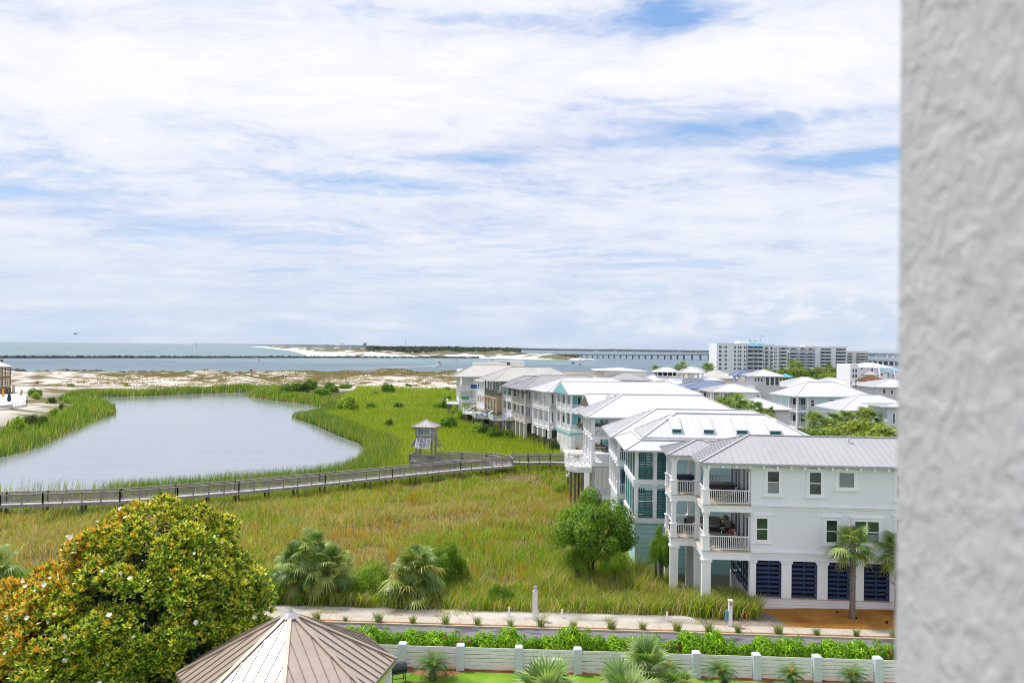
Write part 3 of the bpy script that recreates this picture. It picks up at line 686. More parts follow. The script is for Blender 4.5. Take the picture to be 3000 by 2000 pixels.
class House:
    def __init__(s, name, label, cat, X, Y, g, th, group=None):
        s.X, s.Y, s.g, s.th = X, Y, g, R(th); s.e = empty(name, (X, Y, g), -R(th)); tag(s.e, label, cat, group)
    def loc(s, px, py, yl=0.0):
        d = ray(px, py); ct, st = math.cos(s.th), math.sin(s.th)
        # local y of a world point = (x-X)*st + (y-Y)*ct
        t_ = (yl+s.X*st+s.Y*ct)/(d.x*st+d.y*ct); wx, wy, wz = d.x*t_, d.y*t_, HCAM+d.z*t_
        return (wx-s.X)*ct-(wy-s.Y)*st, wz-s.g
    def box(s, name, mat, *bx):
        b = MB()
        for q in bx: b.box(*q)
        return b.build(name, mat, s.e)
    def column(s, x, y, z0, z1, w=.34, ped=0, mat=None, cap=.12, name='column'):
        b = MB(); h = w/2; b.box(x-h, x+h, y-h, y+h, z0+ped, z1-cap-.10)
        if cap: b.box(x-h-.05, x+h+.05, y-h-.05, y+h+.05, z1-cap-.10, z1-.10); b.box(x-h-.09, x+h+.09, y-h-.09, y+h+.09, z1-.10, z1)
        if ped: p = h+.07; b.box(x-p, x+p, y-p, y+p, z0, z0+ped-.08); b.box(x-p-.06, x+p+.06, y-p-.06, y+p+.06, z0+ped-.08, z0+ped); b.box(x-p-.04, x+p+.04, y-p-.04, y+p+.04, z0, z0+.2)
        return b.build(name, mat or M_trim, s.e)
    def railing(s, a, c, z, hgt=1.05, sp=.135, mat=None, style='v', bw=.038, solid=False):
        a = Vector((*a, z)); c = Vector((*c, z)); d = c-a; ln = d.length; d.normalize(); b = MB(); up = Vector((0, 0, 1))
        b.bar(a+up*hgt, c+up*hgt, .09, .06); b.bar(a+up*.12, c+up*.12, .06, .05)
        if style == 'x':
            n = max(2, round(ln/.55)); st = ln/n
            for k in range(n):
                p, q = a+d*(k*st), a+d*((k+1)*st)
                b.bar(p+up*.14, q+up*(hgt-.03), .04, .05); b.bar(p+up*(hgt-.03), q+up*.14, .04, .05); b.bar(p+up*.1, p+up*hgt, .04, .04, (1, 0, 0))
                mpt = (p+q)/2; b.bar(mpt+up*.14, mpt+up*(hgt-.03), .035, .035, (1, 0, 0))
        else:
            n = int(ln/sp)
            for k in range(1, n): p = a+d*(ln*k/n); b.bar(p+up*.12, p+up*hgt, bw, bw, (1, 0, 0))
        if ln > 3: m_ = (a+c)/2; b.bar(m_, m_+up*(hgt), .09, .09, (1, 0, 0))
        return b.build('railing', mat or M_trim, s.e)
    def window(s, u, z, w, h, side='F', at=0.0, head=True, mullion=1, sash=True, fmat=None, pmat=None, fw=.07, name='window', trim=.16, blind=None):
        def bx(b, u0, u1, d0, d1, z0, z1):
            if side == 'F': b.box(u0, u1, at-d1, at-d0, z0, z1)
            else: b.box(at-d1, at-d0, u0, u1, z0, z1)
        b = MB(); 
        bx(b, u-fw, u, .0, .10, z-fw, z+h+fw); bx(b, u+w, u+w+fw, .0, .10, z-fw, z+h+fw); bx(b, u, u+w, .0, .10, z+h, z+h+fw); bx(b, u, u+w, .0, .10, z-fw, z)
        for k in range(1, mullion): bx(b, u+w*k/mullion-.04, u+w*k/mullion+.04, 0, .095, z, z+h)
        if sash: bx(b, u, u+w, 0, .09, z+h*.5-.03, z+h*.5+.03)
        if head:
            bx(b, u-fw-trim, u-fw, .0, .05, z-fw, z+h+fw); bx(b, u+w+fw, u+w+fw+trim, .0, .05, z-fw, z+h+fw); bx(b, u-fw-trim, u+w+fw+trim, 0, .06, z+h+fw, z+h+fw+.16)
            bx(b, u-fw-trim-.1, u+w+fw+trim+.1, 0, .16, z+h+fw+.16, z+h+fw+.25); bx(b, u-fw-trim-.1, u+w+fw+trim+.1, 0, .15, z-fw-.2, z-fw-.09); bx(b, u-fw-trim-.03, u+w+fw+trim+.03, 0, .06, z-fw-.09, z-fw)
        o = b.build(name, fmat or M_trim, s.e); b = MB(); bx(b, u, u+w, .02, .045, z, z+h); b.build('pane', pmat or M_glass, o)
        if blind: b = MB(); bx(b, u, u+w, .047, .055, z+h*blind[0], z+h*blind[1]); b.build('blind', M_blind, o)
        return o
    def louvers(s, u0, u1, z0, z1, side='F', at=0.0, mat=None, pitch=.2, fill=.62, back=True, name='louver_panel', split=True, tilt=True):
        b = MB(); n = int((z1-z0)/pitch)
        def bx(a0, a1, d0, d1, q0, q1):
            if side == 'F': b.box(a0, a1, at+d0, at+d1, q0, q1)
            else: b.box(at+d0, at+d1, a0, a1, q0, q1)
        for k in range(n):
            q = z0+k*(z1-z0)/n
            if tilt and k % 2 and split: bx(u0, u1, .10, .13, q, q+pitch*fill)
            else: bx(u0, u1, .02, .05, q, q+pitch*fill)
        bx(u0, u0+.06, .05, .10, z0, z1); bx(u1-.06, u1, .05, .10, z0, z1)
        if split: bx((u0+u1)/2-.04, (u0+u1)/2+.04, .05, .10, z0, z1)
        o = b.build(name, mat or M_navy, s.e)
        if back: bb = MB(); (bb.box(u0, u1, at+.6, at+.62, z0, z1) if side == 'F' else bb.box(at+.6, at+.62, u0, u1, z0, z1)); bb.build('shade_backing', M_blk, o)  # black sheet behind the slats puts the shade of the gaps into colour
        return o
    def roof(s, x0, x1, y0, y1, z0, slope, mat, gables='', rib=.5, name='roof', **k):
        b = MB(); r = roof_planes(b, x0, x1, y0, y1, z0, slope, gables, rib, **k); b.build(name, mat, s.e); return r
    def person_at(s, x, y, z): ct, st = math.cos(s.th), math.sin(s.th); return Vector((s.X+x*ct+y*st, s.Y-x*st+y*ct, s.g+z))

# ---------------------------------------------------------------- the near white house
H1 = House('white_beach_house', 'large white stucco house nearest the road, double porch on the left and navy louvers below', 'house', 14.46, 58.0, 0.0, 4.3)
h = H1; W1 = 7.4; PD = 3.25; L1 = 24; F1, F2, EV = 4.27, 7.65, 10.78
h.box('wall', M_W, (PD, L1, 0, W1, F1-.55, EV-.12))
h.box('plinth_wall', M_wall, (PD-.02, L1, .06, W1-.1, -1.2, .95), (PD+.75, L1, .75, W1-.3, .95, F1-.55))
# mouldings
for z, nm in ((F1, 'cornice'), (F2, 'cornice')):
    h.box(nm, M_trim, (PD+.003, L1, -.13, 0, z-.03, z+.10), (PD+.003, L1, -.08, 0, z-.16, z-.07), (PD+.003, L1, -.05, 0, z-.30, z-.20))
def slab(h, z, mat=M_trim, dep=.5):
    b = MB(); x0 = -1.85; o = .22
    for q in ((-o, PD, -o, W1-.003), (x0-o, -o, 3.8-o, W1-.003)):
        b.box(q[0], q[1], q[2], q[3], z-dep, z-.06)
    b.box(-o-.05, PD, -o-.05, -o, z-.16, z-.07); b.box(-o-.05, -o, -o, 3.75-o, z-.16, z-.07); b.box(x0-o-.05, -o-.05, 3.75-o, 3.8-o, z-.16, z-.07)
    b.build('floor_slab', mat, h.e)
    b = MB(); b.box(-o-.02, PD-.01, -o-.02, W1-.01, z-.06, z); b.box(x0-o-.02, -o-.02, 3.78-o, W1-.01, z-.06, z); b.build('deck_floor', M_deckw, h.e)
slab(h, F1, dep=.62); slab(h, F2)
b = MB(); b.box(-.25, PD-.003, -.2, W1-.003, EV-.42, EV-.155); b.box(-2.1, -.25, 3.6, W1-.003, EV-.42, EV-.155); b.build('ceiling_beam', M_trim, h.e)
for z in (F1, F2):
    top = (F2-.5) if z == F1 else EV-.42
    for (x, y) in ((0, 0), (0, 3.8), (-1.85, 3.8), (-1.85, 7.1), (-.1, 7.1)): h.column(x, y, z, top, .36, 1.12)
    h.railing((.25, 0), (PD-.05, 0), z); h.railing((0, .25), (0, 3.55), z); h.railing((-1.6, 3.8), (-.25, 3.8), z); h.railing((-1.85, 4.05), (-1.85, 6.85), z)
    h.railing((-1.6, 7.1), (-.35, 7.1), z); h.railing((.15, 7.1), (PD, 7.1), z, mat=M_grey)
    # glazed doors on the wall that closes the porch
    for k, y in enumerate((.45, 1.55, 3.2, 4.3, 5.9)):
        h.window(y, z+.1, .85, 2.25, 'L', PD, False, 1, False, name='glass_door', pmat=M_gl2)
for (x, y) in ((0, 0), (0, 3.8), (-1.85, 3.8), (-1.85, 7.1), (-.1, 7.1)): h.column(x+.05, y+.05, -1.2, F1-.62, .62, 0, name='pier')
pier_px = [(2192, 2214), (2289, 2318), (2394, 2424), (2490, 2530), (2606, 2634)]
zt = F1-.62; prev = None
for k, (a_, c_) in enumerate(pier_px):
    xa = h.loc(a_, 1700)[0]; xc = h.loc(c_, 1700)[0]
    if k == 0: xa = PD-.05
    b = MB(); b.box(xa, xc, -.06, .5, .95, zt); b.box(xa-.08, xc+.08, -.14, .5, zt-.12, zt-.0); b.box(xa-.04, xc+.04, -.10, .5, zt-.2, zt-.12); b.build('pier', M_trim, h.e)
    if prev is not None:
        h.louvers(prev, xa, 1.0, zt, 'F', .02, M_navy, .3, .6); h.box('sill', M_sill, (prev, xa, -.05, .1, .93, 1.0))
    prev = xc
for x_ in np.arange(prev+2, L1-.8, 2.65):
    h.louvers(x_-2, x_-.1, 1.0, zt, 'F', .02, M_navy, .3, .6, back=False); h.box('pier', M_trim, (x_-.1, x_+.65, -.06, .5, .95, zt))
h.box('frieze', M_W, (PD+.002, L1, -.03, 0, F1-.62, F1-.32))
for (y0_, y1_) in ((.6, 2.6), (3.3, 5.0), (5.6, 7.0)):
    h.louvers(y0_, y1_, 1.0, zt, 'L', PD, M_navy, .3, .6, back=False)
# windows read from the facade plane
for (xa, ya, xb, yb_, kw) in ((2249, 1380, 2281, 1444, dict(blind=(.0, .45))), (2372, 1383, 2404, 1447, {}), (2458, 1384, 2501, 1427, dict(sash=False, pmat=M_blind)), (2217, 1517, 2247, 1580, {}), (2421, 1523, 2451, 1587, {}), (2504, 1526, 2573, 1590, dict(mullion=2, blind=(.0, .40)))):
    u0, z1_ = h.loc(xa, ya); u1, z0_ = h.loc(xb, yb_); h.window(u0, z0_, u1-u0, z1_-z0_, 'F', 0, **kw)
for x_ in (13.6, 17.2, 20.6): h.window(x_, 5.3, .8, 1.6); h.window(x_, 8.5, .8, 1.6)
ov = .62; ZR = h.roof(-ov, L1+ov, -ov, W1+ov+.3, EV, .358, M_rL, rib=.48)
h.roof(-1.85-ov, 3.2, 3.8-ov, W1+ov+.297, EV, .358, M_rL, rib=.40, name='porch_roof', soff=True, th=.15)
b = MB()
for k in range(24): x_ = .1+k*.98; b.box(x_-.07, x_+.07, -ov+.05, -.05, EV-.36, EV-.165)
for k in range(4): y_ = .6+k*.95; b.box(-ov+.05, -.2, y_-.07, y_+.07, EV-.36, EV-.165)
for k in range(2): x_ = -1.6+k*1.0; b.box(x_-.07, x_+.07, 3.8-ov+.05, 3.6, EV-.36, EV-.165)
b.build('eave_brackets', M_trim, h.e)['kind'] = 'stuff'
b = MB(); b.tube([(11.2, 2.9, 11.9), (11.2, 2.9, 12.35)], .06); b.box(11.08, 11.32, 2.8, 3.0, 12.3, 12.42); b.build('roof_vent', M_grey, h.e)

# ---------------------------------------------------------------- general house of the row with a porch on its left end
def porch_house(name, label, px, py_ref, Y, th, g, W, L, PD, fl, ev, slope, wall, trim, roofm, ncol=4, ground='piers', rib=.5, ov=.8, gables='', style='v', ped=0, front_cols=1, colw=.28, railm=None, piermat=None, wmat=None, hip_from=None, doors=M_glass, dw=.95):
    X = Q(px, py_ref, Y).x; h = House(name, label, 'house', X, Y, g, th, 'raised houses in the row along the marsh')
    ev -= g; fl = [f-g for f in fl]; piermat = piermat or trim
    h.box('wall', wall, (PD, L, .05, W-.05, fl[0]-.4, ev-.02))
    for z in fl:
        h.box('floor_band', trim, (-.12, PD+.002, -.12, W+.12, z-.45, z-.05), (-.2, PD+.002, -.2, W+.2, z-.05, z+.02)); h.box('floor_band', trim, (PD+.002, L+.03, .0, W, z-.4, z-.1))
    tops = fl[1:]+[ev+.03]
    for i, z in enumerate(fl):
        zt_ = tops[i]-(.45 if i < len(fl)-1 else .30)
        for k in range(ncol): y = W*k/(ncol-1); h.column(.0 if 1 else 0, y, z, zt_, colw, ped, trim, .06)
        for k in range(1, front_cols+1): h.column(PD*k/(front_cols), .0, z, zt_, colw, ped, trim, .06)
        for k in range(ncol-1): h.railing((0, W*k/(ncol-1)+.15), (0, W*(k+1)/(ncol-1)-.15), z, 1.0, .17, railm or trim, style, .05)
        for k in range(front_cols): h.railing((PD*k/front_cols+.15, 0), (PD*(k+1)/front_cols-.15, 0), z, 1.0, .17, railm or trim, style, .05)
        n = max(2, int(W/2.8))
        for k in range(n): h.window(W*(k+.5)/n-dw/2, z+.12, dw, 2.1, 'L', PD, False, 1, False, name='glass_door', pmat=doors, fmat=wmat)
    h.box('top_beam', trim, (-.14, PD, -.14, W+.14, ev-.30, ev-.17))
    lo = -g-1.6
    if ground in ('piers', 'piers_short'):
        cut = lo if ground == 'piers' else 1.6-g
        for k in range(ncol): y = W*k/(ncol-1); h.column(.05, y, cut, fl[0]-.45, .62, 0, piermat, .1, 'pier')
        for k in range(1, front_cols+1): h.column(PD*k/front_cols, .05, cut, fl[0]-.45, .62, 0, piermat, .1, 'pier')
        if ground == 'piers_short':
            for k in range(ncol): y = W*k/(ncol-1); h.box('pile', M_woodg, (-.1, .2, y-.15, y+.15, lo-g, cut))
        h.louvers(.2, W-.2, .2-g, fl[0]-.45, 'L', PD+.2, M_woodg, .35, .55, False, split=False); h.box('ground_wall', M_blk, (PD+1.5, L, .3, W-.3, lo, fl[0]-.42))  # the black block stands for the shade under the raised floor
    elif ground == 'solid': h.box('ground_wall', wall, (.05, L, .08, W-.08, lo, fl[0]-.42))
    zr = h.roof(-ov, L+ov, -ov, W+ov, ev, slope, roofm, gables, rib)
    h.fl = fl; h.ev = ev; h.W = W; h.L = L; h.PD = PD; h.lo = lo; h.zr = zr; h.ov = ov
    return h

# second house: pale aqua with teal slatted shutters and a two-step roof
h = porch_house('aqua_beach_house', 'pale aqua house with teal slatted shutters and white two-step roof with skylights', 1860, 1400, 68.4, 2.6, -.3, 8.0, 19, 3.15, [4.34, 7.70], 10.42, .50, M_aqua, M_trim, M_rW, 4, 'none', 0, 1.0, cap=False) if 0 else None
X2 = Q(1860, 1400, 68.4).x; h = House('aqua_beach_house', 'pale aqua house with teal slatted shutters and white two-step roof with skylights', 'house', X2, 68.4, 0, 2.6, 'raised houses in the row along the marsh')
W2, L2, P2 = 8.2, 16.3, 3.1
h.box('wall', M_aqua, (P2, L2, .05, W2, 3.9, 10.3)); h.box('ground_wall', M_aqua2, (.08, L2, .1, W2-.1, -1.4, 3.86))
for z in (4.34, 7.70): h.box('floor_band', M_trim, (-.14, P2+.01, -.14, W2, z-.42, z)); h.box('floor_band', M_aqua, (-.05, P2+.012, -.05, W2-.01, z-.75, z-.42)) if z > 5 else None
h.box('top_beam', M_trim, (-.1, P2, -.1, W2, 10.18, 10.26))
for z in (4.34, 7.70):
    zt_ = z+2.9 if z < 5 else 10.18
    for x_ in (.02, 1.62, 3.1): h.column(x_+.12, .05, z, zt_, .30, 0, M_aqua if 0 else M_trim, .06)
    for y_ in (2.1, 4.2, 6.2, 8.0): h.column(.12, y_, z, zt_, .26, 0, M_trim, .06)
    h.box('wall_inner', M_wgrey, (P2-.05, P2, .3, W2, z, zt_))
    for (a_, c_) in ((.32, 1.50), (1.92, 3.02)):
        b = MB(); n = 16; rr_ = random.Random(int(z*10+a_*7)); zz0, zz1 = z+.05, z+2.35
        for k in range(n): q = zz0+k*(zz1-zz0)/n; b.box(a_, c_, .0, .03, q, q+.105)
        b.box(a_, a_+.07, -.03, -.003, zz0, zz1); b.box(c_-.07, c_, -.03, -.003, zz0, zz1); b.box((a_+c_)/2-.03, (a_+c_)/2+.03, .033, .06, zz0, zz1); b.box(a_, c_, -.02, -.002, zz1-.02, zz1+.06)
        b.build('slatted_shutter', M_teal, h.e)
    for y_ in (.35, 2.4, 4.5, 6.4):
        b = MB(); [b.box(.0, .03, y_, y_+1.4, z+.1+k*.145, z+.2+k*.145) for k in range(16)]; b.build('slatted_shutter', M_teal, h.e)
    for y_ in (1.2, 3.6, 6.0): h.window(y_, z+.1, .9, 2.1, 'L', P2-.05, False, 1, False, name='glass_door', pmat=M_gl2)
# skirt roof, step, upper roof
ov = 1.0; sk = .46
b = MB(); x0, x1, y0, y1, ze = -ov, L2+ov, -ov, W2+ov, 10.33; i_ = 1.55; zi = ze+i_*sk
Ao = [(x0, y0, ze), (x1, y0, ze), (x1, y1, ze), (x0, y1, ze)]; Ai = [(x0+i_, y0+i_, zi), (x1-i_, y0+i_, zi), (x1-i_, y1-i_, zi), (x0+i_, y1-i_, zi)]
for k in range(4):
    p, q, r_, s_ = Ao[k], Ao[(k+1) % 4], Ai[(k+1) % 4], Ai[k]; b.face([p, q, r_, s_]); b.face([(p[0], p[1], ze-.15), (q[0], q[1], ze-.15), q, p])
    b.bar(Vector(p)+Vector((0, 0, .03)), Vector(s_)+Vector((0, 0, .03)), .2, .07); b.bar(Vector(s_)+Vector((0, 0, .06)), Vector(r_)+Vector((0, 0, .06)), .28, .12)
b.face([(x0, y0, ze-.15), (x0, y1, ze-.15), (x1, y1, ze-.15), (x1, y0, ze-.15)])
for k in range(int((x1-x0)/.5)):
    x_ = x0+.3+k*.5; lim = min(i_, x_-x0, x1-x_)
    if lim > .15: b.bar((x_, y0, ze+.02), (x_, y0+lim, ze+lim*sk+.02), .035, .05)
b.build('skirt_roof', M_rW, h.e)
h.roof(x0+i_+.22, x1-i_-.22, y0+i_+.22, y1-i_-.22, zi+.26, .56, M_rW, rib=.5, name='upper_roof', th=.24)
for k, (pa, pb) in enumerate(((1966, 1996), (2059, 2091), (2155, 2190), (2253, 2288))):
    ya_ = y0+i_+.22; zu = zi+.26; xa = h.loc(pa+4, 1262, ya_+.5)[0]; xb = h.loc(pb, 1262, ya_+.5)[0]
    b = MB(); yy0, yy1 = ya_+.55, ya_+2.6; z_ = lambda y, e=.0: zu+(y-ya_)*.56+e
    b.v = [(xa, yy0, z_(yy0)+.02), (xb, yy0, z_(yy0)+.02), (xb, yy0, z_(yy0)+.34), (xa, yy0, z_(yy0)+.34), (xa, yy1, z_(yy1)+.0), (xb, yy1, z_(yy1)+.0), (xb, yy1, z_(yy1)+.12), (xa, yy1, z_(yy1)+.12)]
    b.f = [(3, 2, 6, 7), (0, 3, 7, 4), (1, 5, 6, 2), (4, 7, 6, 5)]; b.mi = [0]*4
    b.bar((xa-.08, yy0-.02, z_(yy0)+.36), (xb+.08, yy0-.02, z_(yy0)+.36), .10, .05); b.bar((xa-.05, yy0, z_(yy0)+.36), (xa-.05, yy1, z_(yy1)+.15), .07, .06); b.bar((xb+.05, yy0, z_(yy0)+.36), (xb+.05, yy1, z_(yy1)+.15), .07, .06); b.bar((xa-.08, yy0-.04, z_(yy0)+.01), (xb+.08, yy0-.04, z_(yy0)+.01), .12, .06)
    o = b.build('skylight', M_rW, h.e); b = MB(); b.box(xa, xb, yy0+.01, yy0+.03, z_(yy0)+.03, z_(yy0)+.34); b.build('pane', M_teal, o)
H2 = h
# third: white with blue window frames
h = porch_house('white_blue_house', 'white house with slate-blue window frames squeezed behind the aqua house', 1812, 1347, 81.5, 2.0, 0, 9.0, 19.3, 3.0, [4.0, 7.4], 9.95, .47, M_pblue, M_trim, M_rW, 5, 'solid', .5, .95, '', 'v', 0, 1)
for z in (4.1, 7.5): h.window(.35, z, 2.3, 2.35, 'F', .12, False, 2, True, fmat=M_blue, pmat=M_gl2, fw=.14)
h.window(.35, .6, 2.3, 2.5, 'F', .0, False, 2, True, fmat=M_blue, pmat=M_gl2, fw=.14)
# fourth: white with criss-cross rails and a raised deck
h = porch_house('white_lattice_house', 'white house with criss-cross porch railings and an octagonal raised deck', 1737, 1276, 97.0, -1.6, 0, 8.6, 18.8, 5.2, [4.96, 8.30], 10.62, .47, M_pblue, M_trim, M_rW, 4, 'none', .5, 1.0, '', 'x', 0, 1, .42)
h.box('ground_wall', M_wgrey, (.0, 15.7, .02, 8.5, -.8, 4.5)); h.box('porch_wall', M_trim, (-.02, .22, -.07, .02, 4.98, 10.4)); h.box('porch_wall', M_pblue, (1.9, 5.3, -.07, .02, 4.98, 10.4)); h.window(.4, 2.0, 1.6, 2.1, 'F', .0, False, 3, False, pmat=M_cream); h.railing((-.3, -.9), (5.0, -.9), .9, 1.0)
h.box('lower_step', M_trim, (.1, 5.2, -1.0, 0, .55, .9))
h.box('inner_wall', M_W, (5.15, 5.25, .3, 8.3, 5, 10.3)); 
oct_ = [(-.2, .0), (-.2, 3.0), (-1.4, 3.6), (-2.7, 3.0), (-3.3, 1.7), (-2.9, .0), (-2.0, -1.0), (-.2, -1.0)]
b = MB(); b.prism(oct_, 4.2, 4.55); b.prism([(x*.96-.02, y*.96) for x, y in oct_], 3.85, 4.2); b.build('deck', M_trim, h.e)
for k in range(1, 7): h.railing(oct_[k], oct_[k+1], 4.55, 1.05, .15, M_trim, 'x' if k > 3 else 'v')
for (x, y) in ((-2.6, .6), (-2.1, .2), (-2.5, 1.8), (-1.3, -.6), (-1.4, 2.6)): h.box('pile', M_woodg, (x-.14, x+.14, y-.14, y+.14, -1.2, 3.85))
b = MB(); [b.bar((-2.9+i*.45, 1.1, 4.6), (-2.9+i*.45+.9, 1.6, 5.35), .09, .6) for i in (0, 3)]; 
o = b.build('deck_chair', M_trim); 
HL = h
for nm_, dx in (('white slatted chair nearest the rail on the octagonal deck', -2.6), ('white slatted chair by the porch wall on the octagonal deck', -1.2)):
    pass
bpy.data.objects.remove(o)
def adirondack(loc, rz, mat, label, group=None, cat='chair', name='deck_chair'):
    e = empty(name, loc, rz); tag(e, label, cat, group)
    b = MB(); [b.bar((-.25+i*.125, 0, .36), (-.25+i*.125, .55, .26), .1, .03) for i in range(5)]; b.build('seat', mat, e)
    b = MB(); [b.bar((-.25+i*.125, .5, .22), (-.27+i*.135, .85, 1.0-.05*abs(i-2)), .1, .03) for i in range(5)]; b.build('backrest', mat, e)
    b = MB(); [b.bar((s_, -.05, 0), (s_, -.05, .55), .06, .09) for s_ in (-.32, .32)]; [b.bar((s_, -.12, .57), (s_, .62, .57), .13, .03) for s_ in (-.34, .34)]; [b.bar((s_, 0, .34), (s_, .9, .02), .05, .1) for s_ in (-.28, .28)]; b.build('frame', mat, e); return e
adirondack(h.person_at(-2.1, .9, 4.55), .5, M_trim, 'white slatted armchair on the octagonal deck, nearer its outer rail', 'chairs on the octagonal deck')
adirondack(h.person_at(-1.2, .6, 4.55), -.3, M_trim, 'white slatted armchair on the octagonal deck, nearer the house', 'chairs on the octagonal deck')
# fifth: hidden gabled one with a small porch roof and outdoor stairs
h = House('gabled_beach_house', 'house with a small dark gable peak behind the lattice-rail house, brown post and white stair', 'house', Q(1735, 1250, 113).x, 113, 0, -4, 'raised houses in the row along the marsh')
h.box('wall', M_turq, (3, 20, .1, 8.4, -1, 10.2)); ZZ = Q(1740, 1154, 117).z
h.roof(-.4, 21, -.9, 9.4, 10.3, (ZZ-10.3)/5.15, M_rW, 'L', .5); b = MB(); b.face([(-.46, -.6, 10.32), (-.46, 9.1, 10.32), (-.46, 4.25, 10.3+4.4*(ZZ-10.3)/5.15)]); b.build('gable', M_brown, h.e)
for x_ in (3.6, 4.4): b = MB(); b.tube([(x_, 1.6, 11.2), (x_, 1.6, 12.2)], .12, 8); b.tube([(x_, 1.6, 12.2), (x_, 1.6, 12.4)], .22, 8); b.build('roof_vent', M_grey, h.e)
b = MB(); b.tube([(2.6, 1.5, 11.9), (2.6, 1.4, 11.97)], .45, 12); b.bar((2.6, 1.6, 11.3), (2.6, 1.55, 11.9), .06, .06); b.build('satellite_dish', M_grey, h.e)
h.roof(-2.3, 3, .2, 7.4, 9.6, .40, M_rW, '', .5, name='porch_roof')
for z in (4.4, 7.6): h.box('deck_floor', M_woodg, (-1.3, 3, .6, 7.2, z-.25, z)); h.railing((-1.3, .7), (2.9, .7), z, 1.0, .17, M_brown)
for x_ in (-1.2, 1.5): h.box('post', M_brown, (x_-.12, x_+.12, .6, .85, -1, 9.5))
b = MB(); [b.box(-4.4+k*.28, -4.0+k*.28, -5.6, -4.5, 1.6+k*.26, 1.66+k*.26) for k in range(12)]; b.bar((-4.4, -5.7, 1.5), (-1.1, -5.7, 4.6), .06, .25); b.bar((-4.4, -5.7, 2.5), (-1.1, -5.7, 5.6), .06, .06)
for k in range(20): b.bar((-4.4+k*.17, -5.7, 1.6+k*.155), (-4.4+k*.17, -5.7, 2.5+k*.155), .04, .04, (1, 0, 0))
b.box(-4.2, 1.2, -4.2, .6, 4.15, 4.4); b.build('outdoor_stair', M_cream, h.e); h.railing((-4.2, -4.1), (1.2, -4.1), 4.4, 1.0, .17, M_cream)
for x_ in (-4.0, -1.2): h.box('post', M_woodg, (x_-.12, x_+.12, -4.1, -3.85, -1, 4.15))
# sixth: turquoise gable
h = porch_house('turquoise_gable_house', 'house with turquoise gable and bright turquoise porch wall, long white roof', 1673, 1204, 141, -13.5, 0, 8.6, 25, 4.4, [4.2, 7.8], 10.75, .42, M_turq, M_trim, M_rW, 4, 'none', .6, .7, 'L', 'v', 0, 2, .34)
b = MB(); b.face([(-.76, .2, h.ev+.02), (-.76, h.W-.2, h.ev+.02), (-.76, h.W/2, h.ev+h.W/2*.42-.1)]); b.build('gable', M_turq, h.e)
h.box('ground_wall', M_trim, (.0, 19.8, .0, 8.55, 1.2, 3.8), (.0, .9, .0, 8.5, -1.5, 1.2), (2.1, 19.8, 0.2, 8.4, -1.5, 1.2)); h.box('band', M_turq, (-.14, 19.8, -.14, 8.7, 3.45, 3.82)); h.box('porch_inner_wall', M_turq, (1.2, 4.5, 2.6, 2.75, 4.2, 10.5)); [h.window(2.1, z, 1.2, 2.1, 'F', 2.6, False, 2, False, name='glass_door') for z in (4.3, 7.9)]
for y_ in (.7, 3.2, 5.8): h.louvers(y_, y_+1.7, 1.5, 3.3, 'L', -.06, M_grey, .3, .5, False, split=False)
h.louvers(.9, 4.0, 1.3, 3.3, 'F', -.08, M_grey, .3, .5, False, split=False)
# seventh, eighth: three columns deep on tall piers
porch_house('white_pier_house', 'white house with large hip roof standing on short white piers over dark piles', 1610, 1197, 151, -17, 0, 9.6, 19.8, 3.6, [3.7, 7.35], 10.6, .44, M_W, M_trim, M_rW, 4, 'piers_short', .6, 1.0, '', 'v', 0, 1, .34)
h = porch_house('grey_roof_house', 'house with grey metal hip roof, dark eave brackets and tall cream piers', 1539, 1182, 165, -16, 0, 9.4, 20, 3.4, [3.6, 7.2], 10.3, .46, M_W, M_cream, M_rG, 4, 'piers', .6, 1.3, '', 'v', 0, 1, .34)
b = MB()
for k in range(4): y_ = h.W*k/3; b.bar((-.1, y_, h.ev-1.0), (-.95, y_, h.ev-.2), .12, .14)
b.bar((0, -.1, h.ev-1.0), (0, -.95, h.ev-.2), .12, .14); b.build('eave_bracket', M_brown, h.e)
# ninth: narrow white one, with a white deck
h = porch_house('narrow_white_house', 'narrow white porch house between the tan house and the grey-roofed one', 1499, 1190, 176, -16, 0, 7.5, 14, 3.2, [3.9, 7.2], 10.2, .5, M_W, M_trim, M_rG, 3, 'piers', .6, .9)
b = MB(); b.prism([(-4.7, -1.8), (-.4, -3.0), (-.2, 4.2), (-4.2, 4.6)], 2.6, 2.85); b.build('deck', M_woodg, h.e)
for a_, c_ in (((-4.7, -1.8), (-.4, -3.0)), ((-4.7, -1.8), (-4.2, 4.6))): h.railing(a_, c_, 2.85, 1.1, .15)
for (x, y) in ((-4.5, -1.5), (-2.9, -1.9), (-1.2, -2.2), (-4, 3)): h.box('pile', M_woodg, (x-.16, x+.16, y-.16, y+.16, -2, 2.6))
b = MB(); b.bar((-2.6, -1.0, 2.9), (.4, -1.8, 4.4), 1.2, .1); b.bar((-2.6, -1.7, 3.9), (.4, -2.5, 5.4), .06, .06); b.build('stair', M_trim, h.e)
HD9 = h
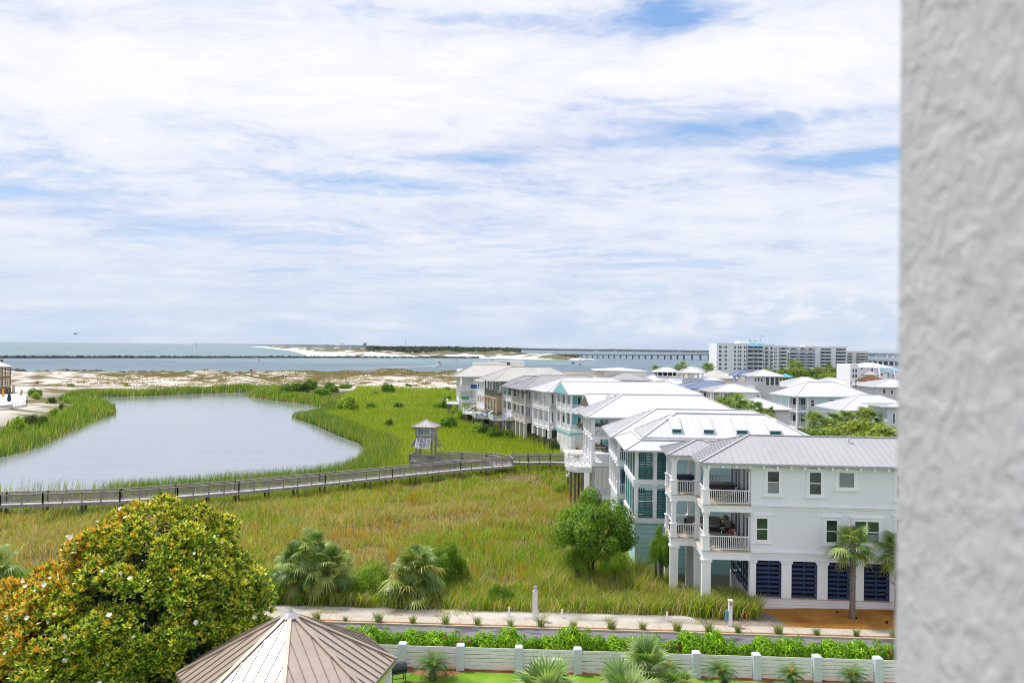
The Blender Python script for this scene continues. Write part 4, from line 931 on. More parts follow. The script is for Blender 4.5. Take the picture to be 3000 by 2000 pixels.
# tenth: tan with olive upper porch and deck
h = porch_house('tan_beach_house', 'tan stucco house with dark olive screened upper porch and weathered hip roof', 1455, 1159, 183, -18, 0, 9.5, 19.5, 6.0, [4.0, 7.9], 11.2, .50, M_tan, M_olive, M_rB, 5, 'none', .6, 1.5, '', 'v', 0, 2, .22, doors=M_blind)
b = MB(); b.box(-.05, .25, .0, .55, 4.0, 7.4); 
for k in range(5): y_ = 9.5*k/4; b.box(-.1, .22, y_-.28, y_+.28, 3.6, 7.3)
b.box(-.12, .24, -.3, 9.8, 6.9, 7.75)
for x_ in (1.2, 5.8): b.box(x_-1.2, x_+.3, -.12, .2, 3.6, 6.9)
b.box(-.12, 6.1, -.14, .22, 6.88, 7.74); b.build('arcade', M_tan, h.e); h.box('ground_wall', M_tan, (2, 14, .4, 9, -1.5, 3.6))
b = MB(); b.prism([(-4.9, 1.2), (-1.2, -1.6), (-.2, 6.5), (-3.8, 7.5)], 2.3, 2.6); b.build('deck', M_olive, h.e)
for a_, c_ in (((-4.9, 1.2), (-1.2, -1.6)), ((-4.9, 1.2), (-3.8, 7.5))): h.railing(a_, c_, 2.6, 1.1, .15, M_cream)
for (x, y) in ((-4.6, 1.3), (-1.8, -.9), (-3.2, .2), (-3.7, 6.8)): h.box('pile', M_woodg, (x-.16, x+.16, y-.16, y+.16, -2, 2.3))
b = MB(); b.bar((-2.6, 2.4, 2.7), (-.2, 2.0, 4.1), 1.2, .1); b.bar((-2.6, 1.8, 3.7), (-.2, 1.4, 5.1), .07, .07); b.build('stair', M_cream, h.e); HD10 = h
# eleventh: small sea-green one; twelfth: last of the row
h = porch_house('sea_green_cottage', 'small sea-green house with white columns and white roof, white deck with stair', 1419, 1153, 200, -18, 0, 6.6, 14, 4.2, [3.7, 7.1], 10.3, .52, M_seag, M_trim, M_rW, 4, 'none', .6, .7, '', 'v', 0, 2, .3)
h.box('ground_wall', M_seag, (3, 13.5, .4, 6, -1.5, 3.3)); b = MB(); b.prism([(-5.4, 1.0), (-3.2, -3.2), (-.2, -3.6), (-.2, 5), (-4, 5)], 2.0, 2.3); b.build('deck', M_trim, h.e)
for a_, c_ in (((-5.4, 1.0), (-3.2, -3.2)), ((-3.2, -3.2), (-.2, -3.6)), ((-5.4, 1), (-4, 5))): h.railing(a_, c_, 2.3, 1.1, .15)
for (x, y) in ((-3.1, -2.6), (-2.4, -2.7), (-4.8, 1.0), (-1, -3)): h.box('pile', M_woodg, (x-.16, x+.16, y-.16, y+.16, -2, 2.0))
b = MB(); b.bar((-5.2, 1.6, 2.4), (-1.6, .9, 4.4), 1.3, .1); b.bar((-5.2, .9, 3.4), (-1.6, .2, 5.4), .07, .07); b.bar((-5.2, .9, 2.6), (-1.6, .2, 4.6), .07, .2)
for k in range(10): b.bar((-5.2+k*.36, .9-k*.07, 2.5+k*.2), (-5.2+k*.36, .9-k*.07, 3.4+k*.2), .05, .05, (1, 0, 0))
b.build('stair', M_trim, h.e); HD11 = h
h = porch_house('sea_green_end_house', 'sea-green house at the far end of the row, white corner porch and weathered roof', 1346, 1138, 224, -8, 0, 9.0, 20, 9.6, [3.6, 7.1], 10.6, .47, M_seag, M_trim, M_rB, 3, 'none', .6, 2.2, '', 'v', 0, 2, .4)
h.box('ground_wall', M_trim, (-.1, .9, -.1, .9, -1.5, 3.2), (9.6, 19.5, .3, 8.5, -1.5, 3.2)); h.window(11.6, 8.4, 1.4, 1.4); h.window(11.4, 4.3, 1.6, 1.6)
h.box('side_wall', M_seag, (8.4, 9.65, 0, .1, 3.6, 10.4))
b = MB(); b.prism([(-3.3, -.6), (-.2, -1.5), (-.2, 6), (-3.3, 6)], 2.6, 2.9); b.build('deck', M_trim, h.e); h.railing((-3.3, -.6), (-.2, -1.5), 2.9, 1.1, .15); h.railing((-3.3, -.6), (-3.3, 6), 2.9, 1.1, .15)
b = MB(); b.box(-3.3, -3.0, -.6, -.3, -2, 2.6); b.box(-.8, -.5, -1.4, -1.1, -2, 2.6); b.bar((-3.1, -.5, -1.2), (-.6, -1.2, 2.5), .14, .14); b.bar((-3.1, -.5, 2.5), (-.6, -1.2, -1.2), .14, .14); b.build('braced_legs', M_woodg, h.e)
h.box('towel', paint('beach_towel_blue', (.03, .13, .45), .9), (3.2, 6.0, -.22, -.17, 7.2, 8.3)); h.box('towel', paint('beach_towel_orange', (.6, .22, .1), .9), (5.2, 8.6, -.22, -.17, 3.8, 4.7))
h.box('towel', paint('beach_towel_green', (.12, .4, .2), .9), (.6, 2.8, -.22, -.17, 4.0, 4.9)); HD12 = h

# the last one: pale weathered metal-clad house with flat sloping roofs, over the water's edge
h = House('metal_clad_house', 'pale metal-clad house with tall slanted parapet roofs at the far end by the water', 'house', Q(1386, 1085, 262).x, 262, 0, -4, 'raised houses in the row along the marsh')
zb = Q(1386, 1081, 262).z; zt2 = Q(1386, 1062, 262).z; xw = Q(1488, 1081, 262).x-h.X
h.box('wall', M_cream, (0, xw*1.5, .6, 14, -1, zb+.2)); b = MB()
def slant(b, x0, x1, y0, z0, z1, run=2.2, d=9):
    b.face([(x0, y0, z0), (x1, y0, z0), (x1-.4, y0+run, z1), (x0+.3, y0+run, z1)]); b.face([(x0, y0, z0), (x0+.3, y0+run, z1), (x0+.3, y0+d, z1), (x0, y0+d, z0)]); b.face([(x1, y0, z0), (x1, y0+d, z0), (x1-.4, y0+d, z1), (x1-.4, y0+run, z1)]); b.face([(x0+.3, y0+run, z1), (x1-.4, y0+run, z1), (x1-.4, y0+d, z1), (x0+.3, y0+d, z1)])
    for k in range(int((x1-x0)/.7)): x_ = x0+.4+k*.7; b.bar((x_, y0, z0), (x_, y0+run, z1), .07, .1)
slant(b, -.3, xw, 0, zb, zt2); slant(b, xw*.45, xw*1.55, 5, zb, zt2+.6); b.build('mansard_roof', M_rB, h.e)
b = MB(); slant(b, -5.5, 1.5, -1, zb-1.6, zb-.1, 5, 7); b.build('porch_roof', M_rW, h.e); h.box('porch_wall', M_wgrey, (-3.6, .5, 1.5, 5, -1, zb-1.6)); h.window(xw*.8, zb+1.0, 3.4, 1.4, 'F', 5.0-.6, False, 1, False)
# ================================================================== streets behind: more houses, condominiums
ORD = ['first', 'second', 'third', 'fourth', 'fifth', 'sixth', 'seventh', 'eighth', 'ninth', 'tenth', 'eleventh', 'twelfth', 'thirteenth', 'fourteenth', 'fifteenth', 'sixteenth', 'seventeenth', 'eighteenth', 'nineteenth', 'twentieth', 'twenty-first', 'twenty-second', 'twenty-third', 'twenty-fourth', 'twenty-fifth', 'twenty-sixth', 'twenty-seventh', 'twenty-eighth', 'twenty-ninth', 'thirtieth']
def bh(name, label, pl, pr, pe, pt, Y, D, wall, roofm, wins=(), z0=-1.0, ov=.8, gab='', th=0, rib=.5, inset=0):
    """house seen from its long side: eave left/right pixels, eave row, ridge row, distance of the eave line, depth"""
    xl = Q(pl, pe, Y).x; xr = Q(pr, pe, Y).x; pm = (pl+pr)/2; ze = Q(pm, pe, Y).z; zr = Q(pm, pt, Y+D/2).z
    h = House(name, label, 'house', xl+ov, Y+ov, 0, th, 'houses on the streets behind the row'); W = xr-xl-2*ov
    h.box('wall', wall, (inset, W, 0, D-2*ov, z0, ze-.05))
    hh = min(W+2*ov, D)/2; h.roof(-ov, W+ov, -ov, D-ov, ze, (zr-ze)/hh if not gab else (zr-ze)/(D/2), roofm, gab, rib); h.ze = ze; h.Wd = W; h.D = D-2*ov
    for w_ in wins:
        u0, z1 = h.loc(w_[0], w_[1]); u1, zb = h.loc(w_[2], w_[3]); h.window(u0, zb, u1-u0, z1-zb, 'F', 0, False, w_[4] if len(w_) > 4 else 1, False, fw=.12, pmat=w_[5] if len(w_) > 5 else None)
    return h
G_t = paint('teal_window', (.02, .17, .22), .4)
bh('grey_roof_cottage', 'low house with grey hip roof and teal shutters near the channel', 1772, 1914, 1113, 1091, 228, 13, M_wgrey, M_rG, [(1781, 1117, 1788, 1124, 1, G_t), (1824, 1117, 1831, 1124, 1, G_t)])
h = bh('cream_flat_house', 'cream house with low flat white roof beside the channel', 1744, 1900, 1086, 1076.5, 252, 16, M_cream, M_rW, rib=0); h.box('front_wall', M_cream, (2, h.Wd, -.5, 0, -1, h.ze-.2))
bh('white_cupola_house', 'white hip roofed house with a small roofed cupola on top', 1862, 2012, 1120, 1094, 238, 15, M_wgrey, M_rW, [(1884, 1122, 1892, 1130, 1, G_t)])
h = House('roof_cupola', 'small white roofed cupola rising left of the open lookout tower', 'cupola', Q(1926, 1090, 243).x, 243, 0, 0, 'lookout towers on the roofs'); w_ = Q(1986, 1090, 243).x-h.X; zz = Q(1955, 1089, 243).z
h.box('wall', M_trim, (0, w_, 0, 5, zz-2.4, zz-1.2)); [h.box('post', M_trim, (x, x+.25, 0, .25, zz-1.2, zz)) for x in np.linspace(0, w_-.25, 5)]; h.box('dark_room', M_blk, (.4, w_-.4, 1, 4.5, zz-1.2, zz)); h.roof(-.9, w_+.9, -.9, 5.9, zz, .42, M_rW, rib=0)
h = bh('lookout_house', 'white house with hip roof below the open lookout tower', 1914, 2036, 1130, 1108, 222, 13, M_cream, M_rW, [(1959, 1136, 1970, 1152, 2), (1973, 1136, 1976, 1146)])
h = House('lookout_tower', 'open white lookout tower on posts with low hip roof beside the beige roof', 'tower', Q(1998, 1100, 224).x, 224, 0, 0, 'lookout towers on the roofs'); w_ = Q(2061, 1100, 224).x-h.X; zt_ = Q(2030, 1091.5, 224).z; zm = Q(2030, 1110, 224).z
h.box('wall', M_pblue, (0, w_, 0, 5.6, 0, zm)); [h.column(x, y, zm, zt_, .3, 0, M_trim, .06, 'post') for x in (.15, w_*.28, w_*.52, w_*.74, w_-.15) for y in (.15, 5.4)]; h.railing((.1, .1), (w_, .1), zm, .5, .3, M_grey); h.roof(-.8, w_+.8, -.8, 6.4, zt_, .40, M_rW, rib=.5)
h = bh('beige_roof_house', 'house with broad weathered beige metal roof in front of the condominiums', 2058, 2176, 1108, 1080, 262, 16, M_cream, M_rB, gab='LR')
bh('brown_hip_house', 'house with small weathered brown hip roof at the water edge', 2016, 2070, 1084, 1073.5, 292, 14, M_cream, M_rB, rib=0)
bh('low_white_house', 'low white roof between the lookout tower and the slate roof', 2055, 2125, 1114, 1104, 240, 14, M_W, M_rW)
h = bh('slate_roof_house', 'white house with blue slate shingle roof and flared white posts', 1998, 2192, 1139, 1114, 204, 15, M_wgrey, M_rS, [(2040, 1148, 2070, 1166, 3), (2030, 1140, 2035, 1152)], rib=0)
for px in (2008, 2042): 
    u, z_ = h.loc(px, 1140, -.6); b = MB(); b.v = [(u-.75, -.7, h.ze-.1), (u+.75, -.7, h.ze-.1), (u+.3, -.7, h.ze-3.4), (u-.3, -.7, h.ze-3.4), (u-.75, -.1, h.ze-.1), (u+.75, -.1, h.ze-.1), (u+.3, -.1, h.ze-3.4), (u-.3, -.1, h.ze-3.4)]; b.f = [(0, 3, 2, 1), (1, 2, 6, 5), (0, 4, 7, 3), (4, 5, 6, 7)]; b.mi = [0]*4; b.build('flared_post', M_trim, h.e)
h = House('slate_cupola', 'slate roofed open cupola on flared white legs behind the windowed tower', 'cupola', Q(2164, 1100, 214).x, 214, 0, 0, 'lookout towers on the roofs'); w_ = Q(2210, 1100, 214).x-h.X; zt_ = Q(2186, 1100, 214).z; zm = Q(2186, 1121, 214).z
for x, y in ((.2, .2), (w_-.2, .2), (.2, 4.6), (w_-.2, 4.6), (w_/2, .2)): b = MB(); b.tube([(x, y, zm-1), (x, y, zt_-1.0), (x, y, zt_)], [.25, .3, .62], 4); b.build('post', M_trim, h.e)
h.box('wall', M_trim, (0, w_, 0, 5, zm-3, zm)); h.roof(-1.1, w_+1.1, -1.1, 6.0, zt_, .52, M_rS, rib=0)
h = bh('tower_house', 'white house with hip roofs and porch, joined below the windowed tower', 2082, 2244, 1148, 1124, 190, 12, M_W, M_rW, [(2150, 1153, 2156, 1169), (2164, 1154, 2172, 1169), (2216, 1158, 2224, 1167), (2122, 1151, 2135, 1170, 3)], inset=7)
for px in (2084, 2090, 2110, 2118): u, _ = h.loc(px, 1160); h.column(u, .2, h.ze-5.5, h.ze-.1, .3, 0, M_trim, .06)
h.box('porch_wall', M_wgrey, (.5, 7, 4, 9, 0, h.ze)); u, z_ = h.loc(2084, 1181); h.railing((.2, .1), (7, .1), h.ze-4.7, 1.0, .2, M_brown)
h = House('windowed_tower', 'square white tower with tall dark windows and low pyramid roof', 'tower', Q(2211, 1140, 192).x, 192, 0, 0, 'lookout towers on the roofs'); w_ = Q(2284, 1140, 192).x-h.X; zt_ = Q(2246, 1101, 192).z
h.box('wall', M_wgrey, (0, w_, 0, 6.2, 0, zt_)); h.roof(-1.15, w_+1.15, -1.15, 7.3, zt_, .37, M_rW, rib=.6)
for (a_, y0_, c_, y1_) in ((2243, 1104, 2253, 1128), (2257, 1104, 2267, 1128), (2271, 1104, 2281, 1128), (2210, 1106, 2216, 1117), (2219, 1106, 2225, 1117), (2228, 1107, 2234, 1118)):
    u0, z1 = h.loc(a_, y0_); u1, zb = h.loc(c_, y1_); h.window(u0, zb, u1-u0, z1-zb, 'F', 0, False, 1, False, fw=.13)
bh('grey_seam_house', 'grey standing-seam roof just right of the windowed tower', 2284, 2392, 1134, 1107, 214, 16, M_wgrey, M_rG, gab='LR', rib=.6)
bh('twin_pyramid_house', 'big white pyramid roof behind the aqua porch house', 2298, 2478, 1134, 1104, 206, 15, M_W, M_rW); bh('long_white_house', 'long white hip roof stretching right behind the aqua porch house', 2400, 2548, 1138, 1106, 216, 18, M_W, M_rW, rib=.5)
bh('low_hip_house', 'low white hip roof in the palms left of the aqua porch house', 2160, 2330, 1199, 1164, 148, 11, M_W, M_rW, [(2182, 1204, 2188, 1216), (2262, 1203, 2270, 1213)])
# the aqua porch house in the second street
HP = House('aqua_porch_house', 'aqua sided house with two storey white corner porch in the second street', 'house', Q(2336, 1200, 157).x, 157, 0, -9.0, 'houses on the streets behind the row'); h = HP
W_, PD_ = 9.2, 0; f1, f2 = 7.2-3.35, 7.2; ev = Q(2338, 1160, 157).z; LL = h.loc(2556, 1160)[0]
h.box('wall', M_aqua, (2.2, LL-1, 0.3, W_, -1, ev-.05)); h.box('porch_wall', M_aqua, (-.0, 2.25, 3.1, W_, -1, ev-.05)) 
for z in (f1, f2):
    h.box('floor_band', M_trim, (-.1, 2.25, -.1, W_+.1, z-.4, z)); h.box('floor_band', M_trim, (2.25, LL-.97, .24, .3, z-.5, z-.1))
    for (x, y) in ((0, 0), (2.15, 0), (0, 3.1), (0, 6.1), (0, W_)): h.column(x, y, z, (f2-.4) if z == f1 else ev-.1, .34, 0, M_trim, .08)
    h.railing((.2, 0), (2.0, 0), z, 1.0, .16); [h.railing((0, a_), (0, c_), z, 1.0, .16) for a_, c_ in ((.2, 2.9), (3.3, 5.9), (6.3, 9.0))]
    h.window(.7, z+.1, 1.2, 2.1, 'F', 3.1, False, 2, False); h.window(.8, z+.1, 1.6, 2.2, 'L', 2.2, False, 2, False, name='glass_door')
h.roof(-.9, LL+.1, -.9, W_+.9, ev, .48, M_rW, rib=.45)
for q in ((2376, 1171, 2384, 1189), (2429, 1170, 2442, 1177), (2499, 1170, 2506, 1179), (2412, 1224, 2420, 1246), (2376, 1224, 2384, 1240)):
    u0, z1 = h.loc(q[0], q[1], .3); u1, zb = h.loc(q[2], q[3], .3); h.window(u0, zb, u1-u0, z1-zb, 'F', .3, False, 1, True, fw=.18)
b = MB(); [b.tube([(x, 3.0, ev+1.6), (x, 3.0, ev+2.7+d_)], .1, 6) for x, d_ in ((13.5, .2), (14.6, .4))]; b.box(14.4, 14.8, 2.9, 3.1, ev+3.0, ev+3.12); b.build('roof_vent', M_brown, h.e)
# right edge of the second street
h = bh('veranda_house', 'white hip roofed veranda house above the shrubs at the right, by the stucco pier', 2462, 2720, 1203, 1157, 140, 12, M_wgrey, M_rW, [(2575, 1208, 2604, 1231, 1, M_blind)], inset=5.5)
for px in (2475, 2507): u, _ = h.loc(px, 1200); h.column(u, .2, 2.5, h.ze-.1, .22, 0, M_trim, .06)
h.railing(h.loc(2560, 1240, -1.5)[:1]+(-1.5,), (h.loc(2640, 1240, -1.5)[0], -1.5), h.ze-5.0, 1.3, .2); 
bh('small_dormer_house', 'small white house corner with green window at the right edge', 2592, 2740, 1192, 1180, 132, 9, M_pblue, M_rW, [(2615, 1211, 2621, 1240, 1, G_t)], ov=.9)
h = bh('upper_storey_house', 'white upper storey with pyramid roof at the right edge behind the seamed roof', 2562, 2740, 1134, 1110, 172, 14, M_wgrey, M_rW, [(2586, 1139, 2594, 1152), (2609, 1142, 2615, 1154)])
# terracotta pavilions
M_terra = paint('terracotta_tiles', (.24, .115, .065), .85, .3, 3)
for (a_, c_, ye, yt, Y_, lab) in ((2534, 2599, 1116, 1100, 196, 'terracotta tiled pavilion with pale columns, the upper one'), (2534, 2582, 1153, 1134, 178, 'lower terracotta tiled roof half hidden behind the white roofs')):
    h = House('tiled_pavilion', lab, 'pavilion', Q(a_, ye, Y_).x, Y_, 0, 0, 'terracotta pavilions'); w_ = Q(c_, ye, Y_).x-h.X; ze = Q(2565, ye, Y_).z; h.roof(0, w_, 0, 5.4, ze, (Q(2565, yt, Y_+2.7).z-ze)/2.6, M_terra, rib=.3, ribh=.08, ribw=.12)
    [h.column(x, y, 0, ze-.1, .42, 0, M_cream, .1) for x in (.9, w_-.9) for y in (.7, 4.7)]; h.box('planter', M_brown, (.8, w_-.8, 1, 4.4, 0, ze-3.2))
h = House('white_villa', 'three storey white villa with light blue awnings behind the terracotta pavilion', 'villa', Q(2491, 1100, 285).x, 285, 0, 0); s_ = 285/2300
vx = lambda px: h.loc(px, 1090)[0]; vz = lambda py, px=2560: Q(px, py, 285).z
h.box('wall', M_W, (0, vx(2514), 0, 12, -1, vz(1067)), (vx(2514), vx(2576), 1.5, 12, -1, vz(1078)), (vx(2576), vx(2598), -.6, 12, -1, vz(1076)), (vx(2598), vx(2620), 1.0, 12, -1, vz(1082)), (vx(2620), vx(2642), -.6, 12, -1, vz(1082)))
h.roof(vx(2508), vx(2630), 1.0, 13, vz(1077), .30, M_rW, rib=0); M_sky = paint('awning_blue', (.22, .52, .80), .7)
for (a_, c_, y0_, y1_, d_) in ((2571, 2587, 1074, 1079, -.75), (2588, 2609, 1083, 1091, .6), (2610, 2627, 1079, 1084, -.75)):
    b = MB(); x0, x1 = vx(a_), vx(c_); z0, z1 = vz(y1_), vz(y0_); b.v = [(x0, d_-1.2, z0), (x1, d_-1.2, z0), (x1, d_, z1), (x0, d_, z1), (x0, d_-1.2, z0-.15), (x1, d_-1.2, z0-.15), (x1, d_, z1-.15), (x0, d_, z1-.15)]; b.f = [(0, 1, 2, 3), (4, 7, 6, 5), (0, 4, 5, 1), (1, 5, 6, 2), (0, 3, 7, 4)]; b.mi = [0]*5; b.build('awning', M_sky, h.e)
for (a_, y0_, c_, y1_, d_) in ((2497, 1081, 2502, 1091, 0), (2505, 1081, 2511, 1091, 0), (2497, 1096, 2502, 1107, 0), (2505, 1096, 2511, 1107, 0), (2528, 1077, 2532, 1085, 1.5), (2558, 1079, 2563, 1087, 1.5), (2590, 1094, 2607, 1104, 1.0), (2590, 1110, 2607, 1116, 1.0), (2578, 1093, 2584, 1099, -.6), (2612, 1097, 2617, 1101, -.6)):
    x0, x1 = vx(a_), vx(c_); h.window(x0, vz(y1_), x1-x0, vz(y0_)-vz(y1_), 'F', d_, False, 2 if c_-a_ > 8 else 1, False, fw=.12, pmat=M_gl2)
h.box('balcony', M_trim, (vx(2519), vx(2534), -1, 1.4, vz(1108), vz(1105))); h.roof(vx(2530), vx(2566), -2, 2.5, vz(1096), .5, M_rB, rib=0, name='porch_roof')

# ---- condominium blocks
M_cw = paint('condo_white', (.83, .83, .80), .8, .03, .06); M_cc = paint('condo_cream', (.76, .73, .66), .8, .03, .06); M_cwin = paint('condo_glass', (.07, .085, .11), .3, .2, .6); M_crec = paint('condo_bay_shade', (.30, .30, .31), .8, .1, .2); M_cdk = paint('condo_dark', (.20, .20, .22), .8, .2, .3)
def condo(name, label, px0, px1, pyt, Y, D, rows, wins, bal, mat, rh=1.55, extra=None):
    h = House(name, label, 'apartment block', Q(px0, pyt, Y).x, Y, 0, 0, 'condominium blocks by the water'); x_ = lambda p: h.loc(p, 1040)[0]; zt_ = Q((px0+px1)/2, pyt, Y).z
    h.box('wall', mat, (0, x_(px1), 0, D, -1, zt_)); h.box('parapet', mat, (-.2, x_(px1)+.2, -.2, .3, zt_-.4, zt_+.5))
    pm = (px0+px1)/2
    for a_, c_ in wins:
        for r_ in rows: z = Q(pm, r_, Y).z; b = MB(); b.box(x_(a_), x_(c_), -.08, .0, z-rh/2, z+rh/2); b.build('window', M_cwin, h.e)
    for a_, c_, rec in bal:
        b = MB(); b.box(x_(a_), x_(c_), -.05, .0, -1, zt_-1.2); b.build('bay_shade', rec, h.e)  # flat panel: shade of the balcony bay put into its dark colour
        for i, r_ in enumerate(rows):
            z = Q(pm, r_, Y).z; b = MB(); b.box(x_(a_)-.1, x_(c_)+.1, -1.7, 0, z-1.65, z-1.35); b.box(x_(a_)-.1, x_(c_)+.1, -1.7, -1.6, z-1.3, z-.55) if i % 1 == 0 else None; b.build('balcony', M_grey if rec is M_crec else mat, h.e)
            w_ = (x_(c_)-x_(a_)); n = max(1, int(w_/4.2)); [h.box('balcony_door', M_cwin, (x_(a_)+w_*(k+.15)/n, x_(a_)+w_*(k+.62)/n, -.12, -.05, z-1.2, z+.75)) for k in range(n)]
    return h, x_, zt_
rA = [1017, 1029.8, 1042, 1054.4, 1066.8, 1079]
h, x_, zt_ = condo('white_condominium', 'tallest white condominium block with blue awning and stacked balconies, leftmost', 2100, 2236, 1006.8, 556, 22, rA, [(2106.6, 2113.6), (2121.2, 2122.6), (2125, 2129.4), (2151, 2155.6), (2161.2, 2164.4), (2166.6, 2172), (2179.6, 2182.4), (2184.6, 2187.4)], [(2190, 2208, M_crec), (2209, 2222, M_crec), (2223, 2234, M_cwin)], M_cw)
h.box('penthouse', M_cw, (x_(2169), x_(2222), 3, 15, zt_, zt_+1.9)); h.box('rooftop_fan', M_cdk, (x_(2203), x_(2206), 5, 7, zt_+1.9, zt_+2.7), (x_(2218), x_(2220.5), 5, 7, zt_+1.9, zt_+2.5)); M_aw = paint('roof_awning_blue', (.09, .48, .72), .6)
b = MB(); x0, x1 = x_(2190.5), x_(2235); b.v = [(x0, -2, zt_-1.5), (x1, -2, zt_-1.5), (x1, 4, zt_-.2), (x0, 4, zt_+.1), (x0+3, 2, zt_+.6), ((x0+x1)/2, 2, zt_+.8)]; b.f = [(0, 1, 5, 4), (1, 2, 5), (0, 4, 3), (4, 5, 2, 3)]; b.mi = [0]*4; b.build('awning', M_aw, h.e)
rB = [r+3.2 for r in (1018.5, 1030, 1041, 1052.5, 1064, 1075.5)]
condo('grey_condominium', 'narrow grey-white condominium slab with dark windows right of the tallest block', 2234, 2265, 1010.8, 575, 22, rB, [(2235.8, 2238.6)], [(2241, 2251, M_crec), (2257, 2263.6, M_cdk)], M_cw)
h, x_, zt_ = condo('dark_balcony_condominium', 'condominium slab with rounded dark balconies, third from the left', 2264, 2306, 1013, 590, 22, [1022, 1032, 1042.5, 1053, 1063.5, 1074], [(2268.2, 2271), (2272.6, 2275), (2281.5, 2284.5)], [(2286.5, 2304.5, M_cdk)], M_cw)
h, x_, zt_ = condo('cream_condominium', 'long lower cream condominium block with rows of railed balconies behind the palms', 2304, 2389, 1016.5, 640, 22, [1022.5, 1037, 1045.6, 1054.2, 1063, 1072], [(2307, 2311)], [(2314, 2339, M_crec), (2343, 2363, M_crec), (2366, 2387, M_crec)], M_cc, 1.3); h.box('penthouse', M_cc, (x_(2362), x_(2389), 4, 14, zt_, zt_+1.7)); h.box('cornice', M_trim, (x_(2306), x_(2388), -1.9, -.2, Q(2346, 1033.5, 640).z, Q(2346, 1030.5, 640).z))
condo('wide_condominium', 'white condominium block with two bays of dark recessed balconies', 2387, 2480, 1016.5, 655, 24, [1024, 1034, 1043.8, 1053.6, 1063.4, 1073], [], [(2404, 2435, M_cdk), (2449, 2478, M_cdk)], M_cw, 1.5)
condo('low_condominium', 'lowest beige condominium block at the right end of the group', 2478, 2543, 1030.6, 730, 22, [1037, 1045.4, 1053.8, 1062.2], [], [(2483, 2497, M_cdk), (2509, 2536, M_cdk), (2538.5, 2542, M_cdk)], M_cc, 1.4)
h = House('glass_pool_house', 'pale blue glassy low pool building under the palms by the condominiums', 'pool house', Q(2322, 1085, 520).x, 520, 0, 0); h.box('wall', M_pblue, (0, 12, 0, 8, -1, 5)); h.box('roof', M_aw, (-.3, 12.3, -.3, 8.3, 5, 5.3))
h = House('blue_canopy', 'bright blue peaked canopy between the windowed tower and the trees', 'canopy', Q(2290, 1102, 300).x, 300, 0, 0); h.roof(0, 4.4, 0, 4.4, Q(2303, 1103.5, 300).z, .5, M_aw, rib=0); [h.box('post', M_trim, (x, x+.12, y, y+.12, -1, Q(2303, 1103.5, 300).z-.1)) for x in (.3, 4) for y in (.3, 4)]
# ---- house at the left edge with its sandy terrace
h = House('timber_porch_house', 'half seen white roofed house with timber porch posts at the left edge', 'house', Q(-60, 1130, 262).x, 262, 0, -31); ux = lambda p: h.loc(p, 1120)[0]; z_ = lambda y: Q(20, y, 262).z; Hw = 11
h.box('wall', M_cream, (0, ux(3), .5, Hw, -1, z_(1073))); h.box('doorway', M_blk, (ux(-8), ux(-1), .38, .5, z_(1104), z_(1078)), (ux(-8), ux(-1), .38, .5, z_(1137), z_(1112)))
M_timb = paint('timber_brown', (.30, .19, .07), .8, .1); M_post = paint('post_tan', (.38, .29, .22), .8, .1)
for y in (1107, 1139): h.box('floor_beam', M_timb, (ux(-3), ux(28), 0, Hw, z_(y+2.5), z_(y-1.5)))
for p_ in (4, 12, 20, 27.6):
    for yy in (.1, Hw-.3): h.box('post', M_post if yy < 1 else M_brown, (ux(p_)-.12, ux(p_)+.12, yy, yy+.25, z_(1136), z_(1075))); h.box('pile', M_brown, (ux(p_)-.2, ux(p_)+.2, yy, yy+.3, -1, z_(1141)))
h.roof(-4, ux(34), -1.2, Hw+1.2, z_(1074), .42, M_rW, rib=.6); h.box('chimney', M_brown, (ux(-2), ux(6), 5, 7, z_(1074), z_(1054))); h.box('stair_wall', M_cream, (ux(35), ux(43), 3, 6, .5, z_(1132)))
pl = [P(*q, 1.6) for q in ((-60, 1166), (0, 1160), (56, 1150), (76, 1158), (76, 1183), (30, 1193), (-60, 1206))]; b = MB(); b.prism([(p.x, p.y) for p in pl], -.5, 1.6); o = b.build('terrace', paint('terrace_sand', (.66, .62, .58), .9, .05, .3)); tag(o, kind='structure')
b = MB(); M_fw = paint('pale_fence', (.52, .48, .44), .8, .1)
for a_, c_ in ((pl[4], pl[5]), (pl[3], pl[4])):
    n = 9
    for k in range(n+1): q = a_.lerp(c_, k/n); b.box(q.x-.06, q.x+.06, q.y-.06, q.y+.06, 1.6, 2.7)
    b.bar(a_+Vector((0, 0, 1.0)), c_+Vector((0, 0, 1.0)), .08, .1); b.bar(a_+Vector((0, 0, .5)), c_+Vector((0, 0, .5)), .05, .05)
o = b.build('terrace_rail', M_trim); tag(o, 'white post rail round the corner of the sandy terrace at the left', 'railing')
b = MB(); a_, c_ = P(-60, 1212, .6), P(37, 1203, .6); b.bar(a_+Vector((0, 0, .7)), c_+Vector((0, 0, .7)), .08, 2.0); o = b.build('board_fence', M_fw); tag(o, 'pale weathered board fence below the terrace at the left edge', 'fence')
for k, px in enumerate((24.5, 28.5)):
    p = P(px, 1176, 1.6); e = empty('closed_umbrella', p); tag(e, 'folded navy umbrella on the sandy terrace, %s of the two' % ('left', 'right')[k], 'umbrella', 'folded umbrellas on the terrace'); b = MB(); b.tube([(0, 0, 0), (0, 0, .5)], [.3, .1], 8); b.tube([(0, 0, .4), (0, 0, 2.6)], .04, 6); b.build('pole', M_brown, e)
    b = MB(); b.tube([(0, 0, .3), (0, 0, .8), (0, 0, 1.9), (0, 0, 2.5)], [.30, .34, .2, .05], 8); b.build('canopy', paint('navy_canvas', (.02, .03, .14), .8), e)
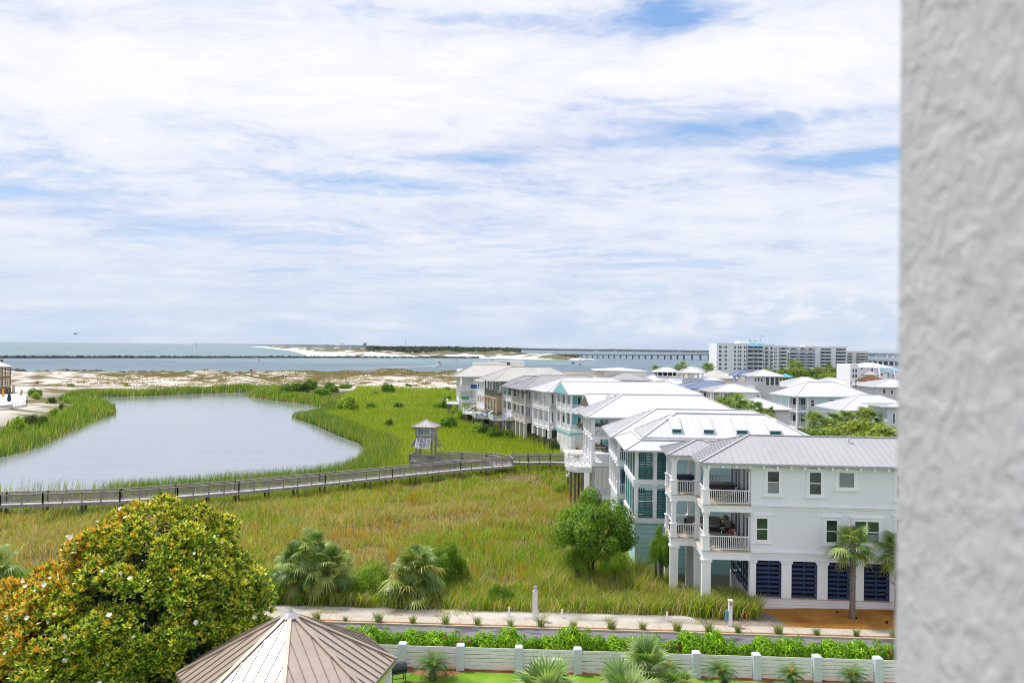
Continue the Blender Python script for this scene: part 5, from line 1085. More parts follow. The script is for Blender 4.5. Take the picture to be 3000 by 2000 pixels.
p = P(9, 1161, 1.6); b = MB(); b.box(-.3, .3, -.1, .1, 0, 2.2); b.tube([(0, 0, 2.2), (0, 0, 2.6)], [.3, .1], 8); o = b.build('orange_board', paint('orange_board', (.75, .32, .02), .6)); o.location = p; tag(o, 'orange upright board leaning under the timber porch at the left edge', 'board')
# ================================================================== boardwalk, lookout, fence, street things
DK = 1.0
M_bw = paint('weathered_wood', (.34, .315, .30), .9, .15, 1.2, .2); M_bwd = paint('weathered_deck', (.46, .44, .43), .9, .12, 1.5, .2); M_bwk = paint('weathered_dark', (.13, .115, .105), .95, .2, 1.2)
bwk = empty('boardwalk', (0, 95, 0)); tag(bwk, 'long weathered grey timber boardwalk with picket railings crossing the marsh', 'boardwalk')
OB = Vector((0, 95, 0))
def walk(pts, wid=1.9, left=True, right=True, piles=True, sides=(1, 1)):
    """pts: near edge of the deck"""
    pts = [P(*q, DK)-OB for q in pts]; n = len(pts); offs = []
    for i in range(n):
        d = (pts[min(i+1, n-1)]-pts[max(i-1, 0)]); d.z = 0; d.normalize(); offs.append(Vector((-d.y, d.x, 0))*wid)
    b = MB()
    for i in range(n-1):
        a, c = pts[i], pts[i+1]; a2, c2 = a+offs[i], c+offs[i+1]; b.prism([(a.x, a.y), (c.x, c.y), (c2.x, c2.y), (a2.x, a2.y)], DK-.12, DK-.04+.002*(i % 2))
    b.build('deck', M_bwd, bwk); b = MB()
    for i in range(n-1):
        for o_ in (-.02, 1.0): a = pts[i]+offs[i]*o_; c = pts[i+1]+offs[i+1]*o_; b.bar((a.x, a.y, DK-.24), (c.x, c.y, DK-.24), .1, .32)
    b.build('girder', M_bw, bwk)
    for sd_i, o_ in enumerate((.02, .98)):
        if not sides[sd_i]: continue
        for i in range(n-1):
            a = pts[i]+offs[i]*o_; c = pts[i+1]+offs[i+1]*o_; ln = (c-a).length; d = (c-a).normalized(); b = MB(); up = Vector((0, 0, 1))
            b.bar(a+up*1.07, c+up*1.07, .16, .05); b.bar(a+up*.97, c+up*.97, .05, .10); b.bar(a+up*.17, c+up*.17, .05, .10)
            m_ = max(1, round(ln/1.9))
            for k in range(m_+1):
                q = a+d*ln*k/m_; b.box(q.x-.06, q.x+.06, q.y-.06, q.y+.06, DK-.4, DK+(1.20 if (k+sd_i) % 2 == 0 else 1.08))
            nb = int(ln/.135)
            for k in range(1, nb): q = a+d*ln*k/nb; b.bar(q+up*.14, q+up*1.0, .045, .045, (1, 0, 0))
            b.build('railing', M_bw, bwk)
    b = MB(); 
    for i in range(n-1):
        ln = (pts[i+1]-pts[i]).length; m_ = max(1, round(ln/3.8))
        for k in range(m_):
            for o_ in (.08, .92): q = pts[i].lerp(pts[i+1], k/m_)+offs[i]*o_; b.box(q.x-.1, q.x+.1, q.y-.1, q.y+.1, -2.5, DK-.3)
    o = b.build('piles', M_bwk, bwk); o['kind'] = 'stuff'
walk([(-170, 1483), (0, 1478), (125, 1474), (351, 1466), (520, 1453.5), (700, 1439.5), (953, 1415.6), (1150, 1395), (1350, 1375), (1503, 1362.5)])
walk([(1496, 1352.5), (1549, 1354), (1612, 1352.8), (1662, 1355), (1700, 1359)])
walk([(1287, 1351.5), (1354, 1349), (1425, 1350), (1463, 1357)], 1.9)
q0 = P(1503, 1362.5, DK)-OB; q1 = P(1484, 1345.5, DK)-OB; b = MB(); up = Vector((0, 0, 1))
for a, c in ((q0, q0.lerp(q1, .55)),):
    b.bar(a+up*1.07, c+up*1.07, .16, .05); b.bar(a+up*.17, c+up*.17, .05, .1); [b.bar(a.lerp(c, k/20)+up*.1, a.lerp(c, k/20)+up*1.0, .045, .045, (1, 0, 0)) for k in range(21)]
b.build('railing', M_bw, bwk); b = MB(); jl = [P(*q, DK)-OB for q in ((1440, 1367), (1503, 1362.5), (1497, 1351), (1463, 1357), (1440, 1352))]; b.prism([(p.x, p.y) for p in jl], DK-.13, DK-.055); b.build('deck', M_bwd, bwk)

# lookout
tp = P(1243, 1352, DK); e = empty('marsh_lookout', (tp.x, tp.y+2.2, DK), R(-9)); tag(e, 'grey timber lookout kiosk with glazed cupola and slanted panelled awnings beside the boardwalk', 'lookout')
M_lr = metal_roof('lookout_roof', (.46, .42, .40), .3); M_pan = glass('awning_glass', (.30, .33, .38), .15)
b = MB(); b.box(-2.2, 2.2, -2.2, 2.2, -.25, 0); b.box(-2.0, 2.0, -2.0, 2.0, -.7, -.25); b.build('platform', M_bw, e)
for x in (-1.25, 1.25):
    for y in (-1.25, 1.25): b = MB(); b.box(x-.12, x+.12, y-.12, y+.12, 0, 5.4); b.build('post', M_bw, e)
b = MB(); b.box(-1.38, 1.38, -1.38, 1.38, 3.55, 4.0); b.box(-1.38, 1.38, -1.38, 1.38, 5.12, 5.36)
for x in (-1.38, 1.2):
    for y in (-1.38, 1.2): b.box(x, x+.18, y, y+.18, 4.0, 5.12)
b.build('cabin_frame', M_bw, e)
for rz in range(4):
    a = rz*math.pi/2; f = MB(); c_, s_ = round(math.cos(a)), round(math.sin(a)); rot = lambda x, y: (x*c_-y*s_, x*s_+y*c_)
    def rb(mb, x0, x1, y0, y1, z0, z1): (xa, ya), (xb, yb_) = rot(x0, y0), rot(x1, y1); mb.box(min(xa, xb), max(xa, xb), min(ya, yb_), max(ya, yb_), z0, z1)
    rb(f, -1.1, 1.1, -1.36, -1.28, 4.06, 4.14); rb(f, -1.1, 1.1, -1.36, -1.28, 4.98, 5.06); rb(f, -1.12, -1.04, -1.36, -1.28, 4.1, 5.0); rb(f, 1.04, 1.12, -1.36, -1.28, 4.1, 5.0); rb(f, -.03, .03, -1.355, -1.28, 4.14, 4.98)
    o = f.build('cupola_window', M_trim, e); f = MB(); rb(f, -1.04, 1.04, -1.32, -1.29, 4.14, 4.98); f.build('pane', M_pan, o)
    f = MB(); tz, bz, ty, by = 3.5, 2.15, -1.4, -2.35
    def pt(x, u): y = ty+(by-ty)*u; z = tz+(bz-tz)*u; X, Y = rot(x, y); return Vector((X, Y, z))
    nrm = Vector((0, 0, 1))
    for x in (-1.15, -.58, 0, .58, 1.15): f.bar(pt(x, 0), pt(x, 1), .07, .07)
    for u in (0, .5, 1): f.bar(pt(-1.18, u), pt(1.18, u), .08, .07 if u != .5 else .05)
    o = f.build('awning', M_trim if rz != 1 else M_bw, e)  # right-hand awning in darker grey: its shaded side put into the colour
    if rz in (0, 3): f = MB(); f.face([pt(-1.12, .02), pt(1.12, .02), pt(1.12, .98), pt(-1.12, .98)]); f.build('awning_panel', M_pan, o)
    f = MB(); X, Y = rot(-1.25, -1.25); f.bar(Vector((X, Y, 2.2)), pt(-1.2, 1), .08, .1); X, Y = rot(1.25, -1.25); f.bar(Vector((X, Y, 2.2)), pt(1.2, 1), .08, .1); f.build('bracket', M_bw, e)
b = MB(); roof_planes(b, -1.95, 1.95, -1.95, 1.95, 5.36, .52, '', .5, True, .03, .03, .08); b.box(-.06, .06, -.06, .06, 6.3, 6.6); b.build('roof', M_lr, e)
for a_, c_ in (((-2.1, -2.1), (-.9, -2.1)), ((-2.1, -2.1), (-2.1, 2.1)), ((-2.1, 2.1), (2.1, 2.1)), ((.9, -2.1), (2.1, -2.1))):
    b = MB(); a = Vector((*a_, 0)); c = Vector((*c_, 0)); up = Vector((0, 0, 1)); b.bar(a+up*1.07, c+up*1.07, .14, .05); b.bar(a+up*.17, c+up*.17, .05, .1); n = int((c-a).length/.14); [b.bar(a.lerp(c, k/n)+up*.1, a.lerp(c, k/n)+up*1.0, .045, .045, (1, 0, 0)) for k in range(n+1)]
    [b.box(q.x-.07, q.x+.07, q.y-.07, q.y+.07, -.3, 1.18) for q in (a, c)]; b.build('railing', M_bw, e)
b = MB(); b.box(-.9, 2.0, -1.7, -1.3, .38, .45); b.box(-.9, 2.0, -1.78, -1.72, .45, .95); b.build('bench', M_bw, e)

# fence between lawn and hedge
M_fp = paint('fence_post_pale_aqua', (.64, .66, .76), .7, .03, 2, .08); M_fb = paint('fence_board', (.84, .80, .84), .6, .03, 2, .12)
fx = [(-6.24+(k)*3.44) for k in range(-11, 11)]
fe = empty('slat_fence', (0, y_fence(0), 0)); tag(fe, 'low white horizontal slat fence with thick pale blue posts beside the lawn', 'fence'); Fy = lambda x: y_fence(x)-y_fence(0)
for k, x in enumerate(fx):
    b = MB(); y = Fy(x); w = .235; z1 = 1.50
    b.v = [(x-w, y-w, -.1), (x+w, y-w, -.1), (x+w, y+w, -.1), (x-w, y+w, -.1), (x-w, y-w, z1-.07), (x+w, y-w, z1-.07), (x+w, y+w, z1-.07), (x-w, y+w, z1-.07), (x-w+.07, y-w+.07, z1), (x+w-.07, y-w+.07, z1), (x+w-.07, y+w-.07, z1), (x-w+.07, y+w-.07, z1)]
    b.f = [(0, 1, 5, 4), (1, 2, 6, 5), (2, 3, 7, 6), (3, 0, 4, 7), (4, 5, 9, 8), (5, 6, 10, 9), (6, 7, 11, 10), (7, 4, 8, 11), (8, 9, 10, 11)]; b.build('post', M_fp, fe)
    if k < len(fx)-1:
        b = MB(); x2 = fx[k+1]; r_ = random.Random(k)
        for j in range(6):
            z = .06+j*.213; t0, t1 = r_.uniform(-.012, .012), r_.uniform(-.012, .012)
            b.bar((x+w, Fy(x+w)+.02, z+.09+t0), (x2-w, Fy(x2-w)+.02, z+.09+t1), .035, .172)
        b.build('slat_panel', M_fb, fe)
# green utility pedestal, meter post, lamp bollard, pipe stubs
p = P(1631, 1978, 0); p.y = y_fence(p.x)-1.0; e = empty('utility_cabinet', p); b = MB(); b.box(-.29, .29, -.22, .22, 0, 1.12); b.box(-.30, .30, -.23, .23, 1.12, 1.17); b.box(-.2, .2, -.24, -.22, .2, .98); b.build('cabinet', paint('utility_green', (.50, .57, .50), .6, .05), e)
b = MB(); b.box(-.04, .04, -.245, -.24, .82, .92); b.build('badge', paint('badge_yellow', (.6, .5, .15), .6), e); tag(e, 'pale green utility cabinet standing by the white fence behind a fan palm', 'utility box')
p = P(1567, 1817, 0); e = empty('lamp_bollard', p); b = MB(); b.box(-.17, .17, -.17, .17, 0, 2.06); b.box(.17, .23, -.1, .1, .2, .75); b.build('post', M_trim, e)
b = MB(); b.tube([(0, 0, 2.06), (0, 0, 2.10)], .12, 10); b.tube([(0, 0, 2.3), (0, 0, 2.36)], .15, 10); b.build('lamp_collar', paint('lamp_blue_grey', (.25, .27, .38), .5), e); b = MB(); b.tube([(0, 0, 2.1), (0, 0, 2.3)], .09, 10); b.build('lamp', M_trim, e); tag(e, 'stout white lamp post on the sand strip beside the pavement', 'lamp post')
p = P(2139, 1835, 0); e = empty('meter_post', p); b = MB(); b.box(-.12, .12, -.1, .1, 0, 1.82); b.box(-.15, .15, -.12, .12, 1.78, 1.86); b.build('post', M_trim, e); b = MB(); b.box(-.32, -.14, -.02, .16, .4, 1.1); b.build('blue_box', paint('meter_blue', (.10, .28, .45), .6), e)
b = MB(); b.box(-.06, .06, -.125, -.10, 1.5, 1.72); b.build('tag', paint('tag_red', (.55, .12, .14), .6), e); tag(e, 'slim white meter post with a blue box at the grass edge by the white house', 'post')
for px, py, w_ in ((1647, 1809, 'right of the stout white lamp post'), (1954, 1817, 'at the grass edge left of the slim meter post'), (1491, 1803, 'left of the stout white lamp post')):
    b = MB(); b.tube([(0, 0, -.1), (0, 0, .62)], .06, 8); o = b.build('pipe_stub', M_trim); o.location = P(px, py, 0); tag(o, 'short white pipe stub %s' % w_, 'pipe', 'white pipe stubs in the sand strip')
for px, py, w_ in ((2453, 1800, 'left of the palm trunk'), (2508, 1816, 'just right of the palm trunk base'), (2598, 1828, 'furthest right near the stucco pier')):
    b = MB(); b.tube([(0, 0, 0), (0, 0, .16), (0, .0, .24)], [.07, .07, .1], 8); o = b.build('spot_lamp', M_blk); q = P(px, py, .12); o.location = q; tag(o, 'small black garden spotlight in the orange mulch %s' % w_, 'spotlight', 'garden spotlights in the mulch')
# barrel smoker on the lawn
p = P(1166, 1998, 0); e = empty('barrel_smoker', p, R(25)); M_sm = paint('smoker_black', (.035, .04, .05), .35, .1, 3, 0, .0, .6); b = MB(); b.tube([(-.45, 0, .86), (-.44, 0, .86), (.44, 0, .86), (.45, 0, .86)], [.27, .30, .30, .27], 20); b.build('barrel', M_sm, e)
b = MB(); b.tube([(-.25, 0, 1.1), (-.25, 0, 1.55)], .055, 10); b.build('chimney', M_sm, e); b = MB(); [b.bar((x, y, 0), (x, y, .75), .04, .04, (1, 0, 0)) for x in (-.38, .38) for y in (-.22, .22)]; [b.bar((x, -.22, .3), (x, .22, .3), .03, .03) for x in (-.38, .38)]; b.bar((-.38, -.22, .3), (.38, -.22, .3), .03, .03); b.build('legs', M_sm, e)
b = MB(); b.box(-.5, .5, -.5, -.28, .66, .69); b.build('shelf', M_sm, e); tag(e, 'black barrel smoker grill on thin legs beside the brown pavilion roof', 'grill')

# pavilion with brown standing-seam roof
GX, GY = -10.6, 38.2; e = empty('garden_pavilion', (GX, GY, 0)); tag(e, 'octagonal pavilion with brown standing-seam metal roof in the foreground', 'pavilion')
def satin(name, c, rough, met): m, t = newmat(name); g = t.new('ShaderNodeNewGeometry'); n = t.noise(g, 1.3, 4); finish(t, t.ramp(n, [(.35, tuple(x*.92 for x in c)), (.65, c)]), rough, n, .35, .05, met, .6); return m
M_pr = satin('pavilion_metal', (.56, .46, .38), .30, .5); M_prd = satin('pavilion_seam', (.24, .195, .17), .4, .3)
RR, ZA, ZE = 5.15, 6.0, 3.42; n8 = 8; a0 = R(12-180); cr = [Vector((RR*math.cos(a0+k*math.pi/4), RR*math.sin(a0+k*math.pi/4), ZE)) for k in range(8)]; AP = Vector((0, 0, ZA))
b = MB(); rib = MB(); hip = MB()
for k in range(8):
    p, q = cr[k], cr[(k+1) % 8]; b.face([p, q, AP]); b.face([p-Vector((0, 0, .22)), q-Vector((0, 0, .22)), q, p]); b.face([q-Vector((0, 0, .22)), p-Vector((0, 0, .22)), (0, 0, ZE-.22)])
    d = (q-p); ln = d.length; d.normalize(); mid = (p+q)/2; inw = (AP-mid); Ls = inw.length; iu = inw.normalized(); nr = d.cross(iu).normalized(); nr = nr if nr.z > 0 else -nr
    m_ = 8
    for j in range(1, m_):
        s = ln*j/m_; lim = Ls*(1-abs(s-ln/2)/(ln/2)); a = p+d*s
        if lim > .15: rib.bar(a+nr*.02, a+iu*lim+nr*.02, .03, .055, nr)
    hip.bar(p+Vector((0, 0, .04)), AP+Vector((0, 0, .05)), .20, .06); rib.bar(p, q, .05, .12)
b.build('roof', M_pr, e); rib.build('roof_seams', M_prd, e)['kind'] = 'stuff'; hip.build('hip_caps', M_pr, e)['kind'] = 'stuff'
b = MB(); b.tube([(0, 0, ZA-.16), (0, 0, ZA+.06), (0, 0, ZA+.26)], [.50, .16, .02], 8); b.build('finial_cap', M_rG, e)
for k in range(8): q = cr[k]*.92; b = MB(); b.box(q.x-.16, q.x+.16, q.y-.16, q.y+.16, 0, ZE-.1); b.build('post', M_trim, e)
sheet('pavilion_floor', [(GX+4.9*math.cos(a), GY+4.9*math.sin(a)) for a in [k*math.pi/4 for k in range(8)]], .05, paint('pavilion_slab', (.4, .38, .35), .9), .1)
# mulch round the first sago palm
mb_ = [P(*q, 0) for q in ((1150, 1949), (1262, 1953), (1366, 1960), (1355, 1969), (1330, 1978), (1290, 1985), (1255, 1983), (1215, 1974), (1180, 1965), (1120, 1962))]
sheet('mulch_bed', [(p.x, min(p.y, y_fence(p.x)-.02)) for p in mb_], .012, M_mulchb); sheet('mulch_edge', band(lambda x: y_fence(x)-.32, lambda x: y_fence(x)+1.9, -34, 40), .010, M_mulchb)

# ---- boats, flags, birds
M_hull = paint('boat_white', (.82, .83, .84), .3, .02); M_bdk = paint('boat_dark', (.03, .04, .05), .4)
def boat(px, py, L, label, big=False, rz=0, dark=False, name='motor_boat'):
    p = P(px, py, WL); e = empty(name, (p.x, p.y, WL), rz); tag(e, label, 'boat', 'boats in the channel'); W = L*.16; H = L*.15
    sec = [(-.5, .9, 0), (-.2, 1, 0), (.15, .95, .05), (.35, .6, .18), (.5, .03, .35)]; b = MB(); n = len(sec)
    for x, w, r_ in sec: b.v += [(x*L, -w*W, H*(1+r_)), (x*L, -w*W*.7, -.2), (x*L, w*W*.7, -.2), (x*L, w*W, H*(1+r_))]
    for i in range(n-1):
        for j in range(3): b.f.append((i*4+j, (i+1)*4+j, (i+1)*4+j+1, i*4+j+1))
        b.f.append((i*4+3, (i+1)*4+3, (i+1)*4, i*4))
    b.f.append((0, 1, 2, 3)); b.mi = [0]*len(b.f); b.build('hull', M_bdk if dark else M_hull, e)
    b = MB(); 
    if big:
        b.box(-.28*L, .18*L, -.8*W, .8*W, H, H*2.3); b.build('cabin', M_hull, e); b = MB(); b.box(-.10*L, .19*L, -.82*W, .82*W, H*1.6, H*2.1); b.box(-.3*L, -.2*L, -.7*W, .7*W, H*1.3, H*2.0); b.build('cabin_glass', M_bdk, e)
        b = MB(); b.box(-.25*L, .1*L, -.7*W, .7*W, H*2.3, H*2.9); [b.box(x*L, x*L+.02*L, y*W, y*W+.06*W, H*2.9, H*4.1) for x in (-.22, .06) for y in (-.7, .64)]; b.box(-.26*L, .13*L, -.8*W, .8*W, H*4.1, H*4.5); b.build('flybridge', M_hull, e); b = MB(); b.box(-.2*L, .06*L, -.5*W, .5*W, H*2.9, H*3.7); b.build('flybridge_seats', M_bdk, e)
    else:
        b.box(-.1*L, .12*L, -.5*W, .5*W, H, H*2.0); b.build('console', M_bdk, e); b = MB(); [b.box(x*L, x*L+.03*L, y*W, y*W+.1*W, H, H*3.6) for x in (-.15, .12) for y in (-.5, .4)]; b.box(-.2*L, .2*L, -.6*W, .6*W, H*3.6, H*3.85); b.build('canopy', M_hull if not dark else M_bdk, e)
    return e
boat(1289, 1072.8, 8.6, 'white cabin cruiser with flying bridge trailing a long foam wake', True, R(-12)); boat(1336, 1056.6, 6, 'small white boat below the far dunes, right of the cabin cruiser', rz=R(10))
boat(1679, 1064.8, 6, 'small dark boat left of the pair in mid channel', dark=True, rz=R(170)); boat(1699, 1070.6, 7.5, 'small white and black centre-console boat, right of the pair in mid channel', rz=R(-15))
boat(1829, 1055.5, 7, 'tiny pale blue boat near the bridge piers', rz=R(8)); boat(1443, 1055, 4, 'tiny dark boat close to the far sandbar, above the metal-clad roof', dark=True); boat(1461, 1050.3, 3.5, 'tiny dark speck of a boat right under the far sand shore', dark=True)
for k, (px, py) in enumerate(((1905, 1053.6), (1930, 1053.2), (1968, 1054.6), (1990, 1055.2), (2040, 1056), (2066, 1056.6))):
    boat(px, py, 7, 'tiny white boat moored beyond the bridge piers, %s from the left' % ORD[k], rz=R(k*40), name='moored_boat')
b = MB(); b.tube([(0, 0, -.2), (0, 0, .5), (0, 0, 1.6), (0, 0, 2.0)], [1.1, 1.0, .5, .1], 8); o = b.build('buoy', paint('buoy_green', (.02, .25, .14), .6)); o.location = P(759, 1056.5, WL); tag(o, 'small green channel buoy in front of the jetty', 'buoy')
b = MB(); b.tube([(0, 0, -.2), (0, 0, .5), (0, 0, 1.5), (0, 0, 1.8)], [.9, .8, .4, .1], 8); o = b.build('buoy', paint('buoy_red', (.5, .03, .03), .6)); o.location = P(1986, 1067, WL); tag(o, 'tiny red channel buoy in front of the bridge', 'buoy')
# flag on the dune
p = Q(732, 1092, 418); e = empty('flagpole', (p.x, 418, p.z-1)); tag(e, 'small striped flag on a pole above the dune crest', 'flag'); b = MB(); b.tube([(0, 0, 0), (0, 0, 3.0)], .06, 6); b.build('pole', M_grey, e)
b = MB(); M_fl = [paint('flag_red', (.5, .04, .05), .7), paint('flag_white', (.8, .8, .8), .7), paint('flag_blue', (.04, .05, .25), .7)]
for j in range(7): b.cur = j % 2; x0 = .05 if j < 3 else (1.1 if j >= 4 or True else .05); b.box(.05 if j < 3 else 1.1, 2.8, -.02, .02, 1.4+j*.21, 1.4+(j+1)*.21)
b.cur = 2; b.box(.05, 1.1, -.02, .02, 2.03, 2.87); b.build('flag', M_fl, e)
# bird gliding, low left
p = Q(221, 977.5, 95); b = MB(); b.v = [(0, -.34, 0), (.09, 0, .07), (0, .42, .02), (-.09, 0, .07), (0, 0, -.1), (.30, .05, .12), (.62, -.05, .10), (.34, -.10, .11), (-.22, .05, .1), (-.62, -.05, .19), (-.26, -.12, .1)]
b.f = [(0, 1, 4), (0, 4, 3), (1, 2, 4), (3, 4, 2), (0, 3, 2, 1), (1, 5, 6, 7), (3, 10, 9, 8)]; b.mi = [0]*7; o = b.build('bird', paint('bird_dark', (.03, .035, .04), .8)); o.location = p; o.rotation_euler = (0, 0, R(60)); tag(o, 'dark bird gliding with spread wings low over the sea at the left', 'bird')
# parasail
p = Q(2229, 987, 900); e = empty('parasail', p); b = MB(); 
for k in range(8):
    a1, a2 = R(20+k*17.5), R(37.5+k*17.5); b.face([(2.2*math.cos(a1), -.9, 1.5*math.sin(a1)), (2.2*math.cos(a2), -.9, 1.5*math.sin(a2)), (2.0*math.cos(a2), .9, 1.3*math.sin(a2)), (2.0*math.cos(a1), .9, 1.3*math.sin(a1))])
b.build('canopy', paint('parasail_yellow', (.75, .62, .10), .7), e); b = MB(); [b.bar((1.8*math.cos(R(a)), 0, 1.2*math.sin(R(a))), (0, 0, -4), .04, .04) for a in (30, 60, 90, 120, 150)]; b.box(-.2, .2, -.2, .2, -5.2, -4); b.build('harness', M_brown, e); tag(e, 'tiny yellow parasail canopy in the sky above the condominiums', 'parasail')
# ---- stucco pier of the viewer's own building at the right edge, with the slab over it
m, t = newmat('stucco'); g = t.new('ShaderNodeNewGeometry'); n1 = t.noise(t.vm('MULTIPLY', g, (1, 1, .8)), 48, 4, .6, .6); n2 = t.noise(g, 120, 3); n3 = t.m('ADD', t.m('MULTIPLY', n1, .75), t.m('MULTIPLY', n2, .25))
hgt = t.m('ADD', t.m('MULTIPLY', n1, .85), t.m('MULTIPLY', n2, .15)); finish(t, t.ramp(n3, [(.34, (.415, .41, .425)), (.66, (.46, .455, .47))]), .78, hgt, 1.0, .0085, 0, .2); M_stu = m
bm = bmesh.new(); XW, YW = .302, .632
vs = [bm.verts.new(v) for v in ((XW, -4, -1), (XW+.36, -4, -1), (XW+.36, YW, -1), (XW, YW, -1), (XW, -4, 26), (XW+.36, -4, 26), (XW+.36, YW, 26), (XW, YW, 26))]
for q in ((0, 3, 2, 1), (4, 5, 6, 7), (0, 1, 5, 4), (1, 2, 6, 5), (2, 3, 7, 6), (3, 0, 4, 7)): bm.faces.new([vs[i] for i in q])
bmesh.ops.bevel(bm, geom=[e_ for e_ in bm.edges if abs(e_.verts[0].co.z-e_.verts[1].co.z) > 1], offset=.018, segments=4, affect='EDGES'); me = bpy.data.meshes.new('stucco_pier'); bm.to_mesh(me); bm.free()
for pp in me.polygons: pp.use_smooth = False
o = link('stucco_pier', me, M_stu); tag(o, 'blurred rough grey stucco wall edge close to the viewer at the right', 'wall')
# ================================================================== vegetation
def blades(X, Y, Z, H, Wd, lean, rg, cols, tri=False, wind=(.25, 0)):
    n = len(X); an = rg.uniform(0, 6.283, n); fx, fy = np.cos(an), np.sin(an); la = rg.uniform(0, 6.283, n); lx = np.cos(la)*lean*H+wind[0]*H*rg.random(n); ly = np.sin(la)*lean*H+wind[1]*H
    B = np.stack([X, Y, Z], 1); s = np.stack([fx, fy, fx*0], 1)*Wd[:, None]/2; tip = B+np.stack([lx, ly, H], 1); mid = B+np.stack([lx*.32, ly*.32, H*.58], 1)
    if tri:
        V = np.stack([B-s, B+s, tip], 1).reshape(-1, 3); F_ = np.arange(3*n).reshape(n, 3); return V, F_, np.repeat(cols, 3, 0)
    V = np.stack([B-s*.8, B+s*.8, mid-s*.8, mid+s*.8, tip], 1).reshape(-1, 3); b = np.arange(n)*5
    F_ = np.concatenate([np.stack([b, b+1, b+3], 1), np.stack([b, b+3, b+2], 1), np.stack([b+2, b+3, b+4], 1)]); return V, F_, np.repeat(cols, 5, 0)
def grass_obj(name, parts, label, cat='grass'):
    Vs, Fs, Cs, o = [], [], [], 0
    for V, F_, C in parts: Vs.append(V); Fs.append(F_+o); Cs.append(C); o += len(V)
    ob = np_mesh(name, np.concatenate(Vs), np.concatenate(Fs), 3, M_grass, np.concatenate(Cs)); tag(ob, label, cat, kind='stuff'); return ob
def pickc(rg, n, pal, wts):
    pal = np.array(pal); k = np.array([rg.random(n)]).T; cw = np.cumsum(wts, axis=1)/np.sum(wts, axis=1)[:, None]; idx = (k > cw).sum(1).clip(0, len(pal)-1); c = pal[idx]; return c*rg.uniform(.72, 1.28, (n, 1))
def scatter(rg, n, x0, x1, y0, y1): return rg.uniform(x0, x1, n), rg.uniform(y0, y1, n)
G1, G2, YG, TAN, BRN, ORA, DRY = (.075, .17, .012), (.14, .26, .018), (.27, .33, .03), (.34, .29, .13), (.19, .155, .085), (.31, .20, .028), (.40, .36, .22)
PAL = [G1, G2, YG, TAN, BRN, ORA, DRY]
bwy = np.array([[P(q[0], q[1], DK).x, P(q[0], q[1], DK).y] for q in [(-170, 1483), (0, 1478), (351, 1466), (700, 1439.5), (953, 1415.6), (1150, 1395), (1350, 1375), (1503, 1362.5), (1700, 1355)]])
def bw_y(x): return np.interp(x, bwy[:, 0], bwy[:, 1])
rg = np.random.default_rng(11)
def front_weights(X, Y):
    a = fbm(X, Y*1.6, 16, 101, 4); b_ = fbm(X, Y*1.4, 7, 102, 4); c = fbm(X, Y, 22, 103, 3); near = 1-sstep(60, 74, Y); side = sstep(-20, 10, X)
    g = sstep(.50, .68, a); o_ = sstep(.44, .60, b_)*(1-sstep(95, 118, Y)); t_ = sstep(.47, .62, c)
    return np.stack([.14+1.0*g, .62+2.2*g, 1.3+.6*g+.3*near, .95+1.9*t_*(1-g), .28+.9*t_*(1-g), .03+.45*o_*(1-.6*g), .55+1.3*t_*(1-g)+.4*near], 1)
# near marsh, between the pavement and the boardwalk
n = 260000; X, Y = scatter(rg, n, -80, 18, 56.5, 122); k = (np.abs(X) < Y*.78+14) & (Y > strip_y(X)+.5+.8*fbm(X, Y, 2.2, 105)) & (Y < bw_y(X)+1.0) & (rg.random(n) < (72/np.maximum(Y, 60))**1.0) & ((X < row_x(Y)+1.2) | (Y < 60.5)) & ((X < 17.2) | (Y < 55))
X, Y = X[k], Y[k]; n = len(X); W_ = front_weights(X, Y); C = pickc(rg, n, PAL, W_); tall = .45+.75*fbm(X, Y, 3.2, 104, 3)+.35*(rg.random(n)**2)
tall *= 1-.45*(1-sstep(0, 3, Y-strip_y(X)))
ora = (C[:, 0] > C[:, 1]*1.4); mat_ = sstep(.56, .64, fbm(X, Y*1.5, 6.5, 141, 4))*(1-ora); C = np.where((mat_ > rg.random(n))[:, None], np.array([.36, .31, .20])*rg.uniform(.6, 1.25, (n, 1)), C); gap = fbm(X, Y, 1.7, 142, 3); H = (1+.75*sstep(1, 3, X)*sstep(60.5, 62, Y)*(1-sstep(68, 70, Y)))*tall*np.where(ora, 1.35, 1.0)*(1-.55*mat_)*(.55+.9*gap)
p1 = blades(X, Y, height(X, Y)-.05, H, np.where(ora, .05, rg.uniform(.03, .065, n))*np.clip(Y/70, 1, 2), np.where(ora, .06, .5), rg, C, wind=(.08, 0))
# arching clumps by the pavement and under the white house
n = 26000; tx, ty = scatter(rg, 900, -30, 17.5, 57.0, 64.5); tx = np.where(rg.random(900) < .5, rg.uniform(6, 17.8, 900), tx); ty = np.where(tx > 13, rg.uniform(55.9, 60.5, 900), np.maximum(ty, strip_y(tx)+.6)); ii = rg.integers(0, 900, n); X = tx[ii]+rg.normal(0, .28, n); Y = ty[ii]+rg.normal(0, .28, n); kk = ((Y > strip_y(X)+.2) | (X > 13)) & (X < 18.0); X, Y, ii = X[kk], Y[kk], ii[kk]; n = len(X)
cl = rg.random(900)[ii]; W_ = np.stack([.8+0*cl, 1.4-.6*cl, 1.1+0*cl, .2+1.0*cl, .1+.8*(cl > .7), .15+0*cl, .15+.8*cl], 1); C = pickc(rg, n, PAL, W_); p2 = blades(X, Y, height(X, Y)-.02, rg.uniform(.7, 1.55, n)*np.where(X > 12, 1.12, .85), rg.uniform(.04, .075, n), .5, rg, C)
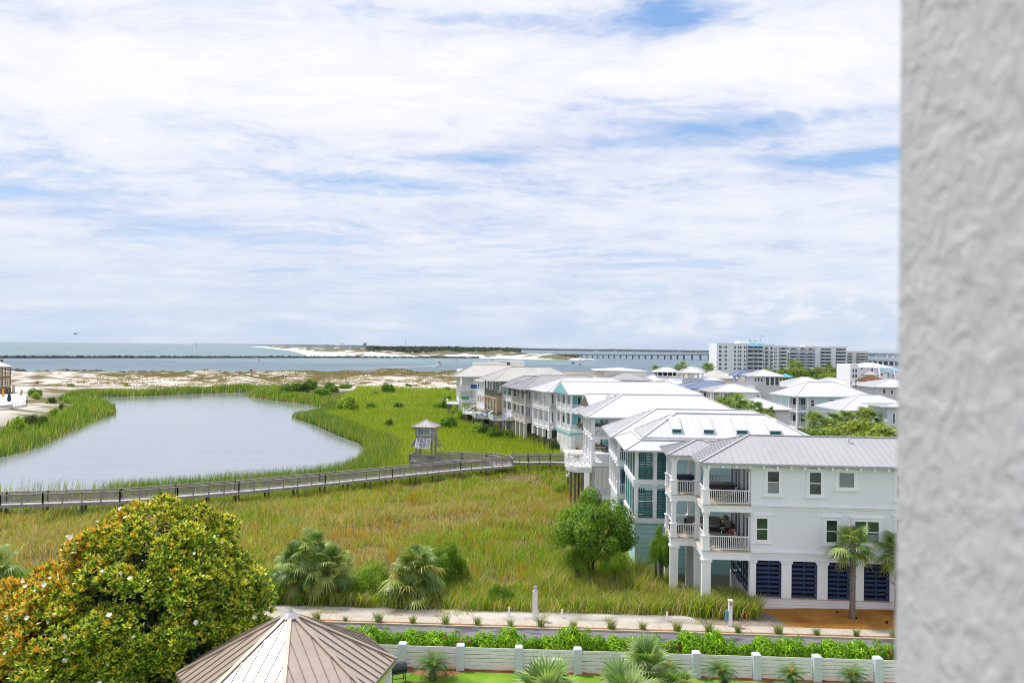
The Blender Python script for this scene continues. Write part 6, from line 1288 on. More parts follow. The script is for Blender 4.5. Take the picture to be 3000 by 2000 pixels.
# broad-leaved weeds in clumps and upright rust-coloured seed stalks
cx2, cy2 = scatter(rg, 210, -50, 12, 58, 112); kk = (cy2 > strip_y(cx2)+1) & (cy2 < bw_y(cx2)-1) & (cx2 < row_x(cy2)) & (fbm(cx2, cy2, 9, 151) > .40); cx2, cy2 = cx2[kk], cy2[kk]; m2 = 170; n = len(cx2)*m2; ii = np.repeat(np.arange(len(cx2)), m2); rr2 = rg.uniform(.35, 1.1, len(cx2))[ii]; D2 = rg.normal(0, 1, (n, 3)); D2 /= np.linalg.norm(D2, axis=1)[:, None]; Cn = np.stack([cx2[ii], cy2[ii], height(cx2, cy2)[ii]+.35], 1)+D2*np.stack([rr2, rr2, rr2*.65], 1)*rg.uniform(.5, 1, (n, 1)); V, F_ = leaf_cloud(Cn, D2, rg.uniform(.09, .2, n), .4, rg, .5); F3 = np.concatenate([F_[:, [0, 1, 2]], F_[:, [0, 2, 3]]]); base_c = np.array([(.10, .22, .012), (.18, .30, .02), (.06, .15, .012)])[rg.integers(0, 3, len(cx2))][ii]; p3 = (V, F3, np.repeat(base_c*rg.uniform(.7, 1.25, (n, 1)), 4, 0))
cx2, cy2 = scatter(rg, 620, -52, 13, 59, 108); kk = (cy2 > strip_y(cx2)+1.5) & (cy2 < bw_y(cx2)-1) & (cx2 < row_x(cy2)) & (fbm(cx2, cy2*1.4, 9, 102, 3) > .47); cx2, cy2 = cx2[kk], cy2[kk]; m2 = 26; n = len(cx2)*m2; ii = np.repeat(np.arange(len(cx2)), m2); X = cx2[ii]+rg.normal(0, .35, n); Y = cy2[ii]+rg.normal(0, .35, n); p4 = blades(X, Y, height(X, Y), rg.uniform(.9, 1.75, n), rg.uniform(.03, .055, n), .05, rg, np.array([.29, .21, .035])*rg.uniform(.7, 1.3, (n, 1)), True, wind=(.03, 0))
grass_obj('marsh_grass', [p1, p2, p3, p4], 'tall green, tan and rust coloured marsh grass between the pavement and the boardwalk')
# middle marsh beyond the boardwalk
n = 620000; X, Y = scatter(rg, n, -75, 30, 95, 345); sdl = poly_sd(X, Y, LAG); k = (sdl > .2) & (Y > bw_y(X)+.6) & (X < row_x(Y)+2.5) & (X > -62-.06*(Y-250)) & (rg.random(n) < (135/np.maximum(Y, 95))**1.25); X, Y, sdl = X[k], Y[k], sdl[k]; n = len(X)
a = fbm(X, Y*.6, 30, 111, 4); b_ = fbm(X, Y, 12, 112, 4); yel = sstep(.52, .66, a)*(1-sstep(150, 210, Y)); rd = 1-sstep(5, 9, sdl)
W_ = np.stack([.6+1.5*rd, 1.7-.3*rd, 1.5-1.0*rd+2.6*yel+.5*sstep(.5, .6, b_), .35*sstep(.5, .62, b_)+.05, .08+.2*rd*(sdl < 1.5), .03+0*a, .12+.4*sstep(.55, .65, b_)], 1); C = pickc(rg, n, PAL, W_)*np.where(rd > .5, .82, 1.0)[:, None]; C[:, 2] += .02*rd
rd = rd*np.where((Y > 195) & (Y < 262) & (X < -52), .25, 1.0); H = (.95+.5*b_)*(1+.75*rd)*rg.uniform(.7, 1.2, n)*(1-.5*(Y < bw_y(X)+9)*(X < -22)); p1 = blades(X, Y, np.maximum(height(X, Y), WL)-.05, H, rg.uniform(.06, .11, n)*np.clip(Y/130, .8, 2.4), .26, rg, C, True, wind=(.1, 0))
n = 9000; X, Y = scatter(rg, n, -75, -8, 85, 130); sdl = poly_sd(X, Y, LAG); k = (Y > bw_y(X)+2.4) & (sdl > -1.8) & (sdl < 3) & (fbm(X, Y, 5, 115) > .47); X, Y = X[k], Y[k]; n = len(X); C = pickc(rg, n, PAL, np.tile([1.2, 1.5, .8, .2, .1, .05, .2], (n, 1))); p2 = blades(X, Y, np.full(n, WL-.1), rg.uniform(1.2, 2.6, n), rg.uniform(.05, .09, n), .14, rg, C)
n = 30000; X, Y = scatter(rg, n, -75, 18, 80, 125); k = (Y > bw_y(X)+2.0) & (Y < bw_y(X)+16) & (poly_sd(X, Y, LAG) > .2) & (X < row_x(Y)); X, Y = X[k], Y[k]; n = len(X); C = pickc(rg, n, PAL, np.tile([.9, 1.6, 1.3, .2, .1, .05, .2], (n, 1))); p3 = blades(X, Y, height(X, Y)-.05, rg.uniform(.5, 1.0, n), rg.uniform(.05, .1, n), .2, rg, C)
grass_obj('marsh_meadow', [p1, p2, p3], 'bright green grass meadow between the lagoon and the row of raised houses')
# reeds all round the shore
rp = []
for (x0, x1, y0, y1, n, wd, hh) in ((-170, -30, 275, 352, 90000, 8.5, 3.1), (-150, -60, 95, 290, 90000, 11, 2.4)):
    X, Y = scatter(rg, n, x0, x1, y0, y1); sdl = poly_sd(X, Y, LAG); w_ = wd*(.6+.9*fbm(X, Y, 20, 121)); k = (sdl > -.8) & (sdl < w_) & ((X < -78) | (Y > bw_y(X)+40)) & (Y > bw_y(X)+9) & (X < -40-.15*(300-Y)*(Y < 300)) & (X > -.78*Y-20); X, Y, sdl = X[k], Y[k], sdl[k]; n = len(X)
    a = fbm(X, Y, 9, 123, 3); W_ = np.stack([1.5+0*a, 1.6+0*a, .45+1.2*(a > .55), .1+0*a, .12+.9*(sdl < .6), .03+0*a, .18+.5*(sdl < .6)], 1); C = pickc(rg, n, PAL, W_)*.88; C[:, 2] += .015
    H = hh*(.6+.6*fbm(X, Y, 6, 124))*rg.uniform(.6, 1.1, n)*np.where(sdl < .6, .7, 1); rp.append(blades(X, Y, np.maximum(height(X, Y), WL)-.1, H, rg.uniform(.10, .17, n)*np.clip(Y/140, .8, 2.0), .10, rg, C, True))
grass_obj('shore_reeds', rp, 'dense green reeds fringing the left and far banks of the lagoon', 'reeds')
# sparse dune grass
n = 60000; X, Y = scatter(rg, n, -200, 10, 335, 452); vg = .55*fbm(X, Y*2.4, 26, 51, 6)+.45*fbm(X, Y*3, 6, 52, 4); k = (vg+.10*sstep(390, 420, Y) > .50) & (X < row_x(Y)+20); X, Y = X[k], Y[k]; n = len(X)
C = pickc(rg, n, [(.16, .13, .06), (.22, .18, .08), (.11, .11, .04), (.14, .17, .04)], np.tile([1., 1, .8, .5], (n, 1))); grass_obj('dune_grass', [blades(X, Y, height(X, Y)-.05, rg.uniform(.25, .65, n), rg.uniform(.25, .5, n), .3, rg, C, True)], 'olive brown grass and scrub tufts scattered over the white dunes')
# lawn edge and weeds on the sand
n = 9000; X, Y = scatter(rg, n, -30, 18, 54.5, 58.3); k = (Y > y_pb(X)+.1) & (Y < strip_y(X)+1.2) & ((fbm(X, Y, 1.6, 131) > .56) | (Y > strip_y(X)+.3)); X, Y = X[k], Y[k]; n = len(X); C = pickc(rg, n, PAL, np.tile([.5, .8, .8, 1.2, 1.2, .4, 1.2], (n, 1))); grass_obj('sand_weeds', [blades(X, Y, X*0, rg.uniform(.08, .38, n), rg.uniform(.02, .05, n), .7, rg, C, True)], 'low dry weeds at the edge of the sand strip', 'weeds')

# ---- bushes
def bush_mesh(name, r, nl, ls, cols, seed, lobes=14, mat=None, asp=.55, flat=.0, inner=.35, lr_=(.26, .46), sp=(.35, .74)):
    rg = np.random.default_rng(seed); r = np.array(r); Vs = []; Fs = []; Cs = []; o = 0
    cen = rg.normal(0, 1, (lobes, 3)); cen /= np.linalg.norm(cen, axis=1)[:, None]; cen[:, 2] = np.abs(cen[:, 2])*1.0-.12; cen = cen*r*rg.uniform(*sp, (lobes, 1)); cen[:, 2] += r[2]*.32; lr = rg.uniform(*lr_, lobes)
    ii = rg.integers(0, lobes, nl); d = rg.normal(0, 1, (nl, 3)); d /= np.linalg.norm(d, axis=1)[:, None]; rad = (1-inner*rg.random(nl)**1.6)*lr[ii]; C = cen[ii]+d*r*rad[:, None]; C[:, 2] = np.maximum(C[:, 2], .03*r[2])
    V, F_ = leaf_cloud(C, d*.8+C/np.linalg.norm(C, axis=1)[:, None]*.4, ls*rg.uniform(.6, 1.35, nl), asp, rg, .35)
    pal = np.array(cols); q = rg.random(nl); lt = rg.random(lobes)[ii]; idx = ((q*.6+lt*.4)*len(pal)).astype(int).clip(0, len(pal)-1); Cc = pal[idx]*rg.uniform(.8, 1.2, (nl, 1)); me = np_mesh(name, V, F_, 4, None, np.repeat(Cc, 4, 0)); d_ = me.data; d_.materials.append(mat or M_leaf); bpy.data.objects.remove(me); return d_
BG = [(.035, .085, .012), (.06, .14, .012), (.10, .21, .014), (.17, .30, .02)]; BY = [(.08, .15, .012), (.15, .26, .015), (.24, .36, .025), (.33, .42, .04)]; BD = [(.025, .055, .014), (.045, .085, .02), (.07, .12, .02), (.11, .16, .025)]
bushm = [bush_mesh('shrub_leaves_a', (1, 1, .9), 2600, .15, BG, 1), bush_mesh('shrub_leaves_b', (1, 1, .9), 2600, .15, BG, 2, 10), bush_mesh('shrub_leaves_c', (1, 1, .9), 2600, .15, BY, 3, 12), bush_mesh('shrub_leaves_d', (1, 1, .9), 3000, .14, BD, 4, 16)]
stm = MB(); r_ = random.Random(3)
for k in range(7): a = r_.uniform(0, 6.28); q = Vector((math.cos(a)*.55, math.sin(a)*.55, .75)); stm.tube([(0, 0, -.1), q*.45+Vector((0, 0, .05)), q], [.05, .035, .012], 5)
M_bark = paint('bark', (.12, .095, .07), .95, .2, 3); M_bark2 = paint('bark_pale', (.26, .22, .19), .95, .15, 4)
so_ = stm.build('stems', M_bark); stem_me = so_.data; bpy.data.objects.remove(so_)
def bush(px, py, hgt_px, Y=None, k=0, wr=1.0, label='', group=None, name='shrub', base=None, mesh=None, cat='shrub', trunk=False):
    """px,py: base of the bush in the photograph, hgt_px height, wr width/height"""
    if Y is None: z0 = base if base is not None else -.6; p = P(px, py, z0)
    else: p = Q(px, py, Y); p.z = base if base is not None else float(height(np.array([p.x]), np.array([p.y]))[0])
    H = hgt_px/F*p.y; e = empty(name, p, random.uniform(0, 6)); tag(e, label, cat, group); s = H/1.12
    o = link('foliage', mesh or bushm[k % 4], None, e); o.scale = (s*wr, s*wr, s); o = link('stems', stem_me, None, e); o.scale = (s*wr, s*wr, s*.9)
    if trunk: b = MB(); b.tube([(0, 0, -.8-p.z), (.05, 0, .3*H), (0, 0, .6*H)], [.16, .12, .05], 7); b.tube([(.3, .1, -.8-p.z), (.5, 0, .25*H), (.8, 0, .55*H)], [.1, .08, .03], 6); b.build('trunk', M_bark, e)
    return e
gm = 'rounded shrubs in the marsh meadow'
for i, (px, py, hp, k, wr, lab) in enumerate([
    (842, 1146, 21, 0, 1.1, 'leftmost in the cluster of dark green shrubs by the dunes'), (870, 1144, 23, 0, 1.0, 'second shrub from the left in the cluster by the dunes, taller'), (893, 1146, 20, 3, 1.0, 'third shrub from the left in the cluster by the dunes'),
    (915, 1141, 26, 1, 1.1, 'tallest shrub at the back middle of the cluster by the dunes'), (940, 1160, 24, 0, 1.4, 'broad shrub standing in front of the cluster by the dunes'), (965, 1142, 20, 1, 1.0, 'shrub right of the middle of the cluster by the dunes'),
    (978, 1146, 16, 0, 1.1, 'small shrub on the right side of the cluster by the dunes'), (1010, 1141, 17, 0, 1.5, 'low broad shrub at the right end of the cluster by the dunes'), (1024, 1139, 14, 1, 1.2, 'last low shrub beside the dunes right of the cluster'),
    (1018, 1203, 33, 2, 1.1, 'large bright shrub in the meadow right of the lagoon inlet'), (994, 1200, 16, 2, 1.0, 'small yellowish shrub touching the left of the large bright meadow shrub'), (1087, 1198, 18, 0, 1.1, 'shrub in the meadow between the large bright one and the lone round one'),
    (1135, 1150, 27, 0, .9, 'upright two-tier shrub near the dunes, in the middle of the meadow'), (1099, 1156, 10, 0, 1.0, 'tiny shrub left of the upright two-tier shrub'), (1197, 1140, 15, 1, 1.1, 'dark round shrub close under the dune edge'), (1168, 1198, 18, 1, 1.0, 'lone round shrub in the centre of the meadow'),
    (1141, 1250, 17, 3, .95, 'small dark shrub left of the lookout kiosk roof'), (1201, 1179, 5, 0, 1.8, 'tiny low tuft of shrub in the middle of the meadow'), (1214, 1261, 18, 1, .9, 'small shrub hidden behind the left of the kiosk roof'), (1290, 1243, 13, 2, 1.1, 'small bright shrub left of the larger one by the far decks'),
    (1315, 1254, 32, 0, 1.0, 'rounded green shrub standing right of the kiosk roof'), (1313, 1146, 12, 1, 1.1, 'low shrub at the dune edge just left of the end house'), (1312, 1172, 14, 0, 1.1, 'shrub just left of the end house stair'), (1283, 1198, 17, 0, 1.2, 'left of two shrubs beside the braced deck of the end house'),
    (1308, 1200, 24, 1, 1.0, 'right of two shrubs beside the braced deck of the end house')]):
    bush(px, py+2, hp*1.45, k=k, wr=wr*.72, label=lab, group=gm)
ge = 'bushes under the raised decks'
for i, (px, py, hp, k, wr, lab, Y) in enumerate([
    (1350, 1225, 42, 2, .60, 'yellow-green bush at the foot of the white stair deck', 205), (1375, 1176, 52, 0, .55, 'tall bush growing up beside the sea-green end house wall', 217), (1372, 1198, 26, 1, .6, 'bush under the left corner of the white stair deck', 208), (1395, 1245, 38, 2, .7, 'broad olive bush below the olive railed deck, left one', 176),
    (1420, 1250, 36, 3, .7, 'broad bush below the olive railed deck, right one', 174), (1412, 1258, 16, 2, .8, 'low bright bush in front of the olive railed deck', 168), (1443, 1250, 46, 1, .55, 'upright dark bush between the olive deck and the white deck', 168), (1470, 1262, 30, 3, .8, 'dark bush in shade below the white deck on piles', 168),
    (1492, 1262, 42, 0, .5, 'narrow bush at the foot of the first cream pier', 166), (1625, 1345, 40, 3, .6, 'dark bush between the pier houses and the gabled house', 148), (1430, 1200, 45, 3, .5, 'dark bush behind the olive deck stair', 186), (1390, 1205, 40, 3, .7, 'dark bush under the white stair deck', 203)]):
    bush(px, py, hp, Y=Y, k=k, wr=wr, label=lab, group=ge, base=-.8)
gl = 'shrubs on the sandy west bank'
for i, (px, py, hp, k, wr, lab, Y) in enumerate([
    (102, 1161, 30, 0, .85, 'large dark green shrub on the left bank beside the terrace rail', 262), (105, 1176, 20, 2, .9, 'bright shrub just in front of the large dark one by the terrace', 250), (152, 1182, 18, 3, .9, 'dark olive shrub on the left bank, middle', 240), (137, 1182, 8, 2, 1, 'small yellow-green shrub left of the dark olive one', 236),
    (182, 1198, 20, 3, .8, 'shrub with spiky palmetto leaves on the left bank', 220), (222, 1188, 13, 2, 1.3, 'yellowish low shrub near the lagoon on the left bank', 236), (160, 1213, 24, 2, .9, 'bright green shrub above the left reeds', 205), (55, 1262, 50, 2, .62, 'large bright green shrub on the sand at the left edge', 168),
    (92, 1252, 40, 3, .75, 'left of the dark spreading shrubs on the sandy left bank', 178), (125, 1247, 32, 3, .7, 'right of the dark spreading shrubs on the sandy left bank', 182), (38, 1262, 14, 2, 1.2, 'low rust tinged shrub at the foot of the large bright one', 166), (109, 1131, 5, 3, .9, 'tiny dark round shrub alone on the white dune', 345),
    (208, 1133, 8, 0, 1.6, 'low green shrub patch on the white dune above the reeds', 338), (369, 1139, 9, 2, 1.1, 'small yellow bush above the far reeds', 338), (615, 1136, 6, 0, 1.3, 'small green bush above the far reeds, right part', 336)]):
    bush(px, py, hp, Y=Y, k=k, wr=wr, label=lab, group=gl)
# near shrubs
big = bush_mesh('tree_leaves', (1, 1, 1), 26000, .052, [(.035, .085, .010), (.07, .155, .012), (.12, .235, .015), (.18, .31, .02)], 25, 48, asp=.5, lr_=(.15, .30), sp=(.45, .95)); big2 = bush_mesh('tree_leaves_b', (1, 1, 1), 11000, .062, BY[:3]+BG[1:], 23, 24, asp=.45)
bush(1738, 1600, 168, Y=66, wr=.88, mesh=big, label='big bright green leafy tree in the marsh beside the aqua house', name='leafy_tree', cat='tree', base=1.55, trunk=True)
bush(1800, 1618, 60, Y=63, wr=.95, mesh=big2, label='low yellow-green bush at the right foot of the big leafy tree', base=1.3, trunk=True); bush(1690, 1600, 70, Y=65, wr=.8, mesh=big2, label='bush at the left foot of the big leafy tree', base=.8, trunk=True)
bush(1938, 1640, 105, Y=63.5, wr=.42, mesh=big, label='young leafy tree between the aqua house and the white porch piers', name='leafy_tree', cat='tree', base=1.4, trunk=True)
bush(1305, 1690, 118, Y=64, wr=.68, mesh=big, label='green bush spreading right behind the yellowing fan palm', base=-.6); bush(1255, 1668, 95, Y=66, wr=.6, mesh=big2, label='bright round bush behind the top of the yellowing fan palm', base=-.6)
bush(1464, 1762, 66, Y=58.8, wr=.75, mesh=big, label='dense green shrub in the grass left of the white lamp post', base=-.5); bush(1650, 1385, 35, Y=105, wr=1, mesh=big2, label='bright shrub beside the piles of the octagonal deck', base=-.5)
for px, py, hp, Y_, lab in ((790, 1770, 90, 59, 'between the magnolia and the twin-trunked palm'), (1010, 1768, 75, 60, 'just right of the twin-trunked palm'), (1060, 1760, 85, 61, 'left of the yellowing fan palm, the taller one'), (960, 1775, 40, 58.3, 'small, in front right of the twin-trunked palm'), (1100, 1735, 70, 64, 'half behind the yellowing fan palm on its left'), (820, 1700, 60, 64, 'behind the left of the twin-trunked palm'), (865, 1772, 55, 58.6, 'at the left foot of the twin-trunked palm')):
    bush(px, py, hp, Y=Y_, wr=.95, mesh=big2, label='lime green undergrowth bush '+lab, group='lime green undergrowth bushes', base=-.5)
for px, py, hp, lab in ((20, 1640, 80, 'bright bush at the left edge above the magnolia'), (120, 1620, 70, 'bright bush just above the left shoulder of the magnolia')): bush(px, py, hp, Y=62, wr=.8, mesh=big2, label=lab, base=-.5)

# ---- oleander hedge
hm_ = [bush_mesh('oleander_leaves_%s' % 'abc'[k], (1, .8, 1), 4200, .21, [(.06, .14, .008), (.11, .25, .010), (.18, .36, .014), (.27, .46, .025)], 31+k, 20, asp=.28) for k in range(3)]
bl_ = MB(); r_ = random.Random(5)
for k in range(5): q = Vector((r_.uniform(-.8, .8), -.7+r_.uniform(-.1, .2), r_.uniform(.5, 1.05))); bl_.tube([q+Vector((0, 0, -.04)), q, q+Vector((0, 0, .05))], [.02, .07, .03], 6)
ob = bl_.build('blossoms', paint('oleander_pink', (.62, .06, .13), .7)); blo = ob.data; bpy.data.objects.remove(ob)
x = -21.0; i = 0; r_ = random.Random(9); hedge = []
while x < 27.5: w_ = r_.uniform(.85, 1.25); hedge.append((x, w_, r_.uniform(.84, 1.12), r_.uniform(.0, .25))); x += w_*1.28
vis = 0
for i, (x, w_, hh, dy) in enumerate(hedge):
    e = empty('oleander_bush', (x, y_fence(x)+1.35+dy, -.05), r_.uniform(-.4, .4)); px_ = 1500+x/47.5*F
    vis += 1; far = len(hedge)-i; nm_ = ORD[vis-1] if vis <= 30 else 'last'
    tag(e, 'oleander bush behind the white fence, %s in the hedge counted from the %s' % ((nm_, 'left') if vis <= len(hedge)//2 else (ORD[far-1], 'right')), 'oleander', 'oleander hedge behind the fence')
    o = link('foliage', hm_[i % 3], None, e); s = 1.95*hh/1.15; o.scale = (w_*1.12, 1.0, s); o = link('stems', stem_me, None, e); o.scale = (w_, .8, s)
    if i % 9 == 4: o = link('blossoms', blo, None, e); o.scale = (w_, .9, s)
# ---- grass tufts along the kerb
def tuft_mesh(seed, n=150):
    rg = np.random.default_rng(seed); X = rg.normal(0, .09, n); Y = rg.normal(0, .09, n); C = pickc(rg, n, [(.09, .15, .04), (.16, .23, .07), (.27, .30, .13), (.33, .28, .15)], np.tile([1.2, 1.2, .7, .3], (n, 1))); V, F_, C = blades(X, Y, X*0, rg.uniform(.35, .78, n), rg.uniform(.018, .03, n), .55, rg, C, wind=(0, 0)); o = np_mesh('tuft_blades', V, F_, 3, M_grass, C); d = o.data; bpy.data.objects.remove(o); return d
tm = [tuft_mesh(61), tuft_mesh(62), tuft_mesh(63)]
tpx = [922, 1009, 1107, 1208, 1304, 1397, 1495, 1583, 1679, 1788, 1879, 1977, 2067, 2150, 2264, 2372, 2484, 2588]
for i, px in enumerate(tpx):
    x = (px-1500+11)/F*53.6; y = y_curb(x)+.38; o = link('fountain_grass', tm[i % 3], None); o.location = (x, y, .03); s = random.uniform(.85, 1.25)*(.6 if px == 1009 else 1); o.scale = (s, s, s*.95); o.rotation_euler = (0, 0, random.uniform(0, 6))
    tag(o, 'small grass tuft in the kerb mulch strip, %s counted from the %s' % ((ORD[i], 'pavilion roof') if i < 9 else (ORD[17-i], 'right')), 'grass tuft', 'grass tufts along the kerb')

# ---- palms
def fan_frond(acc, base, d, plen, size, droop, rg, col, nl=26, spread=2.2):
    d = d/np.linalg.norm(d); hub = base+d*plen+np.array([0, 0, -.10*plen*plen*droop]); up = np.array([0, 0, 1.]); side = np.cross(d, up); side /= np.linalg.norm(side)+1e-9; nrm = np.cross(side, d)
    w = .022; m_ = (base+hub)/2+np.array([0, 0, .04*plen]); V, F_, C = acc
    def strip(pts, ws, sd, c):
        o = len(V)
        for p, ww in zip(pts, ws): V.append(p-sd*ww); V.append(p+sd*ww); C.append(c); C.append(c)
        for i in range(len(pts)-1): F_.append((o+2*i, o+2*i+1, o+2*i+3, o+2*i+2))
    strip([base, m_, hub], [w*1.4, w, w*.8], side, col*np.array([1.1, 1.05, .8])); strip([base, m_, hub], [w*1.4, w, w*.8], nrm, col*np.array([1.1, 1.05, .8]))
    for k in range(nl):
        a = spread*(k/(nl-1)-.5)*2; L = size*(1-.30*abs(a/spread)**2)*rg.uniform(.85, 1.08); fold = .18*abs(math.sin(a)); u = d*math.cos(a)+side*math.sin(a)+nrm*fold*.6; u /= np.linalg.norm(u)
        ts = np.array([0, .35, .68, 1.0]); pts = [hub+u*L*t_+np.array([0, 0, -1])*droop*L*(t_**2.3)*rg.uniform(.75, 1.2)*.55 for t_ in ts]; sd = np.cross(u, nrm); sd /= np.linalg.norm(sd)+1e-9; strip(pts, [.015*size, .050*size, .036*size, .004], sd, col*rg.uniform(.75, 1.25))
def palm_crown(name, n, seed, plen=(.5, 1.1), size=(.75, 1.0), droop=.9, low=-.6, pal=None, top=1.0, nl=24):
    rg = np.random.default_rng(seed); acc = ([], [], []); pal = pal or [(.07, .11, .03), (.11, .16, .045), (.17, .21, .07), (.24, .26, .10)]
    for k in range(n):
        a = 2.4*k+rg.uniform(-.3, .3); el = low+(top-low)*((k+.5)/n)**.9+rg.uniform(-.12, .12); d = np.array([math.cos(a)*math.cos(el*1.35), math.sin(a)*math.cos(el*1.35), math.sin(el*1.35)]); c = np.array(pal[int(rg.integers(0, len(pal)))]); 
        if el < low+.25: c = np.array([.26, .23, .07])*rg.uniform(.7, 1.1)
        fan_frond(acc, np.array([0, 0, -.1+.25*el]), d, rg.uniform(*plen), rg.uniform(*size), droop*(1.25-.45*el), rg, c, nl)
    o = np_mesh(name, np.array(acc[0]), np.array(acc[1]), 4, M_palm, np.array(acc[2])); m_ = o.data; bpy.data.objects.remove(o); return m_
C1 = palm_crown('palm_fronds_a', 24, 1, nl=20); C2 = palm_crown('palm_fronds_b', 22, 2, (.7, 1.5), (.85, 1.1), 1.0, -.65, nl=20); C3 = palm_crown('palm_fronds_c', 24, 3, (.8, 1.8), (.95, 1.2), 1.1, -.8, [(.10, .14, .04), (.14, .17, .05), (.22, .23, .06), (.27, .23, .05)], .95, 20); C4 = palm_crown('palm_fronds_d', 17, 4, (.5, 1.1), (.9, 1.15), .35, -.2, [(.10, .16, .05), (.16, .22, .08), (.24, .28, .13), (.34, .34, .19)], 1.05, 24)
C5 = palm_crown('palm_fronds_e', 22, 5, (.4, .9), (.7, .95), .9, -.5, None, 1.0, 14)
def trunk_me(h, r, boots, seed, lean=0.0):
    rg = random.Random(seed); b = MB(); n = 9; b.cur = 0; b.tube([(lean*(k/n)**1.5, 0, h*k/n) for k in range(n+1)], [r*(1.25-.25*min(1, k/2)) for k in range(n+1)], 10); b.cur = 1
    nb = int(boots*34)
    for k in range(nb):
        z = h-boots*h*(k/nb); a = 2.4*k; q = Vector((math.cos(a), math.sin(a), 0)); c = Vector((lean*(z/h)**1.5, 0, z)); b.bar(c+q*r*.7, c+q*(r+.13+rg.random()*.07)+Vector((0, 0, .24)), .11, .035)
    return b
def palm(px, py, Y, H, label, crown, s=1.0, r=.17, boots=.5, base=None, group=None, lean=0.0, rz=None, name='sabal_palm', bark=None, boot=None):
    p = Q(px, py, Y); p.z = base if base is not None else float(height(np.array([p.x]), np.array([p.y]))[0]); e = empty(name, p, rz if rz is not None else random.uniform(0, 6)); tag(e, label, 'palm tree', group)
    trunk_me(H, r, boots, int(px), lean).build('trunk', [bark or M_bark2, boot or M_bark], e); o = link('crown', crown, None, e); o.location = (lean, 0, H); o.scale = (s, s, s); return e
M_boot = paint('palm_boot', (.30, .24, .18), .9, .2, 6); M_pbk = paint('palm_bark', (.20, .17, .155), .95, .2, 5)
palm(2497, 1815, 55.6, 5.35, 'cabbage palm with shaggy trunk standing in the orange mulch before the white house', C1, 1.12, .20, .55, .1, name='sabal_palm', rz=1.0, bark=M_pbk, boot=M_boot); palm(2628, 1812, 56.2, 4.6, 'second cabbage palm half hidden by the stucco wall at the right', C1, 1.1, .2, .6, .2, rz=3.0, bark=M_pbk, boot=M_boot)
# twin-trunked palm, yellowing palm, left edge palm
p = Q(915, 1765, 59.0); e = empty('twin_palm', (p.x, p.y, -.45)); tag(e, 'broad drooping fan palm with two shaggy trunks beside the sand strip', 'palm tree')
for dx, hh, s, cr in ((-.85, 3.6, 1.12, C2), (.75, 3.4, 1.15, C2)):
    b = trunk_me(hh*.8, .2, 1.0, int(dx*10), dx*.3); o = b.build('trunk', [M_bark, M_boot], e); o.location = (dx, 0, 0); o = link('crown', cr, None, e); o.location = (dx*1.3, 0, hh*.86); o.scale = (s, s, s); o.rotation_euler = (0, 0, dx*2)
for q, s in (((0, .2, 4.1), 1.0), ((-1.6, .1, 2.9), .85), ((1.9, .1, 3.0), .8)): o = link('crown', C2, None, e); o.location = q; o.scale = (s, s, s); o.rotation_euler = (0, 0, q[0]*5+1)
p = Q(1212, 1755, 59.5); e = empty('fan_palm', (p.x, p.y, -.45)); tag(e, 'squat yellowing fan palm with dead thatch skirt beside the sand strip', 'palm tree')
b = trunk_me(1.9, .26, 1.0, 3); b.build('trunk', [M_bark, M_boot], e)
for q, s, cr in (((0, 0, 2.3), 1.25, C3), ((0, -.1, 1.6), 1.2, C3), ((.1, 0, 3.0), .95, C2)): o = link('crown', cr, None, e); o.location = q; o.scale = (s, s, s); o.rotation_euler = (0, 0, q[2]*3)
n = 900; rg = np.random.default_rng(5); a = rg.uniform(0, 6.28, n); rr_ = rg.uniform(.2, 1.1, n); Vv, Ff, Cc = blades(np.cos(a)*rr_, np.sin(a)*rr_, 1.9-rr_*1.2-rg.random(n)*.9, rg.uniform(.3, .7, n), rg.uniform(.03, .06, n), .5, rg, pickc(rg, n, [(.24, .20, .17), (.17, .14, .12)], np.tile([1., 1], (n, 1))), True); o = np_mesh('dead_skirt', Vv, Ff, 3, M_grass, Cc, e)
p = Q(-18, 1720, 58); e = empty('fan_palm', (p.x, p.y, -.45)); tag(e, 'fan palm cut off by the left edge beside the magnolia', 'palm tree'); trunk_me(2.2, .2, 1.0, 4).build('trunk', [M_bark, M_boot], e); o = link('crown', C2, None, e); o.location = (0, 0, 2.5); o.scale = (1.15,)*3; o = link('crown', C2, None, e); o.location = (.3, 0, 1.5); o.scale = (1.0,)*3; o.rotation_euler = (0, 0, 2)
e = bush(873, 1792, 50, Y=57.6, wr=.4, mesh=palm_crown('palmetto_fronds', 12, 8, (.1, .3), (.45, .6), .2, .1, [(.09, .2, .02), (.15, .28, .03)], 1.1, 20), label='small spiky palmetto at the foot of the twin-trunked palm', name='palmetto', cat='palmetto', base=0)
# foreground fan palms rising from below the frame
for px, pyt, Y_, s, lab, rz in ((1592, 2052, 39.5, 1.75, 'foreground fan palm crown at the bottom edge, left one before the green utility cabinet', .3), (1838, 2068, 39, 1.7, 'foreground fan palm crown at the bottom edge, lower right one', 2.0), (1898, 1955, 41.5, 1.30, 'foreground fan palm crown rising highest over the white fence', 1.2), (1985, 2030, 40.5, 1.20, 'foreground fan palm crown just right of the highest one', 4.0)):
    pp = Q(px, pyt, Y_); e = empty('fan_palm', (pp.x, Y_, 0)); tag(e, lab, 'palm tree', 'fan palms in the foreground'); trunk_me(pp.z, .17, .8, px).build('trunk', [M_bark, M_boot], e); o = link('crown', C4, None, e); o.location = (0, 0, pp.z); o.scale = (s*.8,)*3; o.rotation_euler = (0, 0, rz)
bush(1800, 1990, 62, Y=44.5, wr=.9, mesh=big2, label='yellow-green variegated shrub at the fence behind the highest fan palm', base=0)

